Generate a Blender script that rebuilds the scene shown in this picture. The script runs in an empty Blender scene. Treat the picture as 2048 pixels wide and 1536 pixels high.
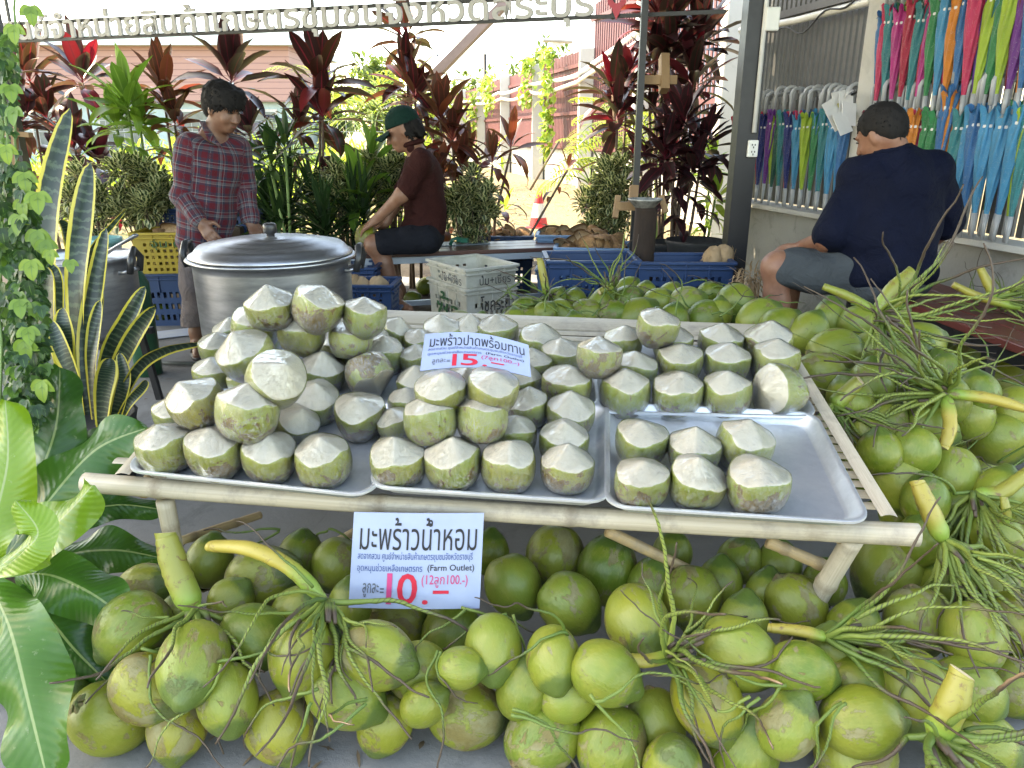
import bpy, math, random
import numpy as np
from mathutils import Vector, Matrix, Quaternion
random.seed(7)
R = math.radians
sc = bpy.context.scene
# ------------------------------------------------------------------ camera
TH = R(18.4); FPX = 1500.0; CAMZ = 1.25
cd = bpy.data.cameras.new('camera'); cam = bpy.data.objects.new('camera', cd)
sc.collection.objects.link(cam); sc.camera = cam
cam.location = (0, 0, CAMZ); cam.rotation_euler = (math.pi/2 - TH, 0, 0)
cd.sensor_width = 36.0; cd.lens = 36.0*FPX/2048.0; cd.clip_start = 0.05; cd.clip_end = 500
# ------------------------------------------------------------------ world, sun, exposure
SUN_EL, SUN_AZ = R(50), R(-75)          # azimuth measured from +y towards +x
w = bpy.data.worlds.new('World'); sc.world = w; w.use_nodes = True
nt = w.node_tree; nt.nodes.clear()
sky = nt.nodes.new('ShaderNodeTexSky'); sky.sky_type = 'NISHITA'; sky.sun_disc = False
sky.sun_elevation = SUN_EL; sky.sun_rotation = SUN_AZ; sky.air_density = 1.0; sky.dust_density = 1.2; sky.ozone_density = 1.0
bg = nt.nodes.new('ShaderNodeBackground'); bg.inputs[1].default_value = 0.15
wo = nt.nodes.new('ShaderNodeOutputWorld')
nt.links.new(sky.outputs[0], bg.inputs[0]); nt.links.new(bg.outputs[0], wo.inputs[0])
sl = bpy.data.lights.new('sun', 'SUN'); sun = bpy.data.objects.new('sun', sl); sc.collection.objects.link(sun)
sl.energy = 2.0; sl.angle = R(0.5); sl.color = (1.0, .95, .86)
sd = Vector((math.sin(SUN_AZ)*math.cos(SUN_EL), math.cos(SUN_AZ)*math.cos(SUN_EL), math.sin(SUN_EL)))
sun.rotation_euler = sd.to_track_quat('Z', 'Y').to_euler(); sun.location = sd*30
vs = sc.view_settings; vs.view_transform = 'Standard'; vs.look = 'None'; vs.exposure = 3.15; vs.gamma = 1.0; vs.use_curve_mapping = False
vs.use_white_balance = True; vs.white_balance_temperature = 9000; vs.white_balance_tint = 8
sc.cycles.max_bounces = 6; sc.cycles.transparent_max_bounces = 12
sc.cycles.diffuse_bounces = 3; sc.cycles.glossy_bounces = 3; sc.cycles.transmission_bounces = 4
sc.cycles.use_denoising = True; sc.cycles.caustics_reflective = False; sc.cycles.caustics_refractive = False
# ------------------------------------------------------------------ where a point of the view lies in the place
CT, ST = math.cos(TH), math.sin(TH)
def W(u, v, t):                       # t: metres along the camera axis
    xc = (u-1024)/FPX; yc = -(v-768)/FPX
    return Vector((xc*t, (CT + yc*ST)*t, CAMZ + (-ST + yc*CT)*t))
def WZ(u, v, z):                      # the point of the view at height z
    yc = -(v-768)/FPX
    return W(u, v, (z-CAMZ)/(-ST + yc*CT))
def TZ(v, z): return (CAMZ-z)*1581.0/(v-270.0)
RIGHT = Vector((1, 0, 0)); FWD = Vector((0, CT, -ST)); UPC = Vector((0, ST, CT))
# ------------------------------------------------------------------ materials
MATS = {}
class NT:
    def __init__(s, name):
        s.m = bpy.data.materials.new(name); s.m.use_nodes = True; s.t = s.m.node_tree; s.t.nodes.clear()
        s.out = s.n('ShaderNodeOutputMaterial')
    def n(s, typ, **kw):
        nd = s.t.nodes.new(typ)
        for k, v in kw.items(): setattr(nd, k, v)
        return nd
    def l(s, a, b): s.t.links.new(a, b)
    def put(s, sock, v):
        if isinstance(v, bpy.types.NodeSocket): s.l(v, sock)
        elif v is not None: sock.default_value = v
    def coord(s, kind='Object', rnd=True, scale=(1, 1, 1)):
        tc = s.n('ShaderNodeTexCoord'); mp = s.n('ShaderNodeMapping')
        s.l(tc.outputs[kind], mp.inputs[0]); mp.inputs['Scale'].default_value = scale
        if rnd:
            oi = s.n('ShaderNodeObjectInfo'); vm = s.n('ShaderNodeVectorMath', operation='SCALE')
            cx = s.n('ShaderNodeCombineXYZ')
            for i in range(3): s.l(oi.outputs['Random'], cx.inputs[i])
            s.l(cx.outputs[0], vm.inputs[0]); vm.inputs['Scale'].default_value = 37.0
            s.l(vm.outputs[0], mp.inputs['Location'])
        return mp.outputs[0]
    def noise(s, vec, scale, detail=4, rough=.55, dist=0, out=0):
        nd = s.n('ShaderNodeTexNoise'); s.l(vec, nd.inputs['Vector'])
        nd.inputs['Scale'].default_value = scale; nd.inputs['Detail'].default_value = detail
        nd.inputs['Roughness'].default_value = rough; nd.inputs['Distortion'].default_value = dist
        return nd.outputs[out]
    def ramp(s, fac, stops, mode='LINEAR'):
        nd = s.n('ShaderNodeValToRGB'); s.put(nd.inputs[0], fac); cr = nd.color_ramp; cr.interpolation = mode
        while len(cr.elements) < len(stops): cr.elements.new(.5)
        for e, (p, c) in zip(cr.elements, stops):
            e.position = p; e.color = (c, c, c, 1) if not hasattr(c, '__len__') else (c[0], c[1], c[2], 1)
        return nd.outputs[0]
    def mix(s, fac, a, b, mode='MIX'):
        nd = s.n('ShaderNodeMix', data_type='RGBA', blend_type=mode)
        s.put(nd.inputs[0], fac)
        for sk, v in ((nd.inputs[6], a), (nd.inputs[7], b)):
            s.put(sk, (v[0], v[1], v[2], 1) if isinstance(v, (tuple, list)) else v)
        return nd.outputs[2]
    def math(s, op, a, b=None, c=None, clamp=False):
        nd = s.n('ShaderNodeMath', operation=op, use_clamp=clamp)
        for i, v in enumerate((a, b, c)): s.put(nd.inputs[i], v)
        return nd.outputs[0]
    def attr(s, name):
        nd = s.n('ShaderNodeAttribute'); nd.attribute_name = name; return nd
    def rand(s): return s.n('ShaderNodeObjectInfo').outputs['Random']
    def bump(s, h, strength=.3, dist=.01):
        nd = s.n('ShaderNodeBump'); s.l(h, nd.inputs['Height']); nd.inputs['Strength'].default_value = strength
        nd.inputs['Distance'].default_value = dist; return nd.outputs[0]
    def bsdf(s, color, rough=.6, metal=0.0, normal=None, coat=0, coatr=.1, spec=.5, sub=None, link=True, sheen=0):
        b = s.n('ShaderNodeBsdfPrincipled')
        s.put(b.inputs['Base Color'], (color[0], color[1], color[2], 1) if isinstance(color, (tuple, list)) else color)
        s.put(b.inputs['Roughness'], rough); s.put(b.inputs['Metallic'], metal)
        s.put(b.inputs['Specular IOR Level'], spec)
        if normal is not None: s.l(normal, b.inputs['Normal'])
        s.put(b.inputs['Coat Weight'], coat); b.inputs['Coat Roughness'].default_value = coatr
        if sheen: b.inputs['Sheen Weight'].default_value = sheen
        if link: s.l(b.outputs[0], s.out.inputs[0])
        return b
def mat(name, c1, c2=None, rough=.6, metal=0.0, nscale=6, bscale=40, bump=.15, stretch=(1, 1, 1), coat=0, spec=.5, bdist=.004, hue=0):
    if name in MATS: return MATS[name]
    s = NT(name); v = s.coord('Object', True, stretch)
    c2 = c2 or tuple(x*.75 for x in c1)
    f = s.ramp(s.noise(v, nscale, 6, .65), [(.35, 0.), (.65, 1.)])
    col = s.mix(f, c1, c2)
    if hue:
        h = s.n('ShaderNodeHueSaturation'); s.l(col, h.inputs['Color'])
        s.put(h.inputs['Value'], s.math('MULTIPLY_ADD', s.rand(), hue, 1-hue/2)); col = h.outputs[0]
    nb = s.noise(v, bscale, 4, .6)
    r = s.math('MULTIPLY_ADD', nb, .18, rough-.09, clamp=True)
    s.bsdf(col, r, metal, s.bump(nb, bump, bdist), coat, spec=spec)
    MATS[name] = s.m; return s.m
# ------------------------------------------------------------------ mesh building
def vec(p): return Vector(p)
def frame_from(d, up=(0, 0, 1)):
    d = Vector(d).normalized(); up = Vector(up)
    if abs(d.dot(up)) > .98: up = Vector((0, 1, 0)) if abs(d.y) < .9 else Vector((1, 0, 0))
    x = up.cross(d).normalized(); return x, d.cross(x), d
ORG = {}
class MB:
    def __init__(s): s.v = []; s.f = []; s.mi = []; s.a = []; s.cur = 0
    def add(s, vs, fs, at=None):
        o = len(s.v); s.v.extend([tuple(p) for p in vs]); s.f.extend([tuple(i+o for i in f) for f in fs])
        s.mi.extend([s.cur]*len(fs)); s.a.extend(at if at else [(0, 0, 0)]*len(vs)); return s
    def box(s, c, size, rot=None, taper=1.0):
        c = Vector(c); hx, hy, hz = [q/2 for q in size]; vs = []
        for z in (-1, 1):
            k = taper if z < 0 else 1.0
            for x, y in ((-1, -1), (1, -1), (1, 1), (-1, 1)):
                p = Vector((x*hx*k, y*hy*k, z*hz))
                vs.append(c + (rot @ p if rot else p))
        return s.add(vs, [(3, 2, 1, 0), (4, 5, 6, 7), (0, 1, 5, 4), (1, 2, 6, 5), (2, 3, 7, 6), (3, 0, 4, 7)])
    def beam(s, a, b, wd, ht, up=(0, 0, 1)):
        a, b = Vector(a), Vector(b); x, y, d = frame_from(b-a, up); vs = []
        for p in (a, b):
            for i, j in ((-1, -1), (1, -1), (1, 1), (-1, 1)): vs.append(p + x*i*wd/2 + y*j*ht/2)
        return s.add(vs, [(3, 2, 1, 0), (4, 5, 6, 7), (0, 1, 5, 4), (1, 2, 6, 5), (2, 3, 7, 6), (3, 0, 4, 7)])
    def tube(s, pts, rad, n=8, caps=True, at=None, flat=1.0):
        pts = [Vector(p) for p in pts]; m = len(pts)
        if not hasattr(rad, '__len__'): rad = [rad]*m
        vs = []; fs = []; ats = []; x = None
        for i, p in enumerate(pts):
            d = (pts[min(i+1, m-1)] - pts[max(i-1, 0)])
            if d.length < 1e-9: d = Vector((0, 0, 1))
            d.normalize()
            if x is None: x = frame_from(d)[0]
            else:
                x = x - d*x.dot(d)
                if x.length < 1e-6: x = frame_from(d)[0]
                x.normalize()
            y = d.cross(x)
            for k in range(n):
                a = 2*math.pi*k/n; vs.append(p + (x*math.cos(a) + y*math.sin(a)*flat)*rad[i]); ats.append((k/n, i/(m-1) if m > 1 else 0, at or 0))
        for i in range(m-1):
            for k in range(n):
                k2 = (k+1) % n; fs.append((i*n+k, i*n+k2, (i+1)*n+k2, (i+1)*n+k))
        if caps: fs.append(tuple(reversed(range(n)))); fs.append(tuple((m-1)*n+k for k in range(n)))
        return s.add(vs, fs, ats)
    def lathe(s, prof, n=32, c=(0, 0, 0), rot=None, close=False, sq=1.0):
        c = Vector(c); vs = []; fs = []
        for r, z in prof:
            for k in range(n):
                a = 2*math.pi*k/n; p = Vector((r*math.cos(a), r*math.sin(a)*sq, z)); vs.append(c + (rot @ p if rot else p))
        m = len(prof)
        for i in range(m-1):
            for k in range(n):
                k2 = (k+1) % n; fs.append((i*n+k, i*n+k2, (i+1)*n+k2, (i+1)*n+k))
        if close: fs.append(tuple(reversed(range(n)))); fs.append(tuple((m-1)*n+k for k in range(n)))
        return s.add(vs, fs)
    def grid(s, fn, nu, nv, at=None):
        vs = []; fs = []; ats = []
        for j in range(nv+1):
            for i in range(nu+1):
                vs.append(fn(i/nu, j/nv)); ats.append(at(i/nu, j/nv) if at else (i/nu, j/nv, 0))
        for j in range(nv):
            for i in range(nu):
                q = j*(nu+1)+i; fs.append((q, q+1, q+nu+2, q+nu+1))
        return s.add(vs, fs, ats)
    def blade(s, base, d, length, width, bend=.5, fold=.15, n=7, rnd=None, up=(0, 0, 1), p=(.35, 1.0), stalk=0.0, twist=0.0, wave=0.0, m=2, side=0.0):
        """a leaf: starts at base along d, bends down by 'bend' radians over its length"""
        base = Vector(base); d = Vector(d).normalized(); rnd = random.random() if rnd is None else rnd
        x, y, _ = frame_from(d, up)
        if twist:
            q = Quaternion(d, twist); x = q @ x; y = q @ y
        pos = base.copy(); vs = []; ats = []; st = length/n; ph = rnd*6.3
        for i in range(n+1):
            tt = i/n
            if tt < stalk: wdt = width*.06
            else:
                q = (tt-stalk)/(1-stalk); a, b = p
                wdt = width*max(.02, (q**a)*((1-q)**b)*((a+b)**(a+b)/(a**a*b**b)) if 0 < q < 1 else .03)
            for j in range(m+1):
                k = j/m*2-1
                off = y*(abs(k)*wdt*fold) + y*(wave*width*math.sin(tt*17+ph+k*1.3)*abs(k))
                vs.append(pos + x*k*wdt/2 + off); ats.append((k, tt, rnd))
            rot = Quaternion(x, bend/n*(0.5+tt)) ; d = rot @ d; y = rot @ y
            if side:
                r2 = Quaternion(y, side/n); d = r2 @ d; x = r2 @ x
            pos = pos + d*st
        fs = []
        for i in range(n):
            for j in range(m):
                q = i*(m+1)+j; fs.append((q, q+1, q+m+2, q+m+1))
        s.add(vs, fs, ats); return pos
    def build(s, name, mats, parent=None, smooth=True, loc=None, local=False):
        """links the mesh as ONE object; vertices are in world space unless local"""
        me = bpy.data.meshes.new(name); o = bpy.data.objects.new(name, me)
        if not isinstance(mats, (list, tuple)): mats = [mats]
        base = Vector((0, 0, 0))
        if parent is not None: base = ORG.get(parent.name, Vector((0, 0, 0)))
        if loc is not None: base = Vector(loc)
        if not local and base.length: V = (np.array(s.v, dtype=np.float64) - np.array(base)).tolist()
        else: V = s.v
        me.from_pydata(V, [], s.f)
        for m in mats: me.materials.append(m)
        me.polygons.foreach_set('material_index', s.mi)
        if smooth: me.polygons.foreach_set('use_smooth', [True]*len(s.f))
        if any(a != (0, 0, 0) for a in s.a):
            at = me.attributes.new('lf', 'FLOAT_VECTOR', 'POINT'); at.data.foreach_set('vector', [c for a in s.a for c in a])
        me.validate(); me.update()
        sc.collection.objects.link(o)
        if parent is not None:
            o.parent = parent; ORG[o.name] = base
            if loc is not None: o.location = Vector(loc) - ORG.get(parent.name, Vector((0, 0, 0)))
        else:
            o.location = base; ORG[o.name] = base
        return o
def tag(o, label=None, cat=None, group=None, kind=None):
    if label: o['label'] = label
    if cat: o['category'] = cat
    if group: o['group'] = group
    if kind: o['kind'] = kind
    return o
def thing(name, loc, label, cat, group=None):
    o = bpy.data.objects.new(name, None); sc.collection.objects.link(o); o.location = loc; o.empty_display_size = .1
    ORG[o.name] = Vector(loc); return tag(o, label, cat, group)
def auto_smooth(o, ang=40):
    me = o.data
    try: me.set_sharp_from_angle(angle=R(ang))
    except Exception: pass
    return o
def bevel(o, w=.004, seg=2):
    b = o.modifiers.new('bevel', 'BEVEL'); b.width = w; b.segments = seg; b.limit_method = 'ANGLE'; b.angle_limit = R(40); return o
def rotmat(rx=0, ry=0, rz=0):
    return Matrix.Rotation(rz, 3, 'Z') @ Matrix.Rotation(ry, 3, 'Y') @ Matrix.Rotation(rx, 3, 'X')
ORD = ['first', 'second', 'third', 'fourth', 'fifth', 'sixth', 'seventh', 'eighth', 'ninth', 'tenth', 'eleventh', 'twelfth', 'thirteenth',
       'fourteenth', 'fifteenth', 'sixteenth', 'seventeenth', 'eighteenth', 'nineteenth', 'twentieth', 'twenty-first', 'twenty-second',
       'twenty-third', 'twenty-fourth', 'twenty-fifth', 'twenty-sixth', 'twenty-seventh', 'twenty-eighth', 'twenty-ninth', 'thirtieth']
# ================================================================== the setting
def concrete(name, c1, c2, spots=.5):
    s = NT(name); v = s.coord('Object', False)
    f = s.ramp(s.noise(v, 1.3, 8, .65), [(.3, 0.), (.7, 1.)])
    col = s.mix(f, c1, c2)
    st = s.ramp(s.noise(v, 5.5, 5, .7, 1.2), [(.52, 0.), (.7, 1.)])
    col = s.mix(s.math('MULTIPLY', st, spots), col, tuple(x*.5 for x in c1))
    fine = s.noise(v, 130, 3, .6)
    col = s.mix(s.math('MULTIPLY', fine, .35), col, tuple(min(1, x*1.5) for x in c1), 'MIX')
    vo = s.n('ShaderNodeTexVoronoi'); s.l(v, vo.inputs['Vector']); vo.inputs['Scale'].default_value = 22
    sp = s.ramp(vo.outputs[0], [(.03, 1.), (.07, 0.)])
    sp2 = s.math('MULTIPLY', sp, s.ramp(s.noise(v, 3, 2), [(.5, 0.), (.6, 1.)]))
    col = s.mix(s.math('MULTIPLY', sp2, spots), col, tuple(x*.3 for x in c1))
    h = s.math('ADD', s.noise(v, 60, 6, .7), s.math('MULTIPLY', s.noise(v, 6, 4), 1.5))
    s.bsdf(col, .85, 0, s.bump(h, .35, .006)); MATS[name] = s.m; return s.m
concrete('floor_concrete', (.15, .147, .144), (.235, .23, .225))
concrete('wall_concrete', (.235, .228, .212), (.33, .322, .30), .8)
concrete('post_concrete', (.40, .385, .35), (.50, .485, .45), .3)
# straw covered ground beyond the roof
s = NT('straw'); v = s.coord('Object', False)
a = s.noise(v, 2.2, 8, .7, .6); b = s.noise(s.coord('Object', False, (1, 3, 1)), 22, 6, .75, 1.5)
col = s.mix(s.ramp(b, [(.35, 0.), (.65, 1.)]), (.11, .08, .038), (.33, .27, .16))
col = s.mix(s.ramp(a, [(.55, 0.), (.68, 1.)]), col, (.16, .20, .06))
s.bsdf(col, .9, 0, s.bump(b, .6, .03)); MATS['straw'] = s.m
g = MB(); g.grid(lambda i, j: Vector((-60+120*i, -20+27.6*j, 0)), 4, 4); tag(g.build('concrete_ground', MATS['floor_concrete']), kind='structure')
concrete('low_bounce_ground', (.045, .045, .047), (.06, .06, .062), .2)
g = MB(); g.grid(lambda i, j: Vector((-60+120*i, -20+20.85*j, .006)), 4, 4); tag(g.build('added_dark_ground', MATS['low_bounce_ground']), kind='structure')  # unseen dark ground added before the stall to cut sunlit bounce
def straw_pt(i, j):
    x = -90+180*i; y = 7.6 + 130*j**2.2
    z = .004 + .33*max(0, min(1, (y-8.4)/3.5))
    return Vector((x, y, z + .05*math.sin(x*1.7)*math.sin(y*1.1)*min(1, max(0, (y-8.6)/2))))
g = MB(); g.grid(straw_pt, 90, 60); tag(g.build('straw_ground', MATS['straw']), kind='structure')
soil = mat('shade_dark_soil', (.035, .026, .018), (.018, .013, .010), rough=.95, nscale=6, bump=.6, bscale=30, bdist=.02)
g = MB(); g.grid(lambda i, j: Vector((-7+10.2*i-(1.2*j), 5.75+1.95*j, .010+.03*math.sin(i*31)*math.sin(j*9+i*20))), 60, 12); tag(g.build('shade_soil_bed', soil), kind='structure')  # planting soil, added near black to stand in for shade behind the bench
# unseen roof added out of frame, sized and darkened to shade the stall
rm = mat('shade_roof_sheet', (.13, .13, .135), rough=.5, metal=.3)
rf = MB()
rf.grid(lambda i, j: Vector((-6.8+12.8*i, 1.58+4.97*j, 3.02+.10*j + .012*math.sin(i*10.6*40))), 260, 2)
rf.grid(lambda i, j: Vector((-6.8+12.8*i, 1.58+4.97*j, 3.04+.10*j + .012*math.sin(i*10.6*40))), 260, 2)
tag(rf.build('unseen_shade_roof', rm), kind='structure')
# ------------------------------------------------------------------ dark steel posts and the sign frame
steel = mat('black_steel', (.009, .0095, .012), (.014, .014, .017), rough=.45, bump=.05)
pvc = mat('white_pvc', (.72, .71, .68), (.62, .61, .57), rough=.4, bump=.03)
plas_w = mat('white_plastic', (.78, .77, .72), (.66, .65, .6), rough=.4, bump=.03)
wood = mat('raw_wood', (.36, .22, .11), (.24, .14, .07), rough=.7, nscale=9, stretch=(1, 1, .15), bscale=60)
# thick post on the right
T_P = 4.4
pb = W(1452, 560, T_P); pz0 = Vector((pb.x+.03, pb.y, 0))
post = thing('steel_post', pz0, 'thick black steel post with white conduit and socket between plants and umbrellas', 'post')
MB().beam(pz0, pz0+Vector((0, 0, 3.02)), .115, .115, (0, 1, 0)).build('post_body', steel, post, False)
fr = pz0 + Vector((.03, -.069, 0))
MB().tube([fr+Vector((0, 0, 1.26)), fr+Vector((0, 0, 3.0))], .013, 8).build('conduit', pvc, post)
z1 = W(1462, 60, T_P-.1).z
bevel(MB().box(fr+Vector((.035, .0, z1)), (.075, .04, .115)).build('junction_box', plas_w, post, False), .008)
z2 = W(1462, 296, T_P-.1).z
so = bevel(MB().box(fr+Vector((.0, .0, z2)), (.055, .03, .09)).build('socket', plas_w, post, False), .006)
slot = MB()
for dx, dz in ((-.008, .02), (.008, .02), (-.008, -.016), (.008, -.016), (0, .007), (0, -.03)):
    slot.box(fr+Vector((dx, -.0165, z2+dz)), (.004, .004, .010))
slot.build('socket_slot', mat('dark_slot', (.02, .02, .02)), so, False)
# slim post with plant holders
T_S = 4.6
q = W(1275, 300, T_S); q0 = Vector((q.x, q.y, 0))
sp = thing('plant_rack_post', q0, 'slim black steel post carrying wooden arms and a small basin', 'post')
MB().beam(q0, q0+Vector((0, 0, 3.02)), .038, .038, (0, 1, 0)).build('post_body', steel, sp, False)
for nm, pts in (('wooden_arm', [((1283, 160), (1352, 160), .05, .07)]), ('wooden_block', [((1328, 112), (1328, 182), .05, .09)]), ('wooden_block', [((1268, 372), (1266, 402), .05, .05)]), ('wooden_arm', [((1232, 412), (1282, 412), .05, .05)]),
                ('wooden_cleat', [((1236, 392), (1230, 436), .03, .04)]), ('wooden_cleat', [((1322, 392), (1332, 425), .03, .04)])):
    mb = MB()
    for (a, b, wd, ht) in pts: mb.beam(W(*a, T_S-.06-.004*len(mb.f)/6), W(*b, T_S-.06-.004*len(mb.f)/6), wd, ht, (0, 1, 0))
    mb.build(nm, wood, sp, False)
bc = W(1290, 406, T_S-.2)
bas = MB(); bas.lathe([(.0, -.025), (.06, -.025), (.094, .016), (.101, .018), (.100, .026), (.090, .026), (.06, -.015), (0, -.015)], 28, bc)
tag(bas.build('grey_basin', mat('grey_enamel', (.42, .42, .40), (.12, .12, .11), rough=.6, nscale=22)), 'round grey basin stained dark, set on a sawn trunk by the slim post', 'basin')
tr = MB(); tb = Vector((bc.x, bc.y, 0))
tr.tube([tb, tb+Vector((0, 0, .3)), tb+Vector((.01, 0, bc.z-.027))], [.085, .072, .066], 14)
tag(tr.build('sawn_trunk', mat('trunk_bark', (.04, .022, .013), (.018, .011, .008), rough=.9, stretch=(1, 1, .2), nscale=14, bump=.6)), 'dark brown sawn trunk standing under the grey basin', 'trunk')
# ------------------------------------------------------------------ right wall: low concrete wall, slats, pillar
CW = 5050.0
UV0 = 665.0
def wallp(u, z):                       # a point of the wall plane at column u and height z
    t = CW/(u-UV0); p = W(u, 270, t); return Vector((p.x, p.y, z))
A = wallp(1462, 0); B = wallp(2900, 0); wd_ = (B-A).normalized(); wn = Vector((-wd_.y, wd_.x, 0))   # A far end, B near end
if wn.x > 0: wn = -wn                  # the face normal looks at the stall
LW = (B-A).length
wall = MB()
lz = .70
wall.beam(A - wn*.07 + Vector((0, 0, lz/2)), B - wn*.07 + Vector((0, 0, lz/2)), .14, lz)
tag(bevel(wall.build('low_wall', MATS['wall_concrete'], None, False), .006), 'low stained concrete wall under the hanging umbrellas', 'wall')
ld = MB(); ld.beam(A + wn*.012 + Vector((0, 0, lz+.022)), B + wn*.012 + Vector((0, 0, lz+.022)), .20, .035)
tag(bevel(ld.build('wall_ledge', MATS['post_concrete'], None, False), .004), 'pale concrete ledge along the top of the low wall', 'ledge')
# steel slat screen above the wall
slatm = mat('grey_slat', (.085, .082, .082), (.055, .053, .053), rough=.5, metal=.2, nscale=3)
scr = thing('slat_screen', A, 'tall grey steel slat screen with gaps standing on the low wall', 'screen')
sl_ = MB(); n = int(LW/.062)
for i in range(n):
    p = A + wd_*(.06+i*.062) - wn*.09
    sl_.box(p+Vector((0, 0, 1.95)), (.036, .02, 2.4), rotmat(rz=math.atan2(wd_.y, wd_.x)))
sl_.build('slat', slatm, scr, False)
for z in (1.28, 2.1):
    MB().beam(A - wn*.065+Vector((0, 0, z)), B - wn*.065+Vector((0, 0, z)), .03, .05).build('rail', slatm, scr, False)
# concrete pillar in the screen
pu = 1745
pc = wallp(pu, 0)
MBp = MB(); MBp.beam(pc + wn*.0 + Vector((0, 0, lz+.0405)), pc + wn*.0 + Vector((0, 0, 3.0)), .185, .17, wd_)
tag(bevel(MBp.build('concrete_pillar', MATS['post_concrete'], None, False), .01), 'square pale concrete pillar rising between the two umbrella racks', 'pillar')
# conduit pipe sloping with the wall
pp = MB(); c0 = wallp(1470, 2.04) + wn*.03; c1_ = wallp(1712, 2.02) + wn*.03
pp.tube([c0, c0.lerp(c1_, .5)+Vector((0, 0, -.015)), c1_, c1_+Vector((0, 0, .04))+wd_*.06, c1_+Vector((0, 0, .6))+wd_*.09], .024, 10)
tag(pp.build('conduit_pipe', pvc), 'pale plastic conduit pipe running along the slat screen', 'pipe')
cb = MB(); pts = []
for i in range(25):
    k = i/24; pts.append(c0.lerp(c1_, .1+.85*k)+wn*.03+Vector((0, 0, .03-.12*math.sin(k*math.pi)**2+.03*math.sin(k*19))))
cb.tube(pts, .006, 6); tag(cb.build('black_cable', mat('black_rubber', (.02, .02, .02), rough=.5)), 'thin black cable drooping from the pale conduit pipe', 'cable')
cb = MB(); a = wallp(1768, 1.62)+wn*.05; b = wallp(1706, 1.47)+wn*.10; pts = [a.lerp(b, k/10)+Vector((0, 0, -.02*math.sin(k/10*math.pi))) for k in range(11)]
cb.tube(pts, .008, 6); tag(cb.build('power_cable', MATS['black_rubber']), 'short black cord slanting across the concrete pillar above the paper tags', 'cord')
# bamboo pole leaning by the post
bamboo_m = None
# ================================================================== bamboo table (its top leans a little towards the front)
def bamboo(name, c1, c2):
    s = NT(name); v = s.coord('Object', False)
    at = s.attr('lf'); sx = s.n('ShaderNodeSeparateXYZ'); s.l(at.outputs['Vector'], sx.inputs[0])
    cx = s.n('ShaderNodeCombineXYZ')
    s.l(s.math('MULTIPLY', sx.outputs[0], 9.0), cx.inputs[0]); s.l(s.math('MULTIPLY', sx.outputs[1], 1.4), cx.inputs[1]); s.l(sx.outputs[2], cx.inputs[2])
    st = s.noise(cx.outputs[0], 3.0, 6, .7)
    col = s.mix(s.ramp(st, [(.35, 0.), (.68, 1.)]), c1, c2)
    col = s.mix(s.ramp(s.noise(v, 7, 6, .7), [(.54, 0.), (.7, .75)]), col, (.20, .17, .14))
    col = s.mix(s.math('MULTIPLY', sx.outputs[2], .65, clamp=True), col, (.16, .115, .07))
    col = s.mix(s.ramp(s.noise(v, 2.2, 7, .75, .5), [(.55, 0.), (.72, .6)]), col, (.17, .15, .13))
    s.bsdf(col, .5, 0, s.bump(s.noise(v, 90, 3), .12, .003)); MATS[name] = s.m; return s.m
bam_pale = bamboo('bamboo_pale', (.50, .43, .325), (.36, .30, .215))
bam_yel = bamboo('bamboo_yellow', (.48, .34, .17), (.36, .24, .12))
TP0 = W(170, 965, 1.74); TP1 = W(1835, 1070, 1.57)
TX = (TP1-TP0).normalized()
ty = W(1575, 655, 2.565) - W(1800, 1040, 1.615)
TN = TX.cross(ty).normalized(); TY = TN.cross(TX).normalized()
TOP0 = TP0 + TN*.040                                   # a point of the upper face of the slats
def onplane(u, v, h=0.0):                              # where the view meets the table top raised by h
    d = W(u, v, 1) - Vector((0, 0, CAMZ)); o = Vector((0, 0, CAMZ))
    k = (TOP0 + TN*h - o).dot(TN)/d.dot(TN); return o + d*k
def bamboo_tube(mb, a, b, r, nodes, seed=0, bendz=0.0, bow=None):
    a, b = Vector(a), Vector(b); rr = random.Random(seed); L = (b-a).length; m = max(24, int(L/.02)); pts = []; rad = []
    ks = [(i+.5+rr.uniform(-.2, .2))/nodes for i in range(nodes)]
    for i in range(m+1):
        k = i/m; p = a.lerp(b, k) + (bow or Vector((0, 0, 1)))*bendz*math.sin(k*math.pi)
        x = min(abs(k-q) for q in ks)*L; bump_ = 1 + .12*math.exp(-(x/.007)**2) - .05*math.exp(-((x-.014)/.006)**2)
        pts.append(p); rad.append(r*bump_*(1.0+.05*math.sin(k*5+seed)))
    i0 = len(mb.v); mb.tube(pts, rad, 14)
    for q in range(m+1):
        x = min(abs(q/m-z)*L for z in ks); e = math.exp(-((x-.004)/.006)**2)
        for w_ in range(14): a = mb.a[i0+q*14+w_]; mb.a[i0+q*14+w_] = (a[0], a[1]*L*.45, e)
tl = (TP1-TP0).length; TD = 1.06
table = thing('bamboo_table', ((TP0+TP1)/2 + TY*TD/2) * 1, 'low weathered bamboo table carrying six metal trays of wrapped coconuts', 'table')
table.location.z = 0; ORG[table.name] = Vector(table.location)
mb = MB(); bamboo_tube(mb, TP0, TP1, .0235, 4, 3, -.008); mb.build('front_rail', bam_pale, table)
mb = MB(); bamboo_tube(mb, TP0+TX*.18+TY*(TD-.04), TP1+TY*(TD-.04)-TX*.12, .024, 5, 5); mb.build('back_rail', bam_yel, table)
for k, s_ in ((.12, 6), (tl-.14, 8)):
    mb = MB(); bamboo_tube(mb, TP0+TX*k+TY*.02-TN*.030, TP0+TX*k+TY*(TD-.02)-TN*.030, .021, 3, s_); mb.build('side_rail', bam_yel, table)
qa, qb = onplane(1783, 1036, .012)-TP0, onplane(1590, 716, .012)-TP0
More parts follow.
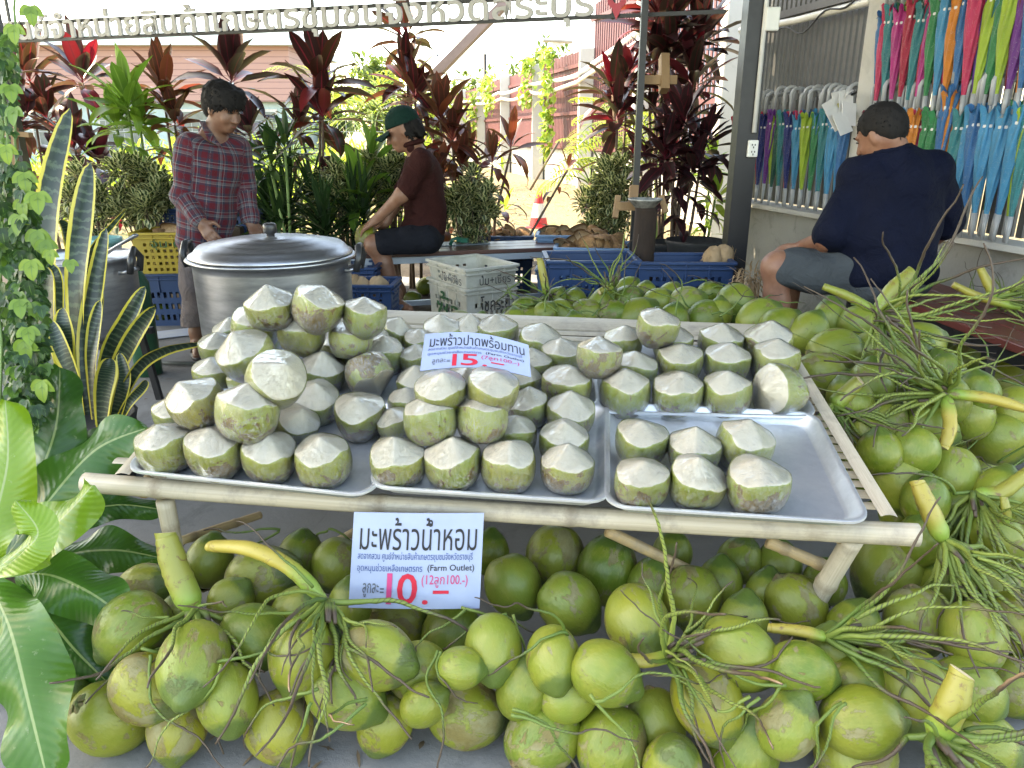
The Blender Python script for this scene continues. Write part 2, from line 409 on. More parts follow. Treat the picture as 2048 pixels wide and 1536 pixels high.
XE1 = qa.dot(TX)+(1-qa.dot(TY))*(qb-qa).dot(TX)/(qb-qa).dot(TY); XE0 = qa.dot(TX)-qa.dot(TY)*(qb-qa).dot(TX)/(qb-qa).dot(TY)
sl_ = MB(); rr = random.Random(4); y = .03; k = 0
while y < TD-.13:
    wd = rr.uniform(.026, .040)
    a = TP0 + TX*(.07+rr.uniform(-.02, .02)) + TY*(y+wd/2) + TN*rr.uniform(.027, .031); b = a + TX*((XE0+(XE1-XE0)*y)-(a-TP0).dot(TX)+rr.uniform(-.012, .004))
    m = 12
    def fn(i, j, a=a, b=b, wd=wd, rr_=rr.random()):
        p = a.lerp(b, i); ang = (j-.5)*1.7
        return p + TY*(math.sin(ang)*wd*.6) + TN*(.009*math.cos(ang)) + TY*.004*math.sin(i*6+rr_*9)
    sd_ = rr.random()*20
    sl_.grid(fn, m, 4, at=lambda i, j, q=sd_: (j*.5+q, i*2+q, 0)); y += wd + rr.uniform(.003, .009)
sl_.build('slat_top', bam_pale, table)
# flat boards: back edge, right edge strip
bd = MB(); 
for (y0, y1, h) in ((TD-.125, TD-.02, .040),):
    c = TP0 + TX*(tl/2+.05) + TY*((y0+y1)/2) + TN*h
    def fnb(i, j, y0=y0, y1=y1, h=h): return TP0 + TX*(.22+(tl-.36)*i) + TY*(y0+(y1-y0)*j) + TN*(h+.006*math.sin(j*math.pi))
    bd.grid(fnb, 20, 4, at=lambda i, j: (j*1.3+3, i*2.2, 0)); 
bd.grid(lambda i, j: TP0 + TX*(.22+(tl-.36)*i) + TY*(TD-.125) + TN*(.040-.03*j), 20, 1, at=lambda i, j: (j+3, i*2.2, 0))
bd.build('back_board', bam_pale, table)
e0 = onplane(1778, 1036, .012); e1 = onplane(1585, 716, .012)
ed = MB(); ey = (e1-e0).normalized(); ex = ey.cross(TN).normalized()
ed.grid(lambda i, j: e0.lerp(e1, i) + ex*(j-.5)*.034 + TN*(.008*math.cos((j-.5)*2.4)), 14, 4, at=lambda i, j: (j*.6+8, i*2, 0))
ed.build('edge_strip', bam_pale, table)
e0 = onplane(244, 952, .006); e1 = onplane(330, 850, .006); ed = MB(); ey = (e1-e0).normalized(); ex = ey.cross(TN).normalized()
ed.grid(lambda i, j: e0.lerp(e1, i) + ex*(j-.5)*.034 + TN*(.008*math.cos((j-.5)*2.4)), 14, 4, at=lambda i, j: (j*.6+5, i*2+3, 0))
ed.build('edge_strip', bam_pale, table)
def leg(top, foot, r, sd): mb = MB(); bamboo_tube(mb, top, foot, r, 2, sd); return mb.build('leg', bam_pale if sd % 2 else bam_yel, table)
lt = W(330, 1000, 1.76); leg(lt, Vector((lt.x+.01, lt.y+.01, 0)), .020, 21)
rt = W(1706, 1078, 1.62); leg(rt, Vector((rt.x-.06, rt.y+.14, 0)), .024, 23)
for k, sd in ((.24, 24), (tl-.2, 26)):
    p = TP0 + TX*k + TY*(TD-.09) - TN*.01; leg(p, Vector((p.x, p.y-.02, 0)), .021, sd)
for (a, b, r, sd) in (((360, 1082, 1.95), (520, 1030, 2.15), .012, 31), ((560, 1145, 2.1), (712, 1062, 2.05), .012, 32), ((1215, 1062, 1.78), (1570, 1232, 1.95), .0135, 33),
                      ((1535, 1083, 1.75), (1668, 1140, 1.74), .015, 34), ((450, 1085, 2.2), (430, 1145, 2.2), .010, 35)):
    mb = MB(); bamboo_tube(mb, W(*a), W(*b), r, 2, sd); mb.build('brace', bam_yel, table)
# ------------------------------------------------------------------ trays
s = NT('tray_metal'); v = s.coord('Object', True)
n1 = s.noise(v, 9, 6, .7); n2 = s.noise(v, 70, 4, .7)
col = s.mix(s.ramp(n1, [(.35, 0.), (.7, 1.)]), (.74, .765, .79), (.54, .565, .59))
vo = s.n('ShaderNodeTexVoronoi'); s.l(v, vo.inputs['Vector']); vo.inputs['Scale'].default_value = 30
col = s.mix(s.math('MULTIPLY', s.ramp(vo.outputs[0], [(.05, 1.), (.14, 0.)]), .35), col, (.8, .8, .8))
s.bsdf(col, s.math('MULTIPLY_ADD', n1, .3, .30), .85, s.bump(n2, .06, .003)); MATS['tray_metal'] = s.m
def rrect(wx, wy, r, n=7):
    pts = []
    for cx, cy, a0 in ((wx-r, wy-r, 0), (-wx+r, wy-r, 90), (-wx+r, -wy+r, 180), (wx-r, -wy+r, 270)):
        for i in range(n):
            a = R(a0+90*i/(n-1)); pts.append((cx+r*math.cos(a), cy+r*math.sin(a)))
    return pts
TRAYS = {}
def tray(key, ul, ur, depth, label, lift=0.0):
    a = onplane(*ul, .03); b = onplane(*ur, .03)
    X = (b-a).normalized(); Yd = TN.cross(X).normalized(); wx = (b-a).length/2; wy = depth/2
    c = (a+b)/2 + Yd*wy - TN*.03 + TN*lift
    loops = []
    for dx, z, rr_ in ((-.030, .004, .035), (-.027, .0045, .036), (-.020, .010, .04), (-.008, .026, .045), (-.004, .030, .046), (.0, .0315, .048), (.004, .030, .050), (.0045, .025, .050), (.0015, .0225, .048), (-.006, .0235, .044), (-.018, .008, .038), (-.022, .0, .036)):
        loops.append([c + X*x + Yd*y + TN*z for x, y in rrect(wx+dx, wy+dx, rr_)])
    mb = MB(); n = len(loops[0]); vs = [p for l in loops for p in l]; fs = []
    for i in range(len(loops)-1):
        for k in range(n):
            k2 = (k+1) % n; fs.append((i*n+k, i*n+k2, (i+1)*n+k2, (i+1)*n+k))
    fs.append(tuple(range(n))); fs.append(tuple(reversed(range((len(loops)-1)*n, len(loops)*n))))
    mb.add(vs, fs)
    o = mb.build('metal_tray', MATS['tray_metal'], loc=c); auto_smooth(o, 50)
    tag(o, label, 'tray', 'metal trays on the bamboo table'); TRAYS[key] = c
tray('FL', (246, 938), (738, 990), .40, 'metal tray at the front left of the table under the tall coconut stack')
tray('FM', (735, 972), (1217, 1004), .42, 'metal tray in the middle of the front edge behind the hanging sign', .001)
tray('FR', (1213, 1012), (1742, 1046), .45, 'half empty metal tray with six coconuts at the right front corner', .002)
tray('BL', (398, 792), (806, 806), .36, 'metal tray at the back left under the tall coconut stack')
tray('BM', (792, 803), (1197, 815), .40, 'metal tray behind the curved price sign in the middle')
tray('BR', (1198, 822), (1636, 832), .42, 'metal tray full of coconuts at the back right corner')
# ================================================================== coconuts
def coconut_mat():
    s = NT('coconut_skin'); v = s.coord('Object', True); ov = s.coord('Object', False)
    oi = s.n('ShaderNodeObjectInfo'); sc_ = s.n('ShaderNodeSeparateColor'); s.l(oi.outputs['Color'], sc_.inputs[0])
    yel, scar, tone = sc_.outputs[0], sc_.outputs[1], sc_.outputs[2]
    g1 = s.mix(tone, (.14, .21, .020), (.285, .33, .055))
    g = s.mix(s.math('MULTIPLY', yel, .85), g1, (.44, .36, .04))
    big = s.noise(v, 1.1, 4, .6)
    g = s.mix(s.ramp(big, [(.42, 0.), (.66, .6)]), g, (.36, .33, .055))
    sp = s.n('ShaderNodeSeparateXYZ'); s.l(ov, sp.inputs[0])
    # fine streaks along the fruit
    mp = s.n('ShaderNodeMapping'); s.l(v, mp.inputs[0]); mp.inputs['Scale'].default_value = (1, 1, .22)
    stk = s.noise(mp.outputs[0], 14, 5, .65)
    g = s.mix(s.ramp(stk, [(.5, 0.), (.75, .35)]), g, (.44, .43, .13))
    # rubbed scars, grey brown with a darker rim
    mp2 = s.n('ShaderNodeMapping'); s.l(v, mp2.inputs[0]); mp2.inputs['Scale'].default_value = (1, 1, .62); mp2.inputs['Location'].default_value = (5, 3, 8)
    sn = s.noise(mp2.outputs[0], 1.5, 10, .70, .4)
    th = s.math('MULTIPLY_ADD', scar, -.155, .65)
    d = s.math('SUBTRACT', sn, th)
    m1 = s.ramp(s.math('MULTIPLY_ADD', d, 12.0, .5), [(.30, 0.), (.62, 1.)])
    fib = s.noise(mp.outputs[0], 30, 5, .7)
    sc1 = s.mix(fib, (.12, .065, .028), (.42, .285, .14))
    sc1 = s.mix(s.ramp(big, [(.4, 0.), (.6, .8)]), sc1, (.40, .34, .25))
    g = s.mix(s.math('MULTIPLY', m1, .8), g, sc1)
    # dark scratches and freckles
    scn = s.noise(mp.outputs[0], 5.5, 6, .75, 2.0)
    g = s.mix(s.ramp(scn, [(.62, 0.), (.69, .8)]), g, (.11, .065, .025))
    vo = s.n('ShaderNodeTexVoronoi'); s.l(v, vo.inputs['Vector']); vo.inputs['Scale'].default_value = 9
    g = s.mix(s.math('MULTIPLY', s.ramp(vo.outputs[0], [(.05, 1.), (.10, 0.)]), s.ramp(big, [(.45, 0.), (.55, .7)])), g, (.14, .09, .03))
    # darker green towards the pointed end
    tip = s.ramp(s.math('MULTIPLY_ADD', s.noise(v, 5, 3), .25, sp.outputs[2]), [(.85, 0.), (1.5, .7)])
    g = s.mix(tip, g, (.07, .135, .04))
    g = s.mix(1.0, g, (.58, .63, .50), 'MULTIPLY')
    r = s.math('MULTIPLY_ADD', m1, .30, .38)
    h = s.math('ADD', s.math('MULTIPLY', m1, -.5), s.math('ADD', s.math('MULTIPLY', stk, .35), s.math('MULTIPLY', s.noise(v, 3, 3), .8)))
    s.bsdf(g, r, 0, s.bump(h, .5, .004), 0, spec=.45); return s.m
M_coco = coconut_mat()
M_calyx = mat('calyx', (.10, .13, .04), (.16, .10, .05), rough=.75, nscale=4, bscale=12, bump=.5, bdist=.002)
def coco_shape(seed):
    rr = random.Random(seed); ph = rr.uniform(0, 6.3); lob = rr.uniform(.02, .045); ln = rr.uniform(1.04, 1.22); px = rr.uniform(.6, 1.3)
    off = [rr.uniform(-.05, .05) for _ in range(4)]
    nu, nv = 40, 28; mb = MB()
    def fn(i, j):
        a = i*2*math.pi; b = j*math.pi; sb = math.sin(b); cb = -math.cos(b)     # -1 stem end, 1 pointed end
        r = sb**.93*(1-.13*max(0, cb)**1.3*px) * (1+lob*math.cos(3*a+ph)*(.4+.6*max(0, cb+.3)) + off[0]*math.cos(a+off[1]*40) )
        z = cb*ln + .10*px*math.exp(-((1-cb)/.05)**2 if cb > 0 else -99) - (.07*math.exp(-((1+cb)/.05)) if cb < 0 else 0)*-1
        return Vector((r*math.cos(a)+off[2]*cb, r*math.sin(a)+off[3]*cb, z))
    mb.grid(fn, nu, nv); mb.a = [(0, 0, 0)]*len(mb.v); return mb
COCO = []; CALYX = []
for k in range(7):
    o = coco_shape(100+k).build('whole_coconut', M_coco, local=True); COCO.append(o.data); bpy.data.objects.remove(o)
for k in range(3):
    rr = random.Random(k+50); mb = MB()
    for q in range(6):
        a = q*1.05+rr.uniform(-.2, .2); L = rr.uniform(.26, .38)
        def fn(i, j, a=a, L=L, q=q):
            ang = a+(i-.5)*1.5*(1-.35*j); r = .05+L*j
            return Vector((r*math.cos(ang), r*math.sin(ang), -1.13+.16*(r/.42)**2-.015*(q % 3)-.05*(1-j)-.02*math.sin(i*6)))
        mb.grid(fn, 5, 4)
    mb.lathe([(.07, -1.22), (.10, -1.16), (.09, -1.08)], 10, close=True); mb.a = [(0, 0, 0)]*len(mb.v)
    o = mb.build('calyx', M_calyx, local=True); CALYX.append(o.data); bpy.data.objects.remove(o)
def axis_quat(roll, out):             # the fruit's pointed end on the picture: roll in degrees from up towards right, out towards the viewer
    d = UPC*math.cos(R(roll))*math.cos(R(out)) + RIGHT*math.sin(R(roll))*math.cos(R(out)) - FWD*math.sin(R(out))
    return d.to_track_quat('Z', 'Y') @ Quaternion((0, 0, 1), random.uniform(0, 6.28))
ALLC = []                             # centres and radii, for laying strands on them
def whole(p, r, roll, out, label, group, yel=None, scar=None, tone=None, calyx=None, lk=None):
    o = bpy.data.objects.new('whole_coconut', COCO[random.randrange(len(COCO))]); sc.collection.objects.link(o)
    q = axis_quat(roll, out); o.rotation_mode = 'QUATERNION'; o.rotation_quaternion = q; o.location = p
    rr = random.random
    o.scale = (r*random.uniform(.95, 1.03), r*random.uniform(.95, 1.03), r*random.uniform(.96, 1.06))
    o.color = ((max(0, rr()*1.3-.6) if yel is None else yel), (rr()**1.3 if scar is None else scar), (rr() if tone is None else tone), 1)
    if calyx if calyx is not None else random.random() < .3:
        c = bpy.data.objects.new('calyx', CALYX[random.randrange(3)]); sc.collection.objects.link(c); c.parent = o
    tag(o, label, 'coconut', group); ALLC.append((Vector(p), r, o)); return o
# (column, row, width, roll, out, yellow, scar[, calyx])   None: left to chance
X_ = None
FRONT = [
 ('bottom', .075, [(140, 1400, 95, 20, 10, .5, .3), (223, 1436, 146, 150, -40, .35, .35, 1), (353, 1457, 120, 185, 20, .9, .9), (558, 1454, 136, 160, 15, .85, .7), (769, 1447, 112, 190, 10, .6, .6),
   (934, 1426, 138, 100, -10, .35, 1.0, 1), (1090, 1468, 146, 60, -30, .0, .75), (1222, 1489, 140, 200, 20, .15, .6), (1313, 1450, 118, 170, 20, .1, .1), (1345, 1532, 125, 0, 30, .3, .7), (1490, 1499, 138, 15, 10, .1, .3),
   (1707, 1503, 162, 200, 40, .2, .8), (1962, 1482, 125, 120, 20, .1, .5), (2018, 1372, 118, 160, 20, .35, .6)]),
 ('second', .165, [(297, 1377, 138, 120, 10, .75, .95), (457, 1398, 124, 170, 30, .15, .55), (692, 1387, 138, 120, 0, .15, .5), (838, 1345, 122, 110, 20, .1, .5), (1048, 1375, 112, 20, 0, .1, .2), (1138, 1390, 105, 60, 0, .0, .2), (849, 1408, 90, 60, 0, .3, .2),
   (1414, 1405, 142, 165, 20, .8, .6), (1575, 1447, 122, 20, 10, .0, .75), (1725, 1443, 142, 80, 0, .3, .45), (1714, 1366, 118, 90, 0, .1, .4), (1826, 1385, 142, 170, 35, .25, .65, 1), (1938, 1380, 118, 120, 10, .0, .3)]),
 ('third', .235, [(386, 1328, 146, 175, 55, .1, .55), (265, 1258, 138, 230, 15, .1, .55), (607, 1311, 138, 190, 10, .4, .4), (755, 1311, 137, 110, 15, .2, .75), (922, 1338, 88, 90, 0, .0, .2), (987, 1298, 116, 165, 40, .1, .2), (1107, 1319, 116, 165, 40, .2, .2),
   (1212, 1347, 126, 130, 10, .05, .35), (1275, 1244, 130, 170, 50, .35, .5), (1477, 1307, 140, 125, 15, .0, .1), (1604, 1342, 122, 100, 0, .0, .2), (1948, 1275, 122, 180, 20, .0, .6)]),
 ('fourth', .20, [(510, 1275, 128, 110, 25, .0, .1), (464, 1202, 95, 40, 0, .2, .4), (593, 1220, 92, 40, 0, .3, .4), (1139, 1208, 126, 120, 10, .0, .4),
   (1383, 1195, 120, 190, 20, .2, .7), (1487, 1240, 98, 0, 0, .1, .1), (1592, 1213, 117, 160, 10, .4, .5, 1), (1707, 1258, 105, 20, 0, .3, .3), (1836, 1244, 122, 180, 10, .1, .75), (2025, 1246, 112, 150, 0, .5, .4), (1660, 1300, 92, 0, 0, .1, .1), (1770, 1320, 90, 0, 0, .1, .2)]),
 ('hindmost', .085, [(900, 1269, 116, 210, 25, .1, .3), (793, 1241, 118, 90, 0, .6, .8)]),
 ('uppermost', .20, [(293, 1175, 104, 70, 10, .5, .8), (419, 1122, 98, 15, 0, .1, .1), (527, 1153, 130, 70, 10, .5, .9), (672, 1129, 98, 200, 0, .3, .6), (1027, 1171, 116, 170, 10, .0, .1), (1110, 1112, 122, 200, 10, .35, .6, 1), (1217, 1140, 122, 20, 0, .0, .5),
   (1557, 1129, 92, 10, 0, .0, .1), (1480, 1120, 88, 10, 0, .0, .6), (1777, 1143, 140, 230, -10, .1, .4, 1), (1976, 1167, 118, 100, 0, .2, .6), (1890, 1175, 110, 0, 0, .0, .3), (2035, 1150, 100, 0, 0, .2, .3), (360, 1230, 85, 0, 0, .1, .3), (700, 1210, 90, 0, 0, .2, .2), (1345, 1105, 80, 0, 0, .0, .2), (1300, 1170, 96, 20, 0, .0, .4), (1440, 1165, 90, 0, 0, .1, .3), (1535, 1185, 88, 0, 0, .1, .4), (1650, 1165, 86, 0, 0, .1, .3), (600, 1110, 90, 0, 0, .1, .4), (980, 1105, 80, 0, 0, .1, .3)]),
]
def toneword(y, s_): return 'scarred brown-green' if s_ > .72 else ('yellowing' if y > .55 else ('marked green' if s_ > .45 else 'smooth bright green'))
def lay(rows, where, group, cal=.25):
    for row, z, items in rows:
        for k, it in enumerate(sorted(items, key=lambda q: q[0])):
            u, v, wpx, roll, out, ye, sca = it[:7]
            t = TZ(v, z); r = wpx*t/FPX/2
            whole(W(u, v, t), r, roll+random.uniform(-12, 12), out, '%s whole coconut, %s from left in %s row %s' % (toneword(ye, sca), ORD[k], row, where), group,
                  ye, sca, min(1, max(0, .5+.45*math.sin(u*.37+v*.91))), bool(it[7]) if len(it) > 7 else random.random() < cal)
lay(FRONT, 'of the front heap', 'whole coconuts heaped in front of the table')
RIGHT_H = [
 ('lowest', .30, [(1913, 1030, 118, 60, 0, .0, .3), (1990, 1073, 112, 120, 0, .2, .5), (1805, 1017, 92, 20, 0, .0, .3), (1840, 1080, 95, 0, 0, .1, .4), (2035, 1030, 100, 0, 0, .1, .3)]),
 ('second', .38, [(1902, 955, 106, 200, 10, .0, .3), (1799, 968, 108, 170, 10, .0, .2), (1997, 880, 108, 150, 10, .1, .4), (2000, 985, 100, 20, 0, .1, .2), (1850, 1000, 95, 0, 0, .0, .5)]),
 ('third', .46, [(1826, 905, 100, 190, 10, .0, .2), (1768, 852, 96, 30, 0, .0, .7), (1861, 855, 92, 120, 0, .0, .2), (1703, 845, 88, 100, 0, .1, .4), (1940, 830, 92, 0, 0, .1, .5), (1760, 905, 92, 0, 0, .1, .3), (1735, 870, 80, 0, 0, .1, .3), (2030, 820, 90, 40, 0, .3, .5)]),
 ('fourth', .53, [(1806, 733, 114, 30, 10, .1, .35), (1833, 692, 96, 80, 0, .1, .3), (1669, 703, 96, 70, 0, .1, .4), (1642, 750, 98, 110, 10, .15, .6), (1885, 750, 88, 0, 0, .0, .3), (1956, 785, 84, 0, 0, .0, .3), (1740, 770, 88, 0, 0, .0, .3), (1700, 800, 92, 0, 0, .1, .4), (1745, 700, 80, 60, 0, .0, .2), (1900, 800, 84, 0, 0, .1, .3)]),
 ('topmost', .54, [(1717, 650, 84, 60, 0, .0, .2), (1615, 664, 80, 40, 0, .1, .2), (1563, 655, 88, 60, 0, .15, .4, 1), (1519, 640, 84, 60, 0, .1, .4), (1780, 640, 75, 60, 0, .1, .4), (1660, 640, 72, 0, 0, .1, .3)]),
]
RIGHT_H.insert(0, ('buried', .20, [(1740, 935, 92, 20, 0, .0, .4), (1690, 890, 84, 20, 0, .1, .4), (1790, 800, 80, 60, 0, .1, .3), (1850, 810, 80, 20, 0, .0, .5), (1920, 890, 86, 60, 0, .0, .3), (1960, 930, 92, 20, 0, .1, .4), (1680, 760, 76, 20, 0, .0, .4), (1730, 735, 74, 60, 0, .1, .3), (1870, 700, 72, 20, 0, .0, .3), (2010, 760, 80, 60, 0, .1, .4), (1860, 950, 94, 20, 0, .0, .4), (1930, 720, 72, 40, 0, .1, .3)]))
lay(RIGHT_H, 'of heap beside table', 'whole coconuts heaped right of the table')
BACK_H = [
 ('front', .50, [(1000, 655, 54, 40, 0, .1, .3), (1064, 640, 54, 60, 0, .0, .3), (1122, 630, 58, 160, 10, .0, .3), (1173, 628, 66, 80, 0, .2, .6), (1228, 631, 62, 70, 0, .0, .8), (1274, 632, 74, 60, 0, .2, .4), (1345, 645, 66, 20, 0, .1, .3), (1413, 638, 78, 70, 0, .0, .5), (920, 645, 52, 80, 0, .2, .5), (1310, 650, 66, 0, 0, .2, .4), (1150, 655, 58, 0, 0, .1, .2), (960, 655, 50, 0, 0, .1, .2)]),
 ('rear', .53, [(1375, 610, 74, 70, 10, .1, .6), (1420, 588, 54, 60, 0, .0, .2), (1471, 607, 77, 190, 20, .0, .25, 1), (1316, 606, 60, 60, 0, .1, .3), (1255, 600, 60, 70, 0, .0, .7), (1210, 599, 52, 60, 0, .1, .3), (1111, 602, 48, 40, 0, .1, .5), (1050, 620, 54, 60, 0, .0, .7), (1150, 600, 46, 0, 0, .1, .3), (1255, 577, 46, 60, 0, .0, .3), (1440, 625, 52, 0, 0, .2, .2), (1340, 590, 48, 40, 0, .1, .2), (1290, 588, 46, 0, 0, .2, .4), (1030, 640, 50, 0, 0, .1, .4), (1090, 628, 50, 30, 0, .0, .3), (1200, 610, 54, 0, 0, .1, .2)]),
]
lay(BACK_H, 'of heap behind table', 'whole coconuts heaped behind the table')
for (u, v, wpx, z) in ((505, 618, 34, .1), (825, 600, 36, .1), (1010, 590, 34, .1), (320, 625, 40, .08), (850, 572, 34, .1)):
    t = TZ(v, z); whole(W(u, v, t), wpx*t/FPX/2, 60, 0, {505: 'dim green coconut on the floor by the round pot', 825: 'green coconut in the shadow under the middle bench', 1010: 'green coconut lying behind the white crates', 320: 'dark green coconut on the floor left of the trousers', 850: 'dusty green coconut under the bench left of the white crates'}[u], 'loose coconuts on the floor', .1, .3, .2, False)
# boards that carry the heaps
pallet_m = mat('pallet_wood', (.16, .11, .07), (.09, .06, .04), rough=.85, stretch=(.2, 1, 1), nscale=8)
pa = W(1230, 620, 3.55); mb = MB(); pz = .40
for k in range(7): mb.box((pa.x+.2, pa.y-.45+k*.15, pz), (1.3, .12, .03))
for dx in (-.35, .2, .75): mb.box((pa.x+dx, pa.y, pz/2-.0085), (.10, 1.0, pz-.017))
tag(mb.build('wooden_pallet', pallet_m, None, False), 'low dark pallet stand under the coconut heap behind the table', 'pallet')
# ------------------------------------------------------------------ trimmed coconuts in cling film
def trimmed_mat():
    s = NT('trimmed_coconut_skin'); v = s.coord('Object', True)
    at = s.attr('lf'); sx = s.n('ShaderNodeSeparateXYZ'); s.l(at.outputs['Vector'], sx.inputs[0])
    oi = s.n('ShaderNodeObjectInfo'); sc_ = s.n('ShaderNodeSeparateColor'); s.l(oi.outputs['Color'], sc_.inputs[0])
    g = s.mix(sc_.outputs[2], (.29, .395, .03), (.45, .49, .085))
    g = s.mix(s.math('MULTIPLY', sc_.outputs[0], .9), g, (.56, .43, .05))
    mp = s.n('ShaderNodeMapping'); s.l(v, mp.inputs[0]); mp.inputs['Scale'].default_value = (1, 1, .25)
    stk = s.noise(mp.outputs[0], 12, 5, .7)
    g = s.mix(s.ramp(s.noise(v, 1.6, 4), [(.45, 0.), (.65, .6)]), g, (.50, .43, .12))
    g = s.mix(s.ramp(stk, [(.48, 0.), (.75, .4)]), g, (.60, .56, .20))
    low = s.math('MULTIPLY_ADD', sx.outputs[2], -.16, s.noise(v, 1.7, 6, .65, .4))
    th = s.math('MULTIPLY_ADD', sc_.outputs[1], -.17, .665)
    m1 = s.ramp(s.math('MULTIPLY_ADD', s.math('SUBTRACT', low, th), 10., .5), [(.4, 0.), (.65, 1.)])
    fib = s.noise(mp.outputs[0], 26, 5, .75)
    g = s.mix(s.math('MULTIPLY', m1, .9), g, s.mix(s.ramp(fib, [(.35, 0.), (.65, 1.)]), (.12, .05, .016), (.38, .21, .085)))
    pith = s.mix(s.noise(v, 2.2, 5, .6), (.90, .815, .62), (.84, .73, .51))
    pith = s.mix(s.ramp(s.noise(v, 1.5, 6, .75, 1.0), [(.63, 0.), (.76, .55)]), pith, (.52, .34, .18))
    jag = s.math('ADD', s.math('MULTIPLY', s.math('SUBTRACT', s.noise(v, 2.2, 3), .5), .16), s.math('MULTIPLY_ADD', s.math('SUBTRACT', s.noise(v, 10, 4), .5), .05, sx.outputs[0]))
    cut = s.ramp(s.math('MULTIPLY_ADD', jag, 6., .5), [(.44, 0.), (.56, 1.)])
    rim = s.ramp(s.math('MULTIPLY_ADD', jag, 6., .5), [(.25, 0.), (.47, .55), (.55, 0.)])
    g = s.mix(rim, g, (.52, .52, .22))
    g = s.mix(1.0, g, (.86, .89, .62), 'MULTIPLY'); col = s.mix(cut, g, pith)
    h = s.math('ADD', s.math('MULTIPLY', stk, .4), s.noise(v, 7, 4))
    s.bsdf(col, .55, 0, s.bump(h, .4, .003), spec=.35); return s.m
M_trim = trimmed_mat()
def film_mat():
    s = NT('cling_film'); v = s.coord('Object', True)
    mp = s.n('ShaderNodeMapping'); s.l(v, mp.inputs[0]); mp.inputs['Scale'].default_value = (1, 1, .5)
    n1 = s.noise(mp.outputs[0], 3.4, 5, .62, 2.2); n2 = s.noise(v, 1.2, 2, .5, .5)
    h = s.math('ADD', s.math('MULTIPLY', s.math('ABSOLUTE', s.math('SUBTRACT', n1, .5)), 2.2), n2)
    nb = s.bump(h, .8, .0042)
    gl = s.n('ShaderNodeBsdfGlossy'); gl.inputs['Roughness'].default_value = .05; gl.inputs['Color'].default_value = (1, 1, 1, 1); s.l(nb, gl.inputs['Normal'])
    tr = s.n('ShaderNodeBsdfTransparent'); tr.inputs[0].default_value = (.97, .97, .97, 1)
    fr = s.n('ShaderNodeFresnel'); fr.inputs['IOR'].default_value = 1.5; s.l(nb, fr.inputs['Normal'])
    mx = s.n('ShaderNodeMixShader'); s.l(s.math('MULTIPLY_ADD', fr.outputs[0], 1.3, .015, clamp=True), mx.inputs[0]); s.l(tr.outputs[0], mx.inputs[1]); s.l(gl.outputs[0], mx.inputs[2])
    # milky film gathers, plus white creases painted on for the film's shine
    sp = s.n('ShaderNodeSeparateXYZ'); s.l(s.coord('Object', False), sp.inputs[0])
    g1 = s.ramp(s.math('ABSOLUTE', s.math('SUBTRACT', s.noise(mp.outputs[0], 2.6, 6, .72, 3.0), .5)), [(.0, 1.), (.018, 0.)])
    lowm = s.ramp(sp.outputs[2], [(-.0, 1.), (.35, 0.)])
    mk = s.math('MULTIPLY', s.math('MULTIPLY', g1, s.math('SUBTRACT', 1.0, s.math('MULTIPLY_ADD', sp.outputs[2], 1.1, .38, clamp=True))), .55)
    df = s.n('ShaderNodeBsdfDiffuse'); df.inputs[0].default_value = (.85, .85, .83, 1)
    m2 = s.n('ShaderNodeMixShader'); s.l(mk, m2.inputs[0]); s.l(mx.outputs[0], m2.inputs[1]); s.l(df.outputs[0], m2.inputs[2])
    s.l(m2.outputs[0], s.out.inputs[0]); return s.m
M_film = film_mat()
def trim_shape(seed, flat=0.0):
    rr = random.Random(seed); n = rr.choice([8, 9, 10, 11]); pl = []
    el0 = R(57+flat*10+rr.uniform(-3, 3)); a0 = rr.uniform(0, 6.3); apx = Vector((rr.uniform(-.10, .10), rr.uniform(-.10, .10), rr.uniform(.94, 1.03)-flat*.10))
    for k in range(n):
        a = a0+2*math.pi*k/n+rr.uniform(-.15, .15); el = el0+rr.uniform(-R(4), R(4)); nn = Vector((math.cos(a)*math.cos(el), math.sin(a)*math.cos(el), math.sin(el)))
        pl.append((nn, nn.dot(apx)+rr.uniform(-.012, .012)))
    ph = rr.uniform(0, 6.3); lob = rr.uniform(.02, .045); ca = rr.uniform(-.05, .05); botn = Vector((rr.uniform(-.12, .12), rr.uniform(-.12, .12), -1)).normalized(); zb = rr.uniform(.84, .89)
    nu, nv = 72, 52; vs = []; ats = []; film = []
    for j in range(nv+1):
        b = j*math.pi/nv
        for i in range(nu):
            a = 2*math.pi*i/nu; d = Vector((math.sin(b)*math.cos(a), math.sin(b)*math.sin(a), -math.cos(b)))
            rb = 1.0/( (abs(math.sin(b)))**2.3 + (abs(math.cos(b))/1.10)**2.3 )**(1/2.3) * (1+lob*math.cos(3*a+ph)+ca*d.z)
            r = rb; q = botn.dot(d)
            if q > 1e-3: r = min(r, zb/q)
            sm = 0.0
            for nn, dd in pl:
                q = nn.dot(d)
                if q > 1e-3: sm += math.exp(-55*min(4, dd/q))
            rp = -math.log(max(sm, 1e-60))/55
            ats.append((max(-1, min(1, r-rp)), a, d.z)); r2 = min(r, rp); vs.append(d*r2); film.append(d*(min(r, rp*1.0+.02)*1.012+.004))
    fs = []
    for j in range(nv):
        for i in range(nu):
            i2 = (i+1) % nu; fs.append((j*nu+i, j*nu+i2, (j+1)*nu+i2, (j+1)*nu+i))
    m1 = MB(); m1.add(vs, fs, ats); m2 = MB(); m2.add(film, fs)
    a = m1.build('trimmed_coconut', M_trim, local=True); b = m2.build('plastic_wrap', M_film, local=True); auto_smooth(a, 34); r_ = (a.data, b.data)
    bpy.data.objects.remove(a); bpy.data.objects.remove(b); return r_, zb
TRIM = [trim_shape(300+k, (k % 4)*.22) for k in range(9)]
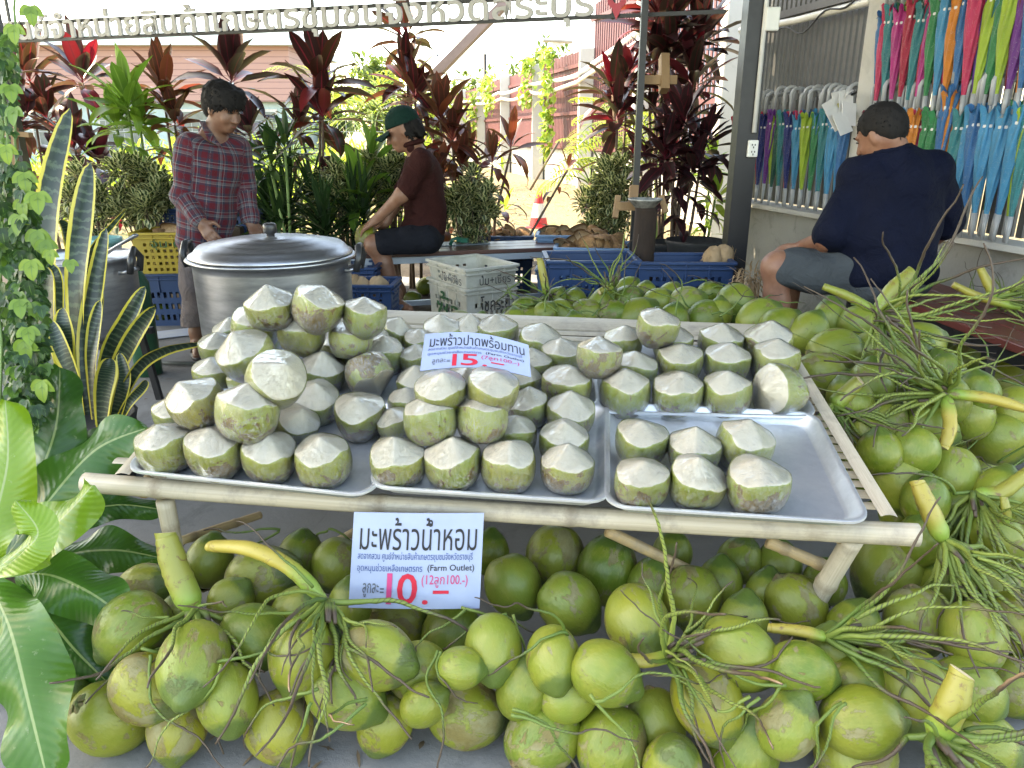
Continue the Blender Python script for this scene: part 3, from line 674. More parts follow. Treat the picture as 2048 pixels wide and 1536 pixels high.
TRN = {'FL': 'front left tray', 'FM': 'front middle tray', 'FR': 'half empty tray', 'BL': 'back left tray', 'BM': 'tray behind curved sign', 'BR': 'back right tray'}
# key, row words, height above the tray in radii, items (column, row, width, roll, lean to the viewer, yellow, brown)
TR = [
 ('FL', 'front row of the', 0.0, [(330, 897, 110, -3, 0, .3, .5), (432, 907, 113, 2, 0, .2, .65), (540, 917, 105, 3, 4, .2, .5), (645, 924, 108, 0, 4, .2, .5)]),
 ('FL', 'rear row of the', 0.0, [(595, 850, 84, 30, 6, .2, .7), (720, 836, 98, 0, 10, .2, .95), (632, 808, 92, 8, 8, .1, .4), (350, 832, 80, 0, 0, .2, .3), (500, 850, 90, 0, 0, .2, .3)]),
 ('FL', 'upper tier over the', 1.35, [(390, 808, 106, -18, 10, .95, .7), (497, 827, 120, 10, -12, .25, .5)]),
 ('FL', 'top of the', 2.3, [(553, 764, 112, 35, 25, .2, .4)]),
 ('BL', 'front row of the', 0.0, [(645, 745, 90, 8, 5, .1, .5), (740, 757, 92, 150, 25, .1, .9), (430, 752, 80, 0, 0, .2, .4), (590, 752, 80, 0, 0, .2, .4), (500, 765, 82, -10, 0, .1, .3), (765, 712, 82, 10, 0, .1, .5)]),
 ('BL', 'rear row of the', 0.0, [(795, 670, 72, 20, 0, .1, .4), (740, 690, 76, 0, 0, .1, .3), (435, 700, 72, 0, 0, .2, .3), (460, 668, 66, -5, 0, .1, .5), (680, 700, 76, 0, 0, .1, .4), (520, 690, 80, 0, 0, .1, .4)]),
 ('BL', 'second tier over the', 1.35, [(490, 712, 108, -22, 12, .1, .4), (605, 668, 92, 5, 0, .1, .3), (703, 681, 84, 3, -14, .05, .3), (512, 655, 90, 15, 12, .1, .6)]),
 ('BL', 'top tier over the', 2.6, [(540, 617, 94, -3, 0, .15, .4), (637, 620, 98, 20, -5, .2, .9), (730, 637, 84, 5, -4, .1, .4)]),
 ('FM', 'front row of the', 0.0, [(795, 924, 108, 0, 2, .2, .35), (905, 927, 112, 0, 0, .15, .6), (1018, 932, 106, 2, 3, .4, .5), (1135, 937, 104, 0, -2, .25, .7)]),
 ('FM', 'rear row of the', 0.0, [(792, 852, 74, -10, 0, .5, .5), (1030, 872, 84, 3, 0, .15, .3), (1128, 887, 96, 0, 3, .1, .35), (1142, 832, 94, 0, 0, .1, .3), (1055, 818, 84, 0, -4, .1, .7), (815, 812, 74, 0, 0, .2, .4)]),
 ('FM', 'second tier over the', 1.35, [(860, 840, 102, -2, -8, .15, .4), (965, 838, 100, 2, -16, .2, .4)]),
 ('FM', 'top tier over the', 2.2, [(880, 788, 100, 3, 10, .2, .5), (985, 786, 100, 8, 8, .45, .4)]),
 ('BM', 'front row of the', 0.0, [(1135, 777, 97, 0, 0, .1, .8), (835, 768, 80, -5, 0, .1, .4), (1040, 762, 84, 5, 0, .1, .4), (935, 770, 84, 0, 0, .1, .5)]),
 ('BM', 'rear row of the', 0.0, [(1125, 717, 84, 0, 0, .05, .3), (1080, 688, 82, 8, 0, .05, .2), (1062, 735, 80, 5, 0, .2, .4), (832, 722, 66, 0, 0, .15, .4), (885, 668, 78, 0, 0, .1, .3), (940, 664, 74, 0, 0, .1, .3), (995, 668, 80, 0, 0, .1, .3), (840, 690, 66, 0, 0, .1, .3)]),
 ('BR', 'front row of the', 0.0, [(1250, 787, 97, 0, 0, .15, .4), (1353, 789, 98, 0, 0, .15, .45), (1452, 789, 96, 0, 0, .2, .6), (1557, 787, 102, -80, 15, .15, .4)]),
 ('BR', 'middle row of the', 0.0, [(1272, 742, 84, 2, 0, .2, .4), (1358, 730, 88, 0, 0, .2, .4), (1453, 727, 88, 0, 0, .15, .5), (1550, 724, 92, 0, 0, .15, .5)]),
 ('BR', 'back row of the', 0.0, [(1245, 687, 74, 0, 0, .1, .5), (1345, 690, 76, 0, 0, .1, .3), (1442, 690, 86, 0, 0, .05, .4), (1535, 688, 92, 0, 0, .1, .4)]),
 ('BR', 'upper tier over the', 1.4, [(1197, 717, 88, 4, -8, .25, .85), (1315, 657, 82, 6, 2, .15, .55)]),
 ('FR', 'back row in the', 0.0, [(1283, 890, 102, 0, 0, .15, .45), (1388, 902, 102, 0, 0, .15, .6), (1490, 892, 110, 10, 0, .2, .4)]),
 ('FR', 'front row in the', 0.0, [(1282, 969, 106, 0, 0, .15, .75), (1394, 967, 112, 4, 2, .15, .3), (1513, 974, 120, 0, 0, .15, .95)]),
]
def trimmed(p, r, roll, lean, label, ye, br, variant):
    (md, fd), zb = variant
    o = bpy.data.objects.new('trimmed_coconut', md); sc.collection.objects.link(o)
    n = TN.copy(); n = Quaternion(FWD, -R(-roll)) @ n; n = Quaternion(RIGHT, R(lean)) @ n
    o.rotation_mode = 'QUATERNION'; o.rotation_quaternion = n.to_track_quat('Z', 'Y') @ Quaternion((0, 0, 1), random.uniform(0, 6.28))
    o.location = p; o.scale = (r, r, r); o.color = (ye, br, random.random(), 1)
    f = bpy.data.objects.new('plastic_wrap', fd); sc.collection.objects.link(f); f.parent = o
    return tag(o, label, 'coconut', 'wrapped trimmed coconuts for sale')
for key, row, tier, items in TR:
    for k, (u, v, wpx, roll, lean, ye, br) in enumerate(sorted(items)):
        var = TRIM[random.randrange(len(TRIM))]
        r = .058
        for _ in range(4):
            c = onplane(u, v-.05*wpx, .004 + r*var[1] + tier*r); t = (c-Vector((0, 0, CAMZ))).dot(FWD); r = wpx*1.03*t/FPX/2
        side = 'wrapped peeled coconut' if br < .6 else 'stained wrapped coconut'
        if ye > .8: side = 'yellow skinned wrapped coconut'
        if len(items) > 1: lab = '%s, %s from left in %s %s' % (side, ORD[k], row.replace(' the', ''), TRN[key])
        else: lab = '%s lying alone on the %s stack over the %s' % (side, 'top', TRN[key])
        trimmed(c, r, roll+random.uniform(-3, 3), lean+random.uniform(-3, 3), lab, ye, br, var)
# ================================================================== beyond the roof: fence, building, trees
fence_red = mat('fence_red', (.12, .040, .043), (.095, .031, .035), rough=.55, nscale=2, bump=.05)
fence_post_m = MATS['post_concrete']
CF = 6825.0
def fencep(t, z, off=0.0):
    u = 655 + CF/t; p = W(u, 270, t); return Vector((p.x+off, p.y, z))
ts = [8.4, 10.7, 13.0, 15.9, 18.8, 21.7, 24.6, 27.5, 30.4, 33.3]
fb = MB(); a, b = fencep(8.4, 0), fencep(34, 0)
fdir = (b-a).normalized(); fn_ = Vector((-fdir.y, fdir.x, 0)); 
if fn_.x > 0: fn_ = -fn_
fb.beam(a - fn_*.1 + Vector((0, 0, .48)), b - fn_*.1 + Vector((0, 0, .48)), .15, .98)
tag(fb.build('fence_base_wall', concrete('base_concrete', (.33, .315, .29), (.43, .41, .38), .5), None, False), 'low concrete wall running away under the red fence', 'wall')
for i in range(len(ts)-1):
    p, q = fencep(ts[i], 0), fencep(ts[i+1], 0); L = (q-p).length; d = (q-p).normalized()
    dense = ts[i] >= 13.0
    ht = [2.66, 2.66, 2.66, 2.6, 2.62, 2.58, 2.62, 2.6, 2.6][i]
    if not dense: ht = 3.3
    pan = thing('metal_fence', p + d*L/2, '', 'fence', 'red fence panels along the straw ground')
    pan['label'] = ('solid' if ts[i] >= 15 else 'slatted') + ' dark red metal fence panel, ' + ORD[max(0, i)] + ' bay counting from the plant rack'
    mb = MB(); st = .105 if not dense else (.10 if i == 2 else .085); n = int(L/st); wd = .05 if not dense else (.072 if i == 2 else .080)
    for k in range(n):
        c = p + d*(.05+k*st); h2 = ht - random.uniform(0, .03)
        mb.box(c + Vector((0, 0, .97+(h2-.97)/2)), (wd, .02, h2-.97), rotmat(rz=math.atan2(d.y, d.x)))
    mb.build('slats', fence_red, pan, False)
    for z in (1.02, 1.62, ht-.25):
        MB().beam(p+fn_*.03+Vector((0, 0, z)), q+fn_*.03+Vector((0, 0, z)), .04, .06).build('rail', fence_red, pan, False)
for i, t in enumerate(ts):
    p = fencep(t, 0) + fn_*.10; mb = MB(); mb.beam(p, p+Vector((0, 0, 2.62 if t > 12 else 3.2)), .24, .24, (0, 1, 0))
    o = bevel(mb.build('fence_post', fence_post_m, loc=p, smooth=False), .015)
    tag(o, 'pale concrete fence post, %s from the plant rack along the red fence' % ORD[i], 'post', 'concrete posts along the red fence')
# conduits sagging between the posts
for k, (dz, nm) in enumerate(((0., 'upper of two pale conduits looping along the red fence'), (-.14, 'lower of two pale conduits looping along the red fence'))):
    pts = []
    for i in range(2, len(ts)-1):
        for j in range(8):
            q = j/8; t = ts[i]+(ts[i+1]-ts[i])*q; pts.append(fencep(t, 2.22+dz-(.035+.03*k)*math.sin(q*math.pi)+.02*math.sin(i*2.3+k*2+q*5)) + fn_*.26)
    pts.insert(0, fencep(9.5, 2.75+dz)+fn_*.22)
    mb = MB(); mb.tube(pts, .035, 6); tag(mb.build('conduit', pvc), nm, 'conduit')
# solar street lamps on the posts
for t, nm in ((13.0, 'solar street lamp on the nearest pale fence post'), (21.7, 'small solar street lamp on a far fence post')):
    p = fencep(t, 2.5) + fn_*.2; lp = thing('street_lamp', p, nm, 'street lamp', 'solar street lamps on the fence')
    MB().tube([p, p+Vector((0, 0, .22)), p+Vector((-.12, -.03, .27)), p+Vector((-.36, -.06, .25))], .018, 8).build('arm', pvc, lp)
    bevel(MB().box(p+Vector((-.40, -.06, .22)), (.50, .26, .045), rotmat(ry=.05)).build('lamp_head', mat('lamp_grey', (.45, .46, .47), rough=.5), lp, False), .02)
    MB().box(p+Vector((-.40, -.06, .18)), (.18, .14, .05)).build('lamp_glass', mat('lamp_lens', (.75, .72, .65), rough=.3), lp, False)
# creepers on the fence
vine_leaf = None
def leaf_mat(name, base, edge, rib, tr=.35, rough=.45, mode='plain', rndcols=None, spec=.5, trcol=None):
    s = NT(name); at = s.attr('lf'); sx = s.n('ShaderNodeSeparateXYZ'); s.l(at.outputs['Vector'], sx.inputs[0])
    u, v, r = sx.outputs
    au = s.math('ABSOLUTE', u); col = None
    ov = s.coord('Object', False)
    c0 = s.mix(s.ramp(s.noise(ov, 5, 4, .6), [(.35, 0.), (.65, 1.)]), base, tuple(x*.6 for x in base))
    if rndcols:
        c0 = s.mix(.72, c0, s.ramp(r, rndcols, 'LINEAR'))
    if mode == 'cordyline':
        stripe = s.math('MULTIPLY_ADD', s.math('SINE', s.math('MULTIPLY', au, 26)), .18, .0, clamp=True)
        c0 = s.mix(stripe, c0, edge)
        col = s.mix(s.ramp(au, [(.78, 0.), (.97, .8)]), c0, edge); col = s.mix(s.ramp(au, [(.03, 1.), (.13, 0.)]), col, rib)
        col = s.mix(s.ramp(v, [(.08, 1.), (.32, 0.)]), col, rib)
    elif mode == 'snake':
        w_ = s.math('SINE', s.math('ADD', s.math('MULTIPLY', v, 150.), s.math('MULTIPLY', s.noise(ov, 26, 4, .65), 9.)))
        c1 = s.mix(s.ramp(w_, [(.2, 0.), (.95, .6)]), c0, rib)
        e = s.math('MULTIPLY_ADD', s.noise(ov, 14, 3), .16, au)
        col = s.mix(s.ramp(e, [(.80, 0.), (.85, 1.)]), c1, edge)
    elif mode == 'nest':
        vn = s.math('SINE', s.math('ADD', s.math('MULTIPLY', v, 150.), s.math('MULTIPLY', au, -16.)))
        col = s.mix(s.ramp(vn, [(.55, 0.), (1., .07)]), c0, tuple(min(1, x*1.5+.02) for x in base))
        col = s.mix(s.ramp(au, [(.028, 1.), (.05, 0.)]), col, rib)
        col = s.mix(s.ramp(s.noise(ov, 60, 3, .7), [(.64, 0.), (.72, .35)]), col, (.3, .35, .2))
    elif mode == 'variegated':
        e = s.math('MULTIPLY_ADD', s.noise(ov, 60, 2), .5, au)
        col = s.mix(s.ramp(e, [(.72, 0.), (.85, 1.)]), c0, edge)
    else:
        col = s.mix(s.ramp(au, [(.03, .7), (.12, 0.)]), c0, rib)
        col = s.mix(s.ramp(au, [(.8, 0.), (1., .5)]), col, edge)
    nrm = None
    if mode == 'nest': nrm = s.bump(s.math('ADD', s.math('MULTIPLY', vn, .07), s.noise(ov, 12, 3)), .35, .01)
    b = s.bsdf(col, rough, 0, nrm, spec=spec, link=False)
    t = s.n('ShaderNodeBsdfTranslucent'); s.put(t.inputs[0], s.mix(.5, col, trcol) if trcol else s.mix(1.0, col, (1.5, 1.6, 1.1), 'MULTIPLY'))
    m = s.n('ShaderNodeMixShader'); m.inputs[0].default_value = tr; s.l(b.outputs[0], m.inputs[1]); s.l(t.outputs[0], m.inputs[2]); s.l(m.outputs[0], s.out.inputs[0])
    MATS[name] = s.m; return s.m
L_vine = leaf_mat('creeper_leaf', (.11, .20, .045), (.14, .24, .05), (.2, .3, .08), .45, rndcols=[(0., (.06, .13, .03)), (.6, (.13, .24, .04)), (1., (.26, .36, .06))])
L_bright = leaf_mat('bright_leaf', (.20, .30, .05), (.25, .34, .06), (.3, .36, .1), .45, rndcols=[(0., (.12, .22, .03)), (.6, (.24, .34, .05)), (1., (.42, .42, .08))])
for (t0, z0, hgt, wid, n, nm) in ((15.9, 2.75, .9, .35, 100, 'creeper hanging over the second concrete fence post'), (14.4, 2.75, 1.9, .28, 200, 'long green creeper hanging down the red fence'), (19.5, 2.7, .9, .7, 140, 'small creeper on the far red fence'), (21.7, 2.4, 1.6, .3, 140, 'thin creeper climbing a far fence post')):
    c = fencep(t0, z0) + fn_*.25; mb = MB()
    for k in range(n):
        q = random.random()**1.3; p = c + fdir*random.gauss(0, wid*(.6-.35*q)) + Vector((0, 0, -q*hgt)) + fn_*random.uniform(0, .2)
        mb.blade(p, (random.uniform(-1, .3), random.uniform(-1, .4), random.uniform(-1, .3)), random.uniform(.10, .18), random.uniform(.08, .13), .6, .15, 3, p=(.5, .8))
    mb.tube([c, c+Vector((.02, 0, -hgt*.5)), c+Vector((0, 0, -hgt))], .008, 5)
    tag(mb.build('creeper', L_bright), nm, 'creeper', 'creepers on the red fence')
# pale metal building behind the right end of the fence
s = NT('corrugated'); v = s.coord('Object', False); sx = s.n('ShaderNodeSeparateXYZ'); s.l(v, sx.inputs[0])
wv = s.math('SINE', s.math('MULTIPLY', sx.outputs[1], 22.)); s.bsdf(s.mix(s.ramp(wv, [(.2, 0.), (.9, .5)]), (.42, .47, .56), (.30, .35, .44)), .5, .1, s.bump(wv, .5, .02)); MATS['corrugated'] = s.m
sh = W(1235, 100, 24); mb = MB(); mb.box((sh.x+4.0, sh.y+6, 4.5), (8, 12, 9)); mb.cur = 1; mb.box((sh.x-.12, sh.y-.1, 4.5), (.3, .3, 9))
tag(mb.build('metal_shed', [MATS['corrugated'], steel], None, False), 'tall pale blue corrugated shed rising behind the red fence', 'building')
# long building with pink siding
s = NT('pink_siding'); v = s.coord('Object', False); sx = s.n('ShaderNodeSeparateXYZ'); s.l(v, sx.inputs[0])
f = s.math('FRACT', s.math('MULTIPLY', sx.outputs[2], 5.2)); s.bsdf(s.mix(s.ramp(f, [(.0, 1.), (.10, 1.), (.16, 0.)]), (.34, .20, .18), (.20, .11, .10)), .6, 0, s.bump(f, .3, .03)); MATS['pink_siding'] = s.m
bl = W(-260, 200, 25); br_ = W(585, 200, 25); zt = W(585, 96, 25).z; zm = W(585, 203, 25).z
bx = thing('long_building', ((bl.x+br_.x)/2, bl.y, 0), 'long low building with pink horizontal siding and pale teal roof trim', 'building')
L = br_.x-bl.x; cx = (bl.x+br_.x)/2; y0 = bl.y
MB().box((cx, y0+3, zm+(zt-zm)/2), (L, 6, zt-zm)).build('siding_wall', MATS['pink_siding'], bx, False)
MB().box((cx, y0+3.1, zm/2), (L-.3, 5.6, zm-.01)).build('lower_wall', mat('lower_wall', (.33, .45, .47), (.27, .38, .40), rough=.5), bx, False)
tm = MB(); tm.box((cx+.06, y0+2.9, zt+.13), (L+.5, 6.6, .26)); tm.build('roof_trim', mat('teal_trim', (.52, .62, .64), (.46, .57, .60), rough=.5), bx, False)
MB().box((cx+.06, y0+3.0, zt+.40), (L+.2, 6.2, .26)).build('roof', mat('roof_pale', (.62, .64, .64), rough=.5), bx, False)
for k in range(6):
    x = cx-L/2+1.2+k*2.3; fr = MB().box((x, y0+.28, zm*.55), (1.5, .06, zm*.7)).build('window', mat('window_frame', (.55, .55, .53)), bx, False)
    MB().box((x, y0+.235, zm*.55), (1.34, .03, zm*.62)).build('pane', mat('window_glass', (.10, .14, .15), rough=.1), fr, False)
# wire mesh fence in front of it
mb = MB(); fx = W(40, 250, 14); n = 44
for k in range(n): x = -9.5+k*.16; mb.beam((x, fx.y, 0), (x, fx.y, 1.5), .012, .012)
for z in (.1, .5, .9, 1.3, 1.5): mb.beam((-9.6, fx.y-.012, z), (-2.4, fx.y-.012, z), .014, .014)
tag(mb.build('wire_fence', mat('wire_grey', (.30, .33, .35), rough=.5), None, False), 'thin grey wire fence standing among the weeds before the long building', 'fence')
# trees and poles far off
bark = mat('bark', (.16, .12, .09), (.09, .07, .05), rough=.9, bump=.5)
L_tree = leaf_mat('tree_leaf', (.10, .15, .04), (.12, .17, .05), (.12, .17, .05), .35, rough=.7, rndcols=[(0., (.05, .09, .03)), (.5, (.11, .16, .05)), (1., (.20, .25, .08))])
def tree(u, vtop, t, wpx, label, seed, n=1100, leaf=.34):
    rr = random.Random(seed); g0 = W(u, 270, t); h = W(u, vtop, t).z; rw = wpx*t/FPX/2; base = Vector((g0.x, g0.y, 0))
    tr = thing('tree', base, label, 'tree', 'trees beyond the fence')
    top = base + Vector((0, 0, h)); mb = MB(); mb.tube([base, base+Vector((.1, 0, h*.35)), base+Vector((0, .1, h*.75))], [.05*h, .04*h, .012*h], 8)
    cl = []
    for k in range(16):
        a = rr.uniform(0, 6.3); q = rr.random()**.6; zz = rr.uniform(.35, 1.0); k_ = math.sin(min(1, (zz-.25)/.75)*math.pi*.9)**.6
        c = base + Vector((math.cos(a)*q*rw*k_, math.sin(a)*q*rw*k_, h*zz*.95)); cl.append((c, rw*rr.uniform(.22, .4)))
        mb.tube([base+Vector((0, 0, h*min(.7, zz*.6))), base.lerp(c, .6)+Vector((0, 0, h*.1)), c], [.014*h, .009*h, .003*h], 5)
    mb.build('trunk', bark, tr)
    m = MB()
    for k in range(n):
        c, r = cl[rr.randrange(len(cl))]; d = Vector((rr.gauss(0, 1), rr.gauss(0, 1), rr.gauss(0, .8))).normalized()
        p = c + d*r*rr.random()**.4
        m.blade(p, d+Vector((rr.uniform(-.6, .6), rr.uniform(-.6, .6), rr.uniform(-.9, .3))), leaf*rr.uniform(.6, 1.3), leaf*.45, .5, .2, 2, rr.random())
    m.build('crown', L_tree, tr)
tree(745, 120, 34, 130, 'hazy broad tree behind the brown diagonal beam', 1, leaf=.55)
tree(1010, 128, 44, 170, 'pale distant tree above the far end of the red fence', 2, leaf=.6)
tree(1090, 100, 46, 150, 'taller pale tree showing over the middle of the red fence', 3, leaf=.6)
tree(880, 180, 30, 110, 'feathery low tree left of the thin dark pole', 4, leaf=.45)
tree(640, 165, 30, 130, 'bushy green tree behind the tall cordyline beside the long building', 5, leaf=.5)
tree(1180, 150, 40, 90, 'small hazy tree top over the lamp on the fence', 6, leaf=.55)
p = W(971, 270, 28); mb = MB(); mb.tube([Vector((p.x, p.y, 0)), Vector((p.x, p.y, W(971, 113, 28).z))], .07, 8); tag(mb.build('utility_pole', steel), 'thin dark pole standing by the far fence end', 'pole')
p = W(846, 270, 24); mb = MB(); mb.tube([Vector((p.x, p.y, 0)), Vector((p.x, p.y, W(846, 60, 24).z))], .12, 8); tag(mb.build('concrete_pole', MATS['post_concrete']), 'pale concrete pole behind the sign letters', 'pole')
# shrubs and weeds beyond the planting
mb = MB(); rr = random.Random(12)
for k in range(5200):
    x = rr.uniform(-9, -.1); y = rr.uniform(9.0, 19)
    if x > -1.3-(y-9)*.06 and rr.random() < .85: continue
    p = Vector((x, y, 0)); hh = .25 + .5*(math.sin(x*1.3+y)*.5+.5) + (.35 if y > 14 else 0)
    mb.blade(p + Vector((0, 0, rr.random()*hh)), (rr.uniform(-.7, .7), rr.uniform(-.7, .4), 1), rr.uniform(.2, .5), rr.uniform(.03, .09), rr.uniform(.4, 1.6), .2, 3, rr.random())
tag(mb.build('weeds', L_bright), 'sunlit yellow green weeds growing beyond the planting', 'weeds', kind='stuff')
# straw litter
mb = MB(); straw_l = mat('straw_stalk', (.36, .295, .17), (.23, .17, .09), rough=.8)
for k in range(2600):
    t = rr.uniform(7.8, 15); x = rr.uniform(-1.2, 3.6); y = t; z = .012 + .33*max(0, min(1, (y-8.4)/3.5)) + .05*math.sin(x*1.7)*math.sin(y*1.1)*min(1, max(0, (y-8.6)/2))
    a = rr.uniform(0, 6.3); l = rr.uniform(.08, .22)
    mb.blade((x, y, z+.01), (math.cos(a), math.sin(a), rr.uniform(.0, .35)), l, .016, rr.uniform(.2, 1.0), .1, 3, rr.random(), p=(.1, .3))
tag(mb.build('straw_litter', straw_l), 'dry straw scattered over the sunny ground', 'straw', kind='stuff')
# brown beam leaning across the sky and a stick by the fence
mb = MB(); mb.beam(W(1012, 5, 7.4), W(800, 222, 7.4), .085, .085, FWD); tag(mb.build('diagonal_beam', mat('brown_beam', (.20, .145, .125), (.16, .115, .10), rough=.5), None, False), 'brown grey diagonal beam slanting behind the hanging sign letters', 'beam')
mb = MB(); mb.tube([W(1118, 282, 9.0), W(1060, 380, 9.3)], .016, 6); tag(mb.build('leaning_stick', bark), 'thin dark stick leaning in the straw before the fence', 'stick')
# traffic cone
cp = WZ(1077, 455, .115)
cone = thing('traffic_cone', cp, 'red and white traffic cone standing on the straw behind the crates', 'cone')
h = W(1077, 384, (cp-Vector((0, 0, CAMZ))).dot(FWD)).z - cp.z
red = mat('cone_red', (.52, .025, .03), (.42, .02, .025), rough=.5); whi = mat('cone_white', (.68, .66, .6), rough=.6)
def cr(k): return .125*(1-k)+.036*k
mb = MB(); mb.lathe([(cr(0), 0), (cr(.30), h*.30)], 24, cp); mb.build('cone_body', red, cone); mb = MB(); mb.lathe([(cr(.70), h*.70), (cr(1), h), (.026, h+.008), (.024, h-.03)], 24, cp); mb.build('cone_tip', red, cone)
MB().lathe([(cr(.30)+.001, h*.298), (cr(.70)+.001, h*.702)], 24, cp).build('reflective_band', whi, cone)
bevel(MB().box(cp+Vector((0, 0, .005)), (.34, .34, .03)).build('cone_base', red, cone, False), .01)
# ================================================================== plants
L_cordy = leaf_mat('cordyline_leaf', (.03, .014, .013), (.12, .02, .022), (.22, .02, .04), .22, .32, 'cordyline',
    rndcols=[(0., (.022, .011, .012)), (.35, (.045, .016, .016)), (.6, (.075, .034, .018)), (.8, (.035, .036, .016)), (.93, (.13, .05, .022)), (1., (.36, .012, .035))])
L_dark = leaf_mat('dark_cordyline_leaf', (.02, .012, .015), (.10, .014, .025), (.12, .015, .03), .22, .3, 'cordyline',
    rndcols=[(0., (.012, .010, .012)), (.5, (.04, .016, .018)), (.75, (.03, .03, .02)), (.9, (.14, .02, .03)), (1., (.40, .012, .04))])
L_orange = leaf_mat('dry_cordyline_leaf', (.12, .045, .022), (.20, .05, .03), (.20, .04, .035), .28, .4, 'cordyline',
    rndcols=[(0., (.035, .014, .013)), (.3, (.075, .026, .018)), (.6, (.06, .04, .017)), (.85, (.16, .06, .022)), (1., (.22, .02, .03))])
L_green = leaf_mat('green_strap_leaf', (.10, .20, .035), (.14, .25, .05), (.2, .3, .08), .45, .35, 'plain', rndcols=[(0., (.05, .12, .025)), (.6, (.12, .24, .035)), (1., (.26, .38, .06))])
L_deep = leaf_mat('deep_green_leaf', (.022, .055, .018), (.03, .07, .02), (.05, .10, .03), .25, .35, 'plain', rndcols=[(0., (.009, .026, .010)), (.75, (.022, .055, .016)), (1., (.08, .14, .03))])
L_var = leaf_mat('variegated_leaf', (.06, .10, .032), (.50, .50, .29), (.12, .16, .06), .35, .4, 'variegated')
L_palm = leaf_mat('palm_leaf', (.22, .29, .04), (.26, .30, .05), (.3, .33, .08), .42, .4, 'plain', rndcols=[(0., (.16, .26, .04)), (.5, (.26, .34, .05)), (1., (.42, .42, .08))])
L_snake = leaf_mat('snake_plant_leaf', (.014, .034, .02), (.60, .50, .07), (.085, .125, .07), .1, .33, 'snake')
L_nest = leaf_mat('nest_fern_leaf', (.055, .15, .022), (.08, .15, .025), (.27, .34, .14), .35, .28, 'nest', rndcols=[(0., (.014, .06, .016)), (.5, (.05, .145, .022)), (1., (.20, .32, .02))])
stem_m = mat('plant_stem', (.12, .08, .06), (.20, .14, .10), rough=.8, nscale=30)
stem_g = mat('green_stem', (.11, .19, .05), (.16, .24, .07), rough=.6, nscale=20)
def gpos(u, t): p = W(u, 270, t); return Vector((p.x, p.y, 0))
def rosette(mb, c, n, L, wd, up=Vector((0, 0, 1)), spread=(.1, 1.5), bend=(.2, 1.1), rnd=(0, 1), p=(.55, .7), stalk=.16, rr=random, seg=6):
    for k in range(n):
        a = k*2.399+rr.uniform(-.3, .3); q = k/max(1, n-1); el = spread[0]+(spread[1]-spread[0])*q+rr.uniform(-.12, .12)
        d = Vector((math.cos(a)*math.sin(el), math.sin(a)*math.sin(el), math.cos(el)))
        l = L*rr.uniform(.75, 1.12)
        mb.blade(c + Vector((0, 0, .10*L*(1-2*q))), d, l, wd*rr.uniform(.8, 1.15), rr.uniform(*bend)*(.4+.8*q), .16, seg, rr.uniform(*rnd), p=p, stalk=stalk, twist=rr.uniform(-.5, .5), wave=.03)
def cordyline(name, t, heads, base_u, label, leafm=None, L=.34, wd=.085, n=20, spread=(.1, 1.75), rnd=(0, 1), stem=None, group='red leaved cordylines behind the stall', seed=0):
    rr = random.Random(seed+int(t*100)+base_u); b = gpos(base_u, t); o = thing(name, b, label, 'plant', group)
    st = MB(); lf = MB()
    for h in heads:
        u, v = h[0], h[1]; k = h[2] if len(h) > 2 else 1.0
        c = W(u, v, t+rr.uniform(-.12, .12)); s0 = b + Vector((rr.uniform(-.06, .06), rr.uniform(-.06, .06), 0))
        mid = s0.lerp(c, .5) + Vector((rr.uniform(-.04, .04), 0, .05))
        st.tube([s0, mid, c], [.014, .012, .009], 6)
        rosette(lf, c, int(n*(h[3] if len(h) > 3 else 1)), L*k, wd*k, spread=spread, rnd=rnd, rr=rr)
        # older leaves along the stem
        for q in range(5):
            z = rr.uniform(.55, .93); p = s0.lerp(c, z); a = rr.uniform(0, 6.3)
            lf.blade(p, (math.cos(a), math.sin(a), .2), L*k*.85, wd*k*.9, rr.uniform(.9, 1.9), .16, 6, rr.uniform(*rnd), p=(.55, .7), stalk=.2, wave=.04)
    st.build('stem', stem or stem_m, o); lf.build('foliage', leafm or L_cordy, o); return o
cordyline('cordyline', 6.3, [(60, 165, 1.1), (40, 250, 1.0), (95, 240, 1.0)], 85, 'tall maroon cordyline at the far left behind the creeper', L=.38, wd=.10)
cordyline('cordyline', 6.2, [(165, 165, 1.1), (150, 300, 1.0), (200, 330, .9)], 165, 'dark maroon cordyline with crimson leaf stalks beside the snake plant', L_dark, L=.40, wd=.11, rnd=(.2, 1))
cordyline('cordyline', 5.7, [(328, 195, 1.0), (350, 250, .9)], 335, 'orange and red cordyline just left of the man in plaid', L_orange, L=.38, wd=.09)
cordyline('cordyline', 5.8, [(462, 165, 1.15), (500, 270, .8)], 470, 'dark bronze cordyline above the head of the man in plaid', L_dark, L=.38, wd=.10, rnd=(.1, .9))
cordyline('cordyline', 5.7, [(640, 170, 1.15), (645, 235, 1.05), (600, 260, .8)], 640, 'bronze cordyline with one bright red leaf between the two men', L=.38, wd=.095)
cordyline('cordyline', 5.9, [(812, 80, 1.05, .8), (815, 170, 1.0), (830, 200, .9)], 822, 'tallest cordyline rising above the man in the cap into the sign', L=.37, wd=.085)
cordyline('cordyline', 5.8, [(880, 240, 1.0), (905, 280, .9), (925, 345, .9), (880, 360, .8)], 895, 'bronze and orange cordyline behind the seated man in maroon', L_orange, L=.36, wd=.09)
cordyline('cordyline', 5.9, [(1022, 300, .95, .7), (1135, 340, .6, .5), (985, 330, .8, .7)], 985, 'drooping sparse cordyline leaning towards the traffic cone', L_orange, L=.33, wd=.07, spread=(.1, 2.1))
cordyline('cordyline', 5.9, [(1225, 190, 1.0), (1235, 240, 1.0), (1255, 170, .9)], 1250, 'cordyline with crimson lower leaves left of the slim post', L_dark, L=.40, wd=.09, rnd=(.3, 1), spread=(.3, 2.1))
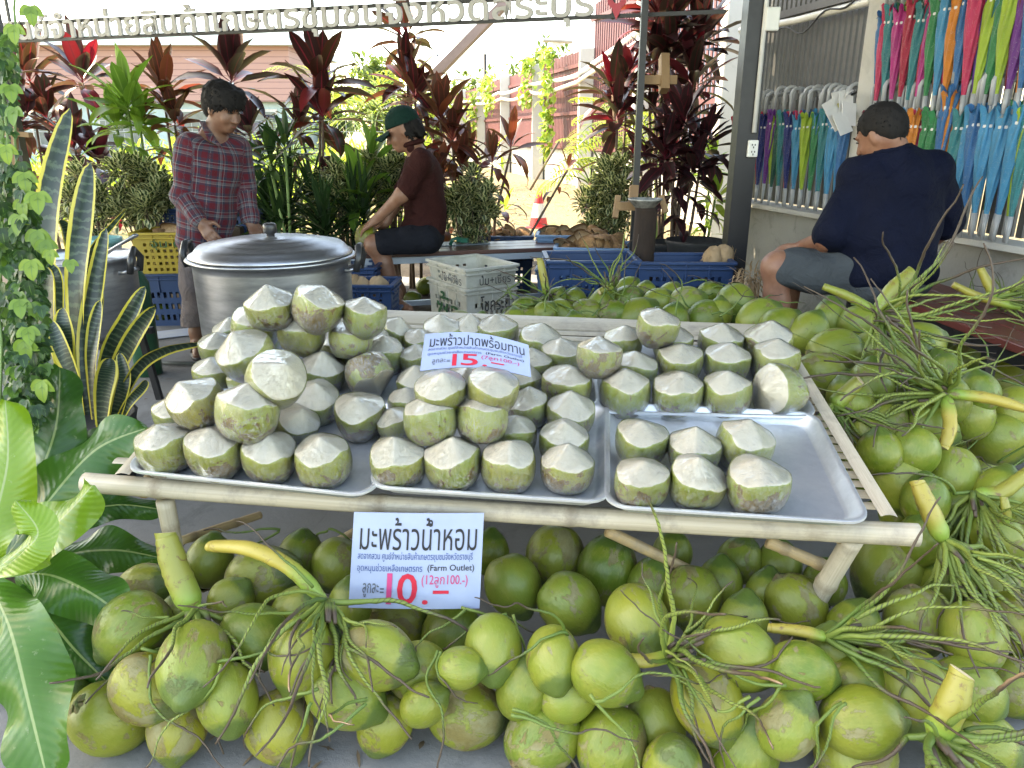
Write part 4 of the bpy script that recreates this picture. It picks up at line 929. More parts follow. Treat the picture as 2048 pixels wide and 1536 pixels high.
cordyline('cordyline', 6.0, [(1330, 60, 1.2, 1.2), (1400, 90, 1.1, 1.2), (1310, 140, 1.0, 1.2), (1385, 175, 1.0, 1.2), (1340, 110, 1.0)], 1345, 'large dark cordyline filling the gap left of the thick post', L_dark, L=.42, wd=.10, n=22, rnd=(0, .97))
cordyline('cordyline', 5.5, [(1370, 250, 1.0, 1.2), (1405, 300, .95, 1.2), (1330, 320, .95, 1.1), (1385, 350, .9, 1.1), (1350, 280, .9)], 1372, 'near black potted cordyline at the foot of the thick post', L_dark, L=.36, wd=.085, n=20, rnd=(0, .7), spread=(.3, 2.0))
cordyline('cordyline', 6.1, [(1300, 15, 1.0, .7), (1345, 10, 1.0, .7)], 1310, 'crimson leaved cordyline at the top beside the map pin', L_cordy, L=.40, wd=.09, rnd=(.93, 1))
# green strap leaved plants
cordyline('green_ti_plant', 5.5, [(255, 215, 1.1), (235, 260, 1.0), (280, 250, .9)], 258, 'bright green strap leaved plant between the dark cordyline and the orange one', L_green, L=.36, wd=.085, stem=stem_g, group='green leaved plants behind the stall', rnd=(.3, 1))
cordyline('green_ti_plant', 5.2, [(540, 330, 1.0), (570, 300, .9)], 555, 'green plant with narrow leaves to the right of the plaid shirt', L_deep, L=.30, wd=.055, stem=stem_g, group='green leaved plants behind the stall', rnd=(.3, 1))
cordyline('green_ti_plant', 5.5, [(722, 400, 1.1, .8), (745, 330, .9, .6)], 735, 'light green broad leaf clump left of the seated man', L_green, L=.36, wd=.075, stem=stem_g, group='green leaved plants behind the stall')
cordyline('green_ti_plant', 6.3, [(1430, 400, .8, .8), (1420, 340, .8, .8)], 1425, 'small yellow green plant seen behind the potted cordyline', L_bright, L=.34, wd=.07, stem=stem_g, group='green leaved plants behind the stall')
# spider lily clumps, dark grassy leaves in front of the planting
for (u, v, t, nm) in ((640, 440, 5.3, 'dark grassy lily clump right of the round pot lid'), (560, 430, 5.4, 'dark grassy lily clump behind the pot lid knob'), (700, 410, 5.4, 'dark lily clump by the hands of the seated man'), (520, 400, 5.6, 'dark lily clump beside the plaid sleeve'), (610, 385, 5.6, 'dark lily clump under the bronze cordyline')):
    b = gpos(u, t); o = thing('spider_lily', b, nm, 'plant', 'dark grassy clumps behind the pots'); lf = MB()
    for q in range(2):
        c = W(u+random.uniform(-30, 30), v+30, t); c.z = max(.1, c.z)
        rosette(lf, c, 30, .44, .030, spread=(.05, 1.5), bend=(.5, 1.6), p=(.25, .6), stalk=0)
        lf.tube([Vector((c.x, c.y, 0)), c], .02, 5)
    lf.build('foliage', L_deep, o)
# variegated shrubs
def shrub(u, v, t, wpx, hpx, label, seed, n=1500, leafm=None, ls=.065):
    rr = random.Random(seed); c = W(u, v, t); rx = wpx*t/FPX/2; rz = hpx*t/FPX/2; b = gpos(u, t); o = thing('variegated_shrub', b, label, 'shrub', 'variegated shrubs behind the stall')
    st = MB(); lf = MB(); cl = []
    for k in range(26):
        d = Vector((rr.gauss(0, 1), rr.gauss(0, 1), rr.gauss(0, 1))).normalized(); kk = rr.uniform(.45, 1.2); p = c + Vector((d.x*rx*.74*kk, d.y*rx*.6*kk, d.z*rz*.78*kk)); cl.append(p)
        st.tube([b+Vector((rr.uniform(-.05, .05), rr.uniform(-.05, .05), 0)), b.lerp(p, .5), p], [.009, .006, .003], 5)
    for k in range(n):
        p = cl[rr.randrange(26)]; d = Vector((rr.gauss(0, 1), rr.gauss(0, 1), rr.gauss(0, 1))).normalized(); q = p + d*rr.random()**.5*rx*.33
        lf.blade(q, d+Vector((0, 0, rr.uniform(0, 1.2))), ls*rr.uniform(.7, 1.2), ls*.55, rr.uniform(.2, .9), .25, 3, rr.random(), p=(.5, .6))
    st.build('stem', stem_m, o); lf.build('foliage', leafm or L_var, o)
shrub(275, 390, 5.3, 165, 160, 'pale variegated shrub left of the man in plaid', 1, 1900)
shrub(165, 400, 5.2, 110, 150, 'variegated shrub behind the tall snake plant leaves', 2, 1100)
shrub(680, 390, 5.5, 120, 110, 'variegated shrub under the bronze cordyline between the men', 3, 1100)
shrub(775, 370, 5.6, 110, 140, 'variegated shrub in front of the seated man in the cap', 4, 1300)
shrub(937, 415, 5.6, 120, 140, 'variegated shrub at the back of the seated man', 5, 1700)
shrub(1225, 410, 5.9, 140, 190, 'rounded variegated shrub left of the slim post', 6, 2000)
shrub(460, 395, 5.6, 110, 120, 'shaded variegated shrub behind the plaid shirt', 7, 900)
# areca palms: arching pinnate fronds
def palm(u, t, heads, label, seed, L=.7, leafm=None, n=9):
    rr = random.Random(seed); b = gpos(u, t); o = thing('palm', b, label, 'palm', 'palms behind the stall'); st = MB(); lf = MB()
    for (hu, hv) in heads:
        c = W(hu, hv, t); st.tube([b, b.lerp(c, .6), c], [.02, .016, .012], 6)
        for k in range(n):
            a = k*2.4+rr.uniform(-.4, .4); el = rr.uniform(.2, 1.1); d = Vector((math.cos(a)*math.sin(el), math.sin(a)*math.sin(el), math.cos(el))); pts = []; p = c.copy(); ax = Vector((0, 0, 1)).cross(d).normalized()
            l = L*rr.uniform(.7, 1.1); m = 13
            for i in range(m+1):
                pts.append(p.copy()); p = p + d*l/m; d = Quaternion(ax, .10+.05*rr.random()) @ d
                if i > 2:
                    for sgn in (-1, 1):
                        lf.blade(p, d*.7+ax*sgn*.9+Vector((0, 0, .15)), l*.38*math.sin(i/m*2.6+.45), .022, .7, .1, 4, rr.random(), p=(.25, .7))
            st.tube(pts, [.008-.006*i/m for i in range(m+1)], 5)
    st.build('stem', stem_g, o); lf.build('foliage', leafm or L_palm, o)
palm(1205, 6.8, [(1200, 330), (1235, 300), (1180, 370), (1225, 260)], 'bright yellow green palm glowing behind the rounded shrub', 3, .62)
palm(750, 7.5, [(745, 220), (770, 250)], 'sunlit palm fronds behind the tall cordyline', 5, 1.0)
palm(590, 6.2, [(585, 320), (600, 370)], 'small green palm between the plaid shirt and the lilies', 8, .55, L_green)
palm(1330, 7.2, [(1340, 370), (1310, 330)], 'shaded palm behind the grey basin', 9, .55, L_green)
palm(820, 13.0, [(790, 225), (700, 230)], 'sunlit distant palm clump beside the fence end', 10, 1.5, L_bright)
# snake plant at the left
sp_ = thing('snake_plant', gpos(150, 2.75), 'tall snake plant with yellow edged leaves beside the left pot', 'plant')
def snake(mb, pts, wpx, t, tw=0.0, rnd=None):
    P = [W(u, v, t+dt) for (u, v, dt) in pts]; w0 = wpx*t/FPX; n = 18; rnd = random.random() if rnd is None else rnd
    def at(q):
        f = q*(len(P)-1); i = min(len(P)-2, int(f)); k = f-i
        a = P[max(0, i-1)]; b = P[i]; c = P[i+1]; d = P[min(len(P)-1, i+2)]
        return .5*((2*b)+(c-a)*k+(2*a-5*b+4*c-d)*k*k+(3*b-a-3*c+d)*k**3)
    vs = []; ats = []
    for i in range(n+1):
        q = i/n; p = at(q); d = (at(min(1, q+.02))-at(max(0, q-.02))).normalized(); x = d.cross(FWD).normalized(); x = Quaternion(d, tw+.35*math.sin(q*3+rnd*6)) @ x; y = d.cross(x)
        wd = w0*1.25*(.55+.45*math.sin(min(1, q*1.6)*math.pi/2))*max(.0, 1-q**5)**.7
        for j in range(5): k = j/2-1; vs.append(p + x*k*wd/2 + y*(abs(k)**2*wd*.16)); ats.append((k, q, rnd))
    fs = [(i*5+j, i*5+j+1, i*5+j+6, i*5+j+5) for i in range(n) for j in range(4)]; mb.add(vs, fs, ats)
for k, (pts, wp, tw) in enumerate((
    ([(112, 800, .1), (95, 620, .05), (100, 400, 0), (140, 215, 0)], 44, .1), ([(165, 810, .1), (155, 600, 0), (165, 450, 0), (180, 325, 0)], 42, 0), ([(140, 800, .05), (120, 640, 0), (110, 540, -.05), (45, 520, -.05)], 14, .6),
    ([(180, 830, 0), (175, 690, 0), (195, 560, .0), (212, 455, .0)], 34, .3), ([(200, 850, 0), (215, 720, 0), (255, 640, -.05), (290, 572, -.05)], 30, .5), ([(210, 850, .0), (235, 745, 0), (270, 670, -.05), (310, 612, -.1)], 30, .4),
    ([(220, 850, 0), (270, 745, -.05), (330, 700, -.1), (432, 682, -.15)], 20, .9), ([(205, 860, -.05), (208, 790, -.08), (216, 740, -.1), (220, 716, -.1)], 32, .1), ([(225, 860, 0), (240, 800, -.05), (250, 750, -.05), (238, 705, -.05)], 26, .3),
    ([(230, 860, 0), (255, 810, -.05), (285, 775, -.05), (292, 760, -.05)], 16, .6), ([(150, 830, -.05), (130, 720, -.1), (128, 660, -.1), (125, 615, -.1)], 34, .2), ([(135, 820, 0), (85, 680, 0), (60, 580, 0), (48, 540, 0)], 26, .3),
    ([(190, 840, -.02), (185, 740, -.05), (190, 660, -.05), (200, 600, -.05)], 26, -.3), ([(120, 830, .05), (150, 600, .1), (135, 470, .1), (120, 440, .1)], 24, .7), ([(170, 830, .0), (200, 600, .05), (175, 520, .05), (255, 415, .05)], 14, .6), ([(165, 840, -.05), (150, 760, -.1), (120, 690, -.12), (100, 640, -.12)], 30, .0))):
    mb = MB(); snake(mb, pts, wp, 2.75, tw); mb.build('leaf', L_snake, sp_)
pm = mat('dark_pot', (.05, .05, .05), (.03, .03, .03), rough=.7); pb_ = W(185, 850, 2.75)
MB().lathe([(.0, 0), (.12, 0), (.15, pb_.z*.9), (.165, pb_.z+.03), (.15, pb_.z+.03), (.13, pb_.z-.01), (0, pb_.z-.01)], 24, (pb_.x-.02, pb_.y+.02, 0)).build('pot', pm, sp_)
# bird's nest fern in the front left corner
fc = W(-30, 1120, 1.75); fern = thing('nest_fern', Vector((fc.x, fc.y, 0)), "large bird's nest fern with broad wavy leaves at the front left corner", 'fern')
def nest(pts, wpx, t, tilt, rnd, seed):
    rr = random.Random(seed); P = [W(u, v, t+dt) for (u, v, dt) in pts]; w0 = wpx*t/FPX; n = 34; m = 8; vs = []; ats = []
    def at(q):
        f = q*(len(P)-1); i = min(len(P)-2, int(f)); k = f-i
        a = P[max(0, i-1)]; b = P[i]; c = P[i+1]; d = P[min(len(P)-1, i+2)]
        return .5*((2*b)+(c-a)*k+(2*a-5*b+4*c-d)*k*k+(3*b-a-3*c+d)*k**3)
    L = sum((P[i+1]-P[i]).length for i in range(len(P)-1)); ph = rr.uniform(0, 6)
    for i in range(n+1):
        q = i/n; p = at(q); d = (at(min(1, q+.02))-at(max(0, q-.02))).normalized(); x = d.cross(FWD*math.cos(tilt)-Vector((0, 0, 1))*math.sin(tilt)).normalized(); y = x.cross(d)
        wd = w0*(.25+.75*min(1, q*2.2)**.8)*max(0, 1-q**4.5)**.6
        for j in range(m+1):
            k = j/m*2-1; wv = abs(k)**2*w0*.17*math.sin(q*L*34+ph+(1.2 if k > 0 else 0))
            vs.append(p + x*k*wd/2*(1+.11*math.sin(q*L*38+ph+k)*abs(k)) - y*(-abs(k)*wd*.14 + wv)); ats.append((k, q, rnd))
    fs = [(i*(m+1)+j, i*(m+1)+j+1, i*(m+1)+j+m+2, i*(m+1)+j+m+1) for i in range(n) for j in range(m)]
    mb = MB(); mb.add(vs, fs, ats); return mb.build('leaf', L_nest, fern)
for k, a in enumerate((
    ([(-20, 1130, 0), (-10, 1040, .0), (15, 920, .02), (10, 800, .05)], 120, 1.72, .3, .98), ([(0, 1120, .02), (60, 990, .05), (110, 860, .12), (120, 735, .2)], 130, 1.85, .2, .25),
    ([(0, 1130, .0), (90, 1010, .0), (190, 900, .02), (295, 855, .05)], 130, 1.78, .5, .42), ([(-10, 1140, -.02), (60, 1085, -.04), (120, 1040, -.06), (185, 970, -.08)], 125, 1.66, .7, .9),
    ([(-10, 1150, -.02), (50, 1100, -.1), (75, 1060, -.1), (30, 1000, -.1)], 80, 1.6, .9, .97), ([(30, 1150, .0), (100, 1150, -.02), (180, 1185, -.05), (250, 1235, -.06)], 120, 1.68, .9, .5),
    ([(20, 1150, .1), (130, 1110, .1), (230, 1100, .12), (320, 1115, .15)], 110, 1.85, .8, .4), ([(30, 1180, 0), (90, 1230, -.03), (150, 1300, -.04), (215, 1365, -.03)], 115, 1.66, .6, .12),
    ([(-20, 1170, -.05), (20, 1260, -.12), (55, 1400, -.18), (95, 1560, -.22)], 150, 1.62, .5, .55), ([(10, 1160, .05), (120, 1190, .08), (180, 1260, .06), (225, 1330, .05)], 90, 1.8, .5, .2),
    ([(0, 1130, .1), (120, 1040, .15), (230, 1010, .2), (330, 1020, .25)], 80, 1.95, .8, .15), ([(-20, 1120, .05), (40, 900, .12), (150, 900, .2), (240, 870, .25)], 100, 1.95, .3, .1))):
    nest(*a, seed=k)
MB().lathe([(.0, 0), (.10, 0), (.15, .25), (.16, fc.z*.55), (.08, fc.z*.85), (0, fc.z*.9)], 14, (fc.x, fc.y, 0)).build('root_ball', mat('fern_root', (.05, .03, .02), (.09, .06, .035), rough=.95, bump=.8, bscale=60), fern)
# creeper curtain on the left edge
vn = thing('climbing_vine', gpos(-60, 2.1), 'leafy climbing vine hanging down the left edge', 'vine'); st = MB(); lf = MB(); rr = random.Random(31)
for k in range(14):
    u0 = rr.uniform(-60, 40); t = rr.uniform(1.9, 2.35); pts = []; v0 = rr.uniform(-60, 380); v1 = rr.uniform(620, 860); u = u0
    for i in range(14):
        q = i/13; u += rr.uniform(-9, 9)+(1.5 if q < .5 else -1); pts.append(W(u, v0+(v1-v0)*q, t+rr.uniform(-.03, .03)))
    st.tube(pts, .004, 5)
def ivy(mb, p, d, sz, rnd):
    n = Vector(d).normalized(); x, y, z = frame_from(n)
    for a, l in ((0, 1.0), (.85, .72), (-.85, .72)): mb.blade(p, x*math.sin(a)+y*-math.cos(a)*1.0+n*.25, sz*l, sz*.62*l, .5, .12, 5, rnd, up=n, p=(.45, .75))
for k in range(1700):
    q = rr.random(); v = 60+800*q; lim = 30+58*math.sin(min(1, max(0, (v-250)/420))*math.pi*.55)
    if v < 330 and rr.random() < .86: continue
    u = lim-abs(rr.gauss(0, 45)); t = rr.uniform(1.9, 2.35)
    ivy(lf, W(u, v, t), (rr.uniform(-1.1, 1.3), -1, rr.uniform(-.8, 1.1)), rr.uniform(.024, .046), .75*rr.random()**2.6)
for (u, v, s_) in ((48, 345, .055), (75, 385, .06), (40, 430, .055), (75, 460, .06), (62, 520, .055), (40, 600, .05), (50, 680, .06), (85, 760, .06), (45, 400, .05), (90, 480, .05), (20, 170, .05), (30, 215, .05), (28, 50, .05), (60, 12, .05), (12, 290, .05), (55, 655, .05), (100, 500, .04), (140, 520, .035)):
    ivy(lf, W(u, v, 1.9), (rr.uniform(-.2, .6), -1, rr.uniform(.0, .5)), s_, rr.uniform(.8, 1))
st.build('stem', stem_g, vn); lf.build('foliage', leaf_mat('vine_leaf', (.05, .12, .03), (.06, .14, .035), (.12, .22, .06), .4, .4, 'plain', rndcols=[(0., (.018, .05, .02)), (.4, (.04, .10, .025)), (.8, (.15, .27, .035)), (1., (.30, .42, .05))]), vn)
# slim dark post behind the vine and two pots under the cordylines
q = W(38, 300, 5.0); mb = MB(); mb.beam((q.x, q.y, 0), (q.x-.0, q.y, 2.9), .07, .07, (0, 1, 0)); tag(mb.build('thin_post', steel, None, False), 'thin black post behind the climbing vine on the left', 'post')
mb = MB(); mb.beam(W(-40, 262, 4.9), W(62, 270, 4.9), .03, .05, (0, 1, 0)); mb.beam(W(-40, 355, 4.9), W(70, 350, 4.9), .05, .03, (0, 1, 0)); mb.beam(W(30, 255, 4.88), W(30, 360, 4.88), .03, .03, (0, 1, 0)); tag(mb.build('wooden_trellis', wood, None, False), 'brown wooden trellis fixed to the thin black post', 'trellis')
for (u, v, t, r, nm) in ((1390, 483, 5.4, .20, 'wide black nursery pot holding the near black cordyline'), (1335, 487, 5.6, .16, 'smaller black nursery pot beside the sawn trunk')):
    c = W(u, v, t); MBp = MB(); MBp.lathe([(0, 0), (r*.8, 0), (r, c.z-.02), (r*1.08, c.z), (r*1.04, c.z+.015), (r*.95, c.z-.02), (0, c.z-.03)], 26, (c.x, c.y, 0)); tag(MBp.build('nursery_pot', pm), nm, 'pot')
# ================================================================== pots, crates, benches, umbrellas
def WY(u, v, y):
    yc = -(v-768)/FPX; return W(u, v, y/(CT + yc*ST))
s = NT('pot_steel'); v = s.coord('Object', False, (1, 1, 6)); n1 = s.noise(v, 5, 6, .7); n2 = s.noise(s.coord('Object', False, (1, 1, 30)), 20, 4, .7)
s.bsdf(s.mix(s.ramp(n1, [(.35, 0.), (.7, 1.)]), (.50, .51, .53), (.30, .31, .33)), s.math('MULTIPLY_ADD', n2, .2, .28), .95, s.bump(n2, .05, .002)); MATS['pot_steel'] = s.m
blackp = mat('black_bakelite', (.022, .022, .024), (.035, .035, .035), rough=.35, bump=.03)
def loop_handle(mb, c, out, w_, drop, r):
    side = Vector((-out.y, out.x, 0)); pts = []
    for i in range(13):
        a = math.pi*i/12; pts.append(c + side*math.cos(a)*w_ + out*math.sin(a)*drop + Vector((0, 0, math.sin(a)*drop*.75)))
    mb.tube(pts, r, 8)
tp = 3.4; pc_ = W(545, 508, tp); rp = 160*tp/FPX; zr = pc_.z
pot = thing('cooking_pot', (pc_.x, pc_.y, 0), 'big round aluminium pot with lid and black handles beside the man in plaid', 'pot')
prof = [(0, zr-.44), (rp*.80, zr-.44), (rp*.90, zr-.41), (rp*.94, zr-.34), (rp*.95, zr-.05), (rp*.955, zr-.022), (rp*1.0, zr-.018), (rp*1.03, zr-.008), (rp*1.0, zr+.0), (rp*.93, zr-.002)]
MB().lathe(prof, 56, (pc_.x, pc_.y, 0)).build('pot_body', MATS['pot_steel'], pot)
lid = MB().lathe([(rp*.985, zr+.003), (rp*.985, zr+.010), (rp*.93, zr+.022), (rp*.90, zr+.036), (rp*.86, zr+.048), (rp*.70, zr+.057), (rp*.69, zr+.061), (rp*.55, zr+.066), (rp*.54, zr+.070), (rp*.36, zr+.073), (rp*.35, zr+.076), (rp*.16, zr+.078), (0, zr+.079)], 56, (pc_.x, pc_.y, 0)).build('lid', MATS['pot_steel'], pot)
MB().lathe([(.018, zr+.078), (.018, zr+.09), (.03, zr+.097), (.030, zr+.130), (.022, zr+.138), (0, zr+.138)], 16, (pc_.x, pc_.y, 0)).build('knob', blackp, lid)
for sg in (-1, 1):
    out = Vector((sg, -.15*sg, 0)).normalized(); c = Vector((pc_.x, pc_.y, zr-.06)) + out*rp*.97
    h_ = MB(); h_.tube([c+Vector((0, .05, 0)), c+out*.05+Vector((0, .045, .01)), c+out*.05+Vector((0, -.045, .01)), c+Vector((0, -.05, 0))], .010, 8); hb = h_.build('handle_bracket', MATS['pot_steel'], pot)
    h_ = MB(); h_.tube([c+out*.05+Vector((0, .05, .0)), c+out*.065+Vector((0, .05, .06)), c+out*.06+Vector((0, .02, .105)), c+out*.06+Vector((0, -.02, .105)), c+out*.065+Vector((0, -.05, .06)), c+out*.05+Vector((0, -.05, .0))], .016, 8); h_.build('handle', blackp, hb)
st_ = MB()
for k in range(3): a = k*2.1+.5; st_.tube([Vector((pc_.x+math.cos(a)*rp*.8, pc_.y+math.sin(a)*rp*.8, 0)), Vector((pc_.x+math.cos(a)*rp*.75, pc_.y+math.sin(a)*rp*.75, zr-.452))], .016, 8)
st_.lathe([(rp*.74, zr-.47), (rp*.80, zr-.47), (rp*.80, zr-.445), (rp*.74, zr-.445), (rp*.74, zr-.47)], 32, (pc_.x, pc_.y, 0))
tag(st_.build('burner_stand', steel), 'black three legged burner stand under the lidded round pot', 'stand')
# the open pot behind the snake plant
tq = 3.35; qc = W(143, 512, tq); rq = 120*tq/FPX; zq = qc.z
pot2 = thing('open_pot', (qc.x, qc.y, 0), 'open aluminium pot of pale broth half hidden by the snake plant', 'pot')
MB().lathe([(0, zq-.36), (rq*.82, zq-.36), (rq*.93, zq-.32), (rq*.96, zq-.05), (rq*.96, zq-.015), (rq*1.03, zq-.008), (rq*1.03, zq), (rq*.96, zq+.002), (rq*.93, zq-.02), (rq*.92, zq-.10)], 48, (qc.x, qc.y, 0)).build('pot_body', MATS['pot_steel'], pot2)
MB().lathe([(rq*.93, zq-.045), (rq*.4, zq-.035), (0, zq-.03)], 32, (qc.x, qc.y, 0)).build('broth', mat('broth', (.52, .47, .42), (.36, .31, .27), rough=.4, nscale=14), pot2)
out = Vector((.97, -.2, 0)).normalized(); c = Vector((qc.x, qc.y, zq-.06))+out*rq*.97
h_ = MB(); h_.tube([c+Vector((0, .05, 0)), c+out*.05+Vector((0, .045, .01)), c+out*.05+Vector((0, -.045, .01)), c+Vector((0, -.05, 0))], .010, 8); hb = h_.build('handle_bracket', MATS['pot_steel'], pot2)
h_ = MB(); h_.tube([c+out*.05+Vector((0, .045, .0)), c+out*.065+Vector((0, .045, .06)), c+out*.06+Vector((0, 0, .10)), c+out*.065+Vector((0, -.045, .06)), c+out*.05+Vector((0, -.045, .0))], .015, 8); h_.build('handle', blackp, hb)
ld_ = MB(); ld_.tube([W(205, 512, tq), W(235, 492, tq-.08), W(272, 470, tq-.12)], [.014, .012, .016], 8, flat=.5); tag(ld_.build('ladle', MATS['pot_steel']), 'steel ladle handle sticking out of the open pot', 'ladle')
st_ = MB()
for (a, b) in (((-.8, -.6), 1), ((.85, -.55), 1), ((.8, .6), 1), ((-.8, .6), 1)): st_.beam((qc.x+a[0] if False else qc.x+a*rq if not isinstance(a, tuple) else qc.x+a[0]*rq, qc.y+a[1]*rq, 0), (qc.x+a[0]*rq*.85, qc.y+a[1]*rq*.85, zq-.375), .028, .028)
st_.beam((qc.x-rq*.85, qc.y-rq*.55, zq-.378), (qc.x+rq*.9, qc.y-rq*.5, zq-.378), .03, .03); st_.beam((qc.x-rq*.8, qc.y-rq*.6, .12), (qc.x-rq*.8, qc.y+rq*.6, .12), .024, .024); st_.beam((qc.x-rq*.85, qc.y+rq*.55, zq-.378), (qc.x+rq*.9, qc.y+rq*.55, zq-.378), .03, .03)
tag(st_.build('pot_stand', steel, None, False), 'black square pot stand with thin legs under the open pot', 'stand')
bk = W(203, 475, 4.4); tb_ = thing('teal_bucket', (bk.x, bk.y, 0), 'pale teal bucket behind the open pot', 'bucket'); rb_ = 36*4.4/FPX
MB().lathe([(0, .02), (rb_*.8, .02), (rb_*.95, bk.z-.03), (rb_*1.02, bk.z-.03), (rb_*1.04, bk.z), (rb_*.96, bk.z), (rb_*.78, .05), (0, .05)], 32, (bk.x, bk.y, 0)).build('bucket_body', mat('teal_plastic', (.20, .42, .40), (.15, .35, .34), rough=.4), tb_)
gp = W(275, 600, 4.0); mb = MB(); mb.tube([Vector((gp.x, gp.y, 0)), Vector((gp.x, gp.y, .5)), Vector((gp.x, gp.y, .6))], [.07, .07, .03], 16); tag(mb.build('green_cylinder', mat('green_paint', (.03, .14, .075), (.02, .09, .05), rough=.4)), 'made-up green cylinder squeezed behind the open pot', 'cylinder')  # cylinder made up for an unidentified green thing behind the pot
# ------------------------------------------------------------------ crates
def plastic(name, c): return mat(name, c, tuple(x*.78 for x in c), rough=.45, nscale=5, bump=.06, hue=.15)
BLUE = plastic('blue_crate', (.008, .04, .12)); BLUE_L = plastic('pale_blue_crate', (.15, .28, .46)); YEL = plastic('yellow_crate', (.40, .28, .028)); WHT = mat('white_crate', (.62, .60, .52), (.44, .42, .33), rough=.55, nscale=7, bump=.08)
def txt(body, name, material, parent, fn, wdt=None, hgt=None, extrude=0.0, shear=0.0, offset=0.0, res=3, thick=0.0, space=1.0):
    """lettering: fn maps the text's own x (0..w), y and depth to the place"""
    cu = bpy.data.curves.new(name, 'FONT'); cu.body = body; cu.size = 1; cu.extrude = extrude; cu.resolution_u = res; cu.shear = shear; cu.offset = offset; cu.space_character = space
    o = bpy.data.objects.new(name, cu); sc.collection.objects.link(o); bpy.context.view_layer.update()
    me = o.to_mesh(); V = [tuple(p.co) for p in me.vertices]; F = [tuple(p.vertices) for p in me.polygons]; o.to_mesh_clear(); bpy.data.objects.remove(o); bpy.data.curves.remove(cu)
    if not V: return None
    x0 = min(p[0] for p in V); x1 = max(p[0] for p in V); y0 = min(p[1] for p in V); y1 = max(p[1] for p in V)
    mb = MB(); mb.add([fn((p[0]-x0)/(x1-x0), (p[1]-y0)/(y1-y0), p[2]) for p in V], F); return mb.build(name, material, parent, False)
def crate(label, corner, dx, dy, h, material, name='plastic_crate', holes=(.35, .85), rim=True, group='plastic crates behind the table', hcols=11, hrows=3, frontholes=True):
    """corner: near left foot corner; dx, dy: horizontal edge vectors"""
    corner, dx, dy = Vector(corner), Vector(dx), Vector(dy); o = thing(name, corner, label, 'crate', group); z = Vector((0, 0, 1)); fl = .94
    c = corner + (dx+dy)/2
    def P(p, k): q = p - c; return Vector((c.x+q.x*k, c.y+q.y*k, p.z))
    mb = MB()
    def wall(a, b, pattern):
        nx, nz = hcols*2+1, hrows*2+5; vs = []; fs = []
        for j in range(nz+1):
            k = fl+(1-fl)*j/nz
            for i in range(nx+1): vs.append(P(a.lerp(b, i/nx)+z*h*j/nz, k))
        for j in range(nz):
            for i in range(nx):
                if pattern and i % 2 == 1 and j % 2 == 1 and 1 <= j < nz-3 and holes[0] <= (j/nz) + .3 <= 1.3 and 2 < i < nx-2: continue
                q = j*(nx+1)+i; fs.append((q, q+1, q+nx+2, q+nx+1))
        mb.add(vs, fs)
    wall(corner, corner+dx, frontholes); wall(corner+dx, corner+dx+dy, True); wall(corner+dx+dy, corner+dy, True); wall(corner+dy, corner, True)
    b = [P(corner, fl), P(corner+dx, fl), P(corner+dx+dy, fl), P(corner+dy, fl)]; mb.add([p+z*.006 for p in b], [(0, 1, 2, 3)])
    ob = mb.build('crate_body', material, o, False); m = ob.modifiers.new('thickness', 'SOLIDIFY'); m.thickness = .005; m.offset = 0
    r = MB(); e = .016; P4 = [corner, corner+dx, corner+dx+dy, corner+dy]
    for i in range(4):
        p, q = P4[i]+z*h, P4[(i+1) % 4]+z*h; d = (q-p).normalized(); n = Vector((d.y, -d.x, 0))
        r.beam(p+n*.005-d*.012, q+n*.005+d*(.0105), .028, .016+.0006*i); r.beam(p+n*.010-z*.03, q+n*.010-z*.03, .014, .010)
        for k in (.25, .5, .75): m_ = p.lerp(q, k); r.beam(m_+n*.004-z*.012, m_+n*.002-z*h*.35, .012, .010, d)
    bevel(r.build('rim', material, o, False), .003)
    return o
ink_g = mat('green_ink', (.015, .10, .035), rough=.7); ink_k = mat('black_ink', (.02, .02, .025), rough=.6); ink_gy = mat('grey_ink', (.10, .11, .13), rough=.6); ink_r = mat('red_ink', (.62, .02, .05), rough=.6); ink_p = mat('pink_ink', (.60, .06, .20), rough=.6); ink_b = mat('blue_ink', (.05, .10, .28), rough=.7)
def facetext(body, o, mt, corner, dx, h, a, b, c, d, name='lettering', off=.004):
    corner, dx = Vector(corner), Vector(dx); n = Vector((dx.y, -dx.x, 0)).normalized()
    txt(body, name, mt, o, lambda x, y, z: corner + dx*(a+(b-a)*x) + Vector((0, 0, h*(c+(d-c)*y))) + n*off, res=2)
# white crates
NC = W(932, 541, 4.6); RC = WZ(1033, 530, NC.z); LC = WZ(869, 515, NC.z); rx_ = Vector((RC.x-NC.x, RC.y-NC.y, 0)); ly_ = Vector((-rx_.y, rx_.x, 0)).normalized()*.50
k0 = Vector((NC.x, NC.y, 0)); h1 = .335; h2 = NC.z-.343
c1 = crate('yellowed white crate with big green letters, lower of the two between bench and heap', k0+Vector((0, 0, .0)), rx_, ly_, h1, WHT, hcols=9, hrows=3, frontholes=True)
c2 = crate('shallow white crate stacked on the yellowed one, marked in black', k0+Vector((0, 0, .343)), rx_, ly_, h2, WHT, hcols=6, hrows=1, frontholes=False)
facetext('โชคระย้า', c1, ink_k, k0, rx_, h1, .26, .92, .56, .86, off=.012); facetext('ป๋ม+เซียร', c2, ink_k, k0+Vector((0, 0, .343)), rx_, h2, .24, .86, .12, .66, off=.012)
facetext('ป๋ม+เซียร', c2, ink_k, k0+ly_+Vector((0, 0, .343)), -ly_, h2, .38, .92, .12, .64, off=.012)
facetext('ซ้า', c1, ink_g, k0+ly_, -ly_, h1, .25, .85, .2, .85, off=.012)
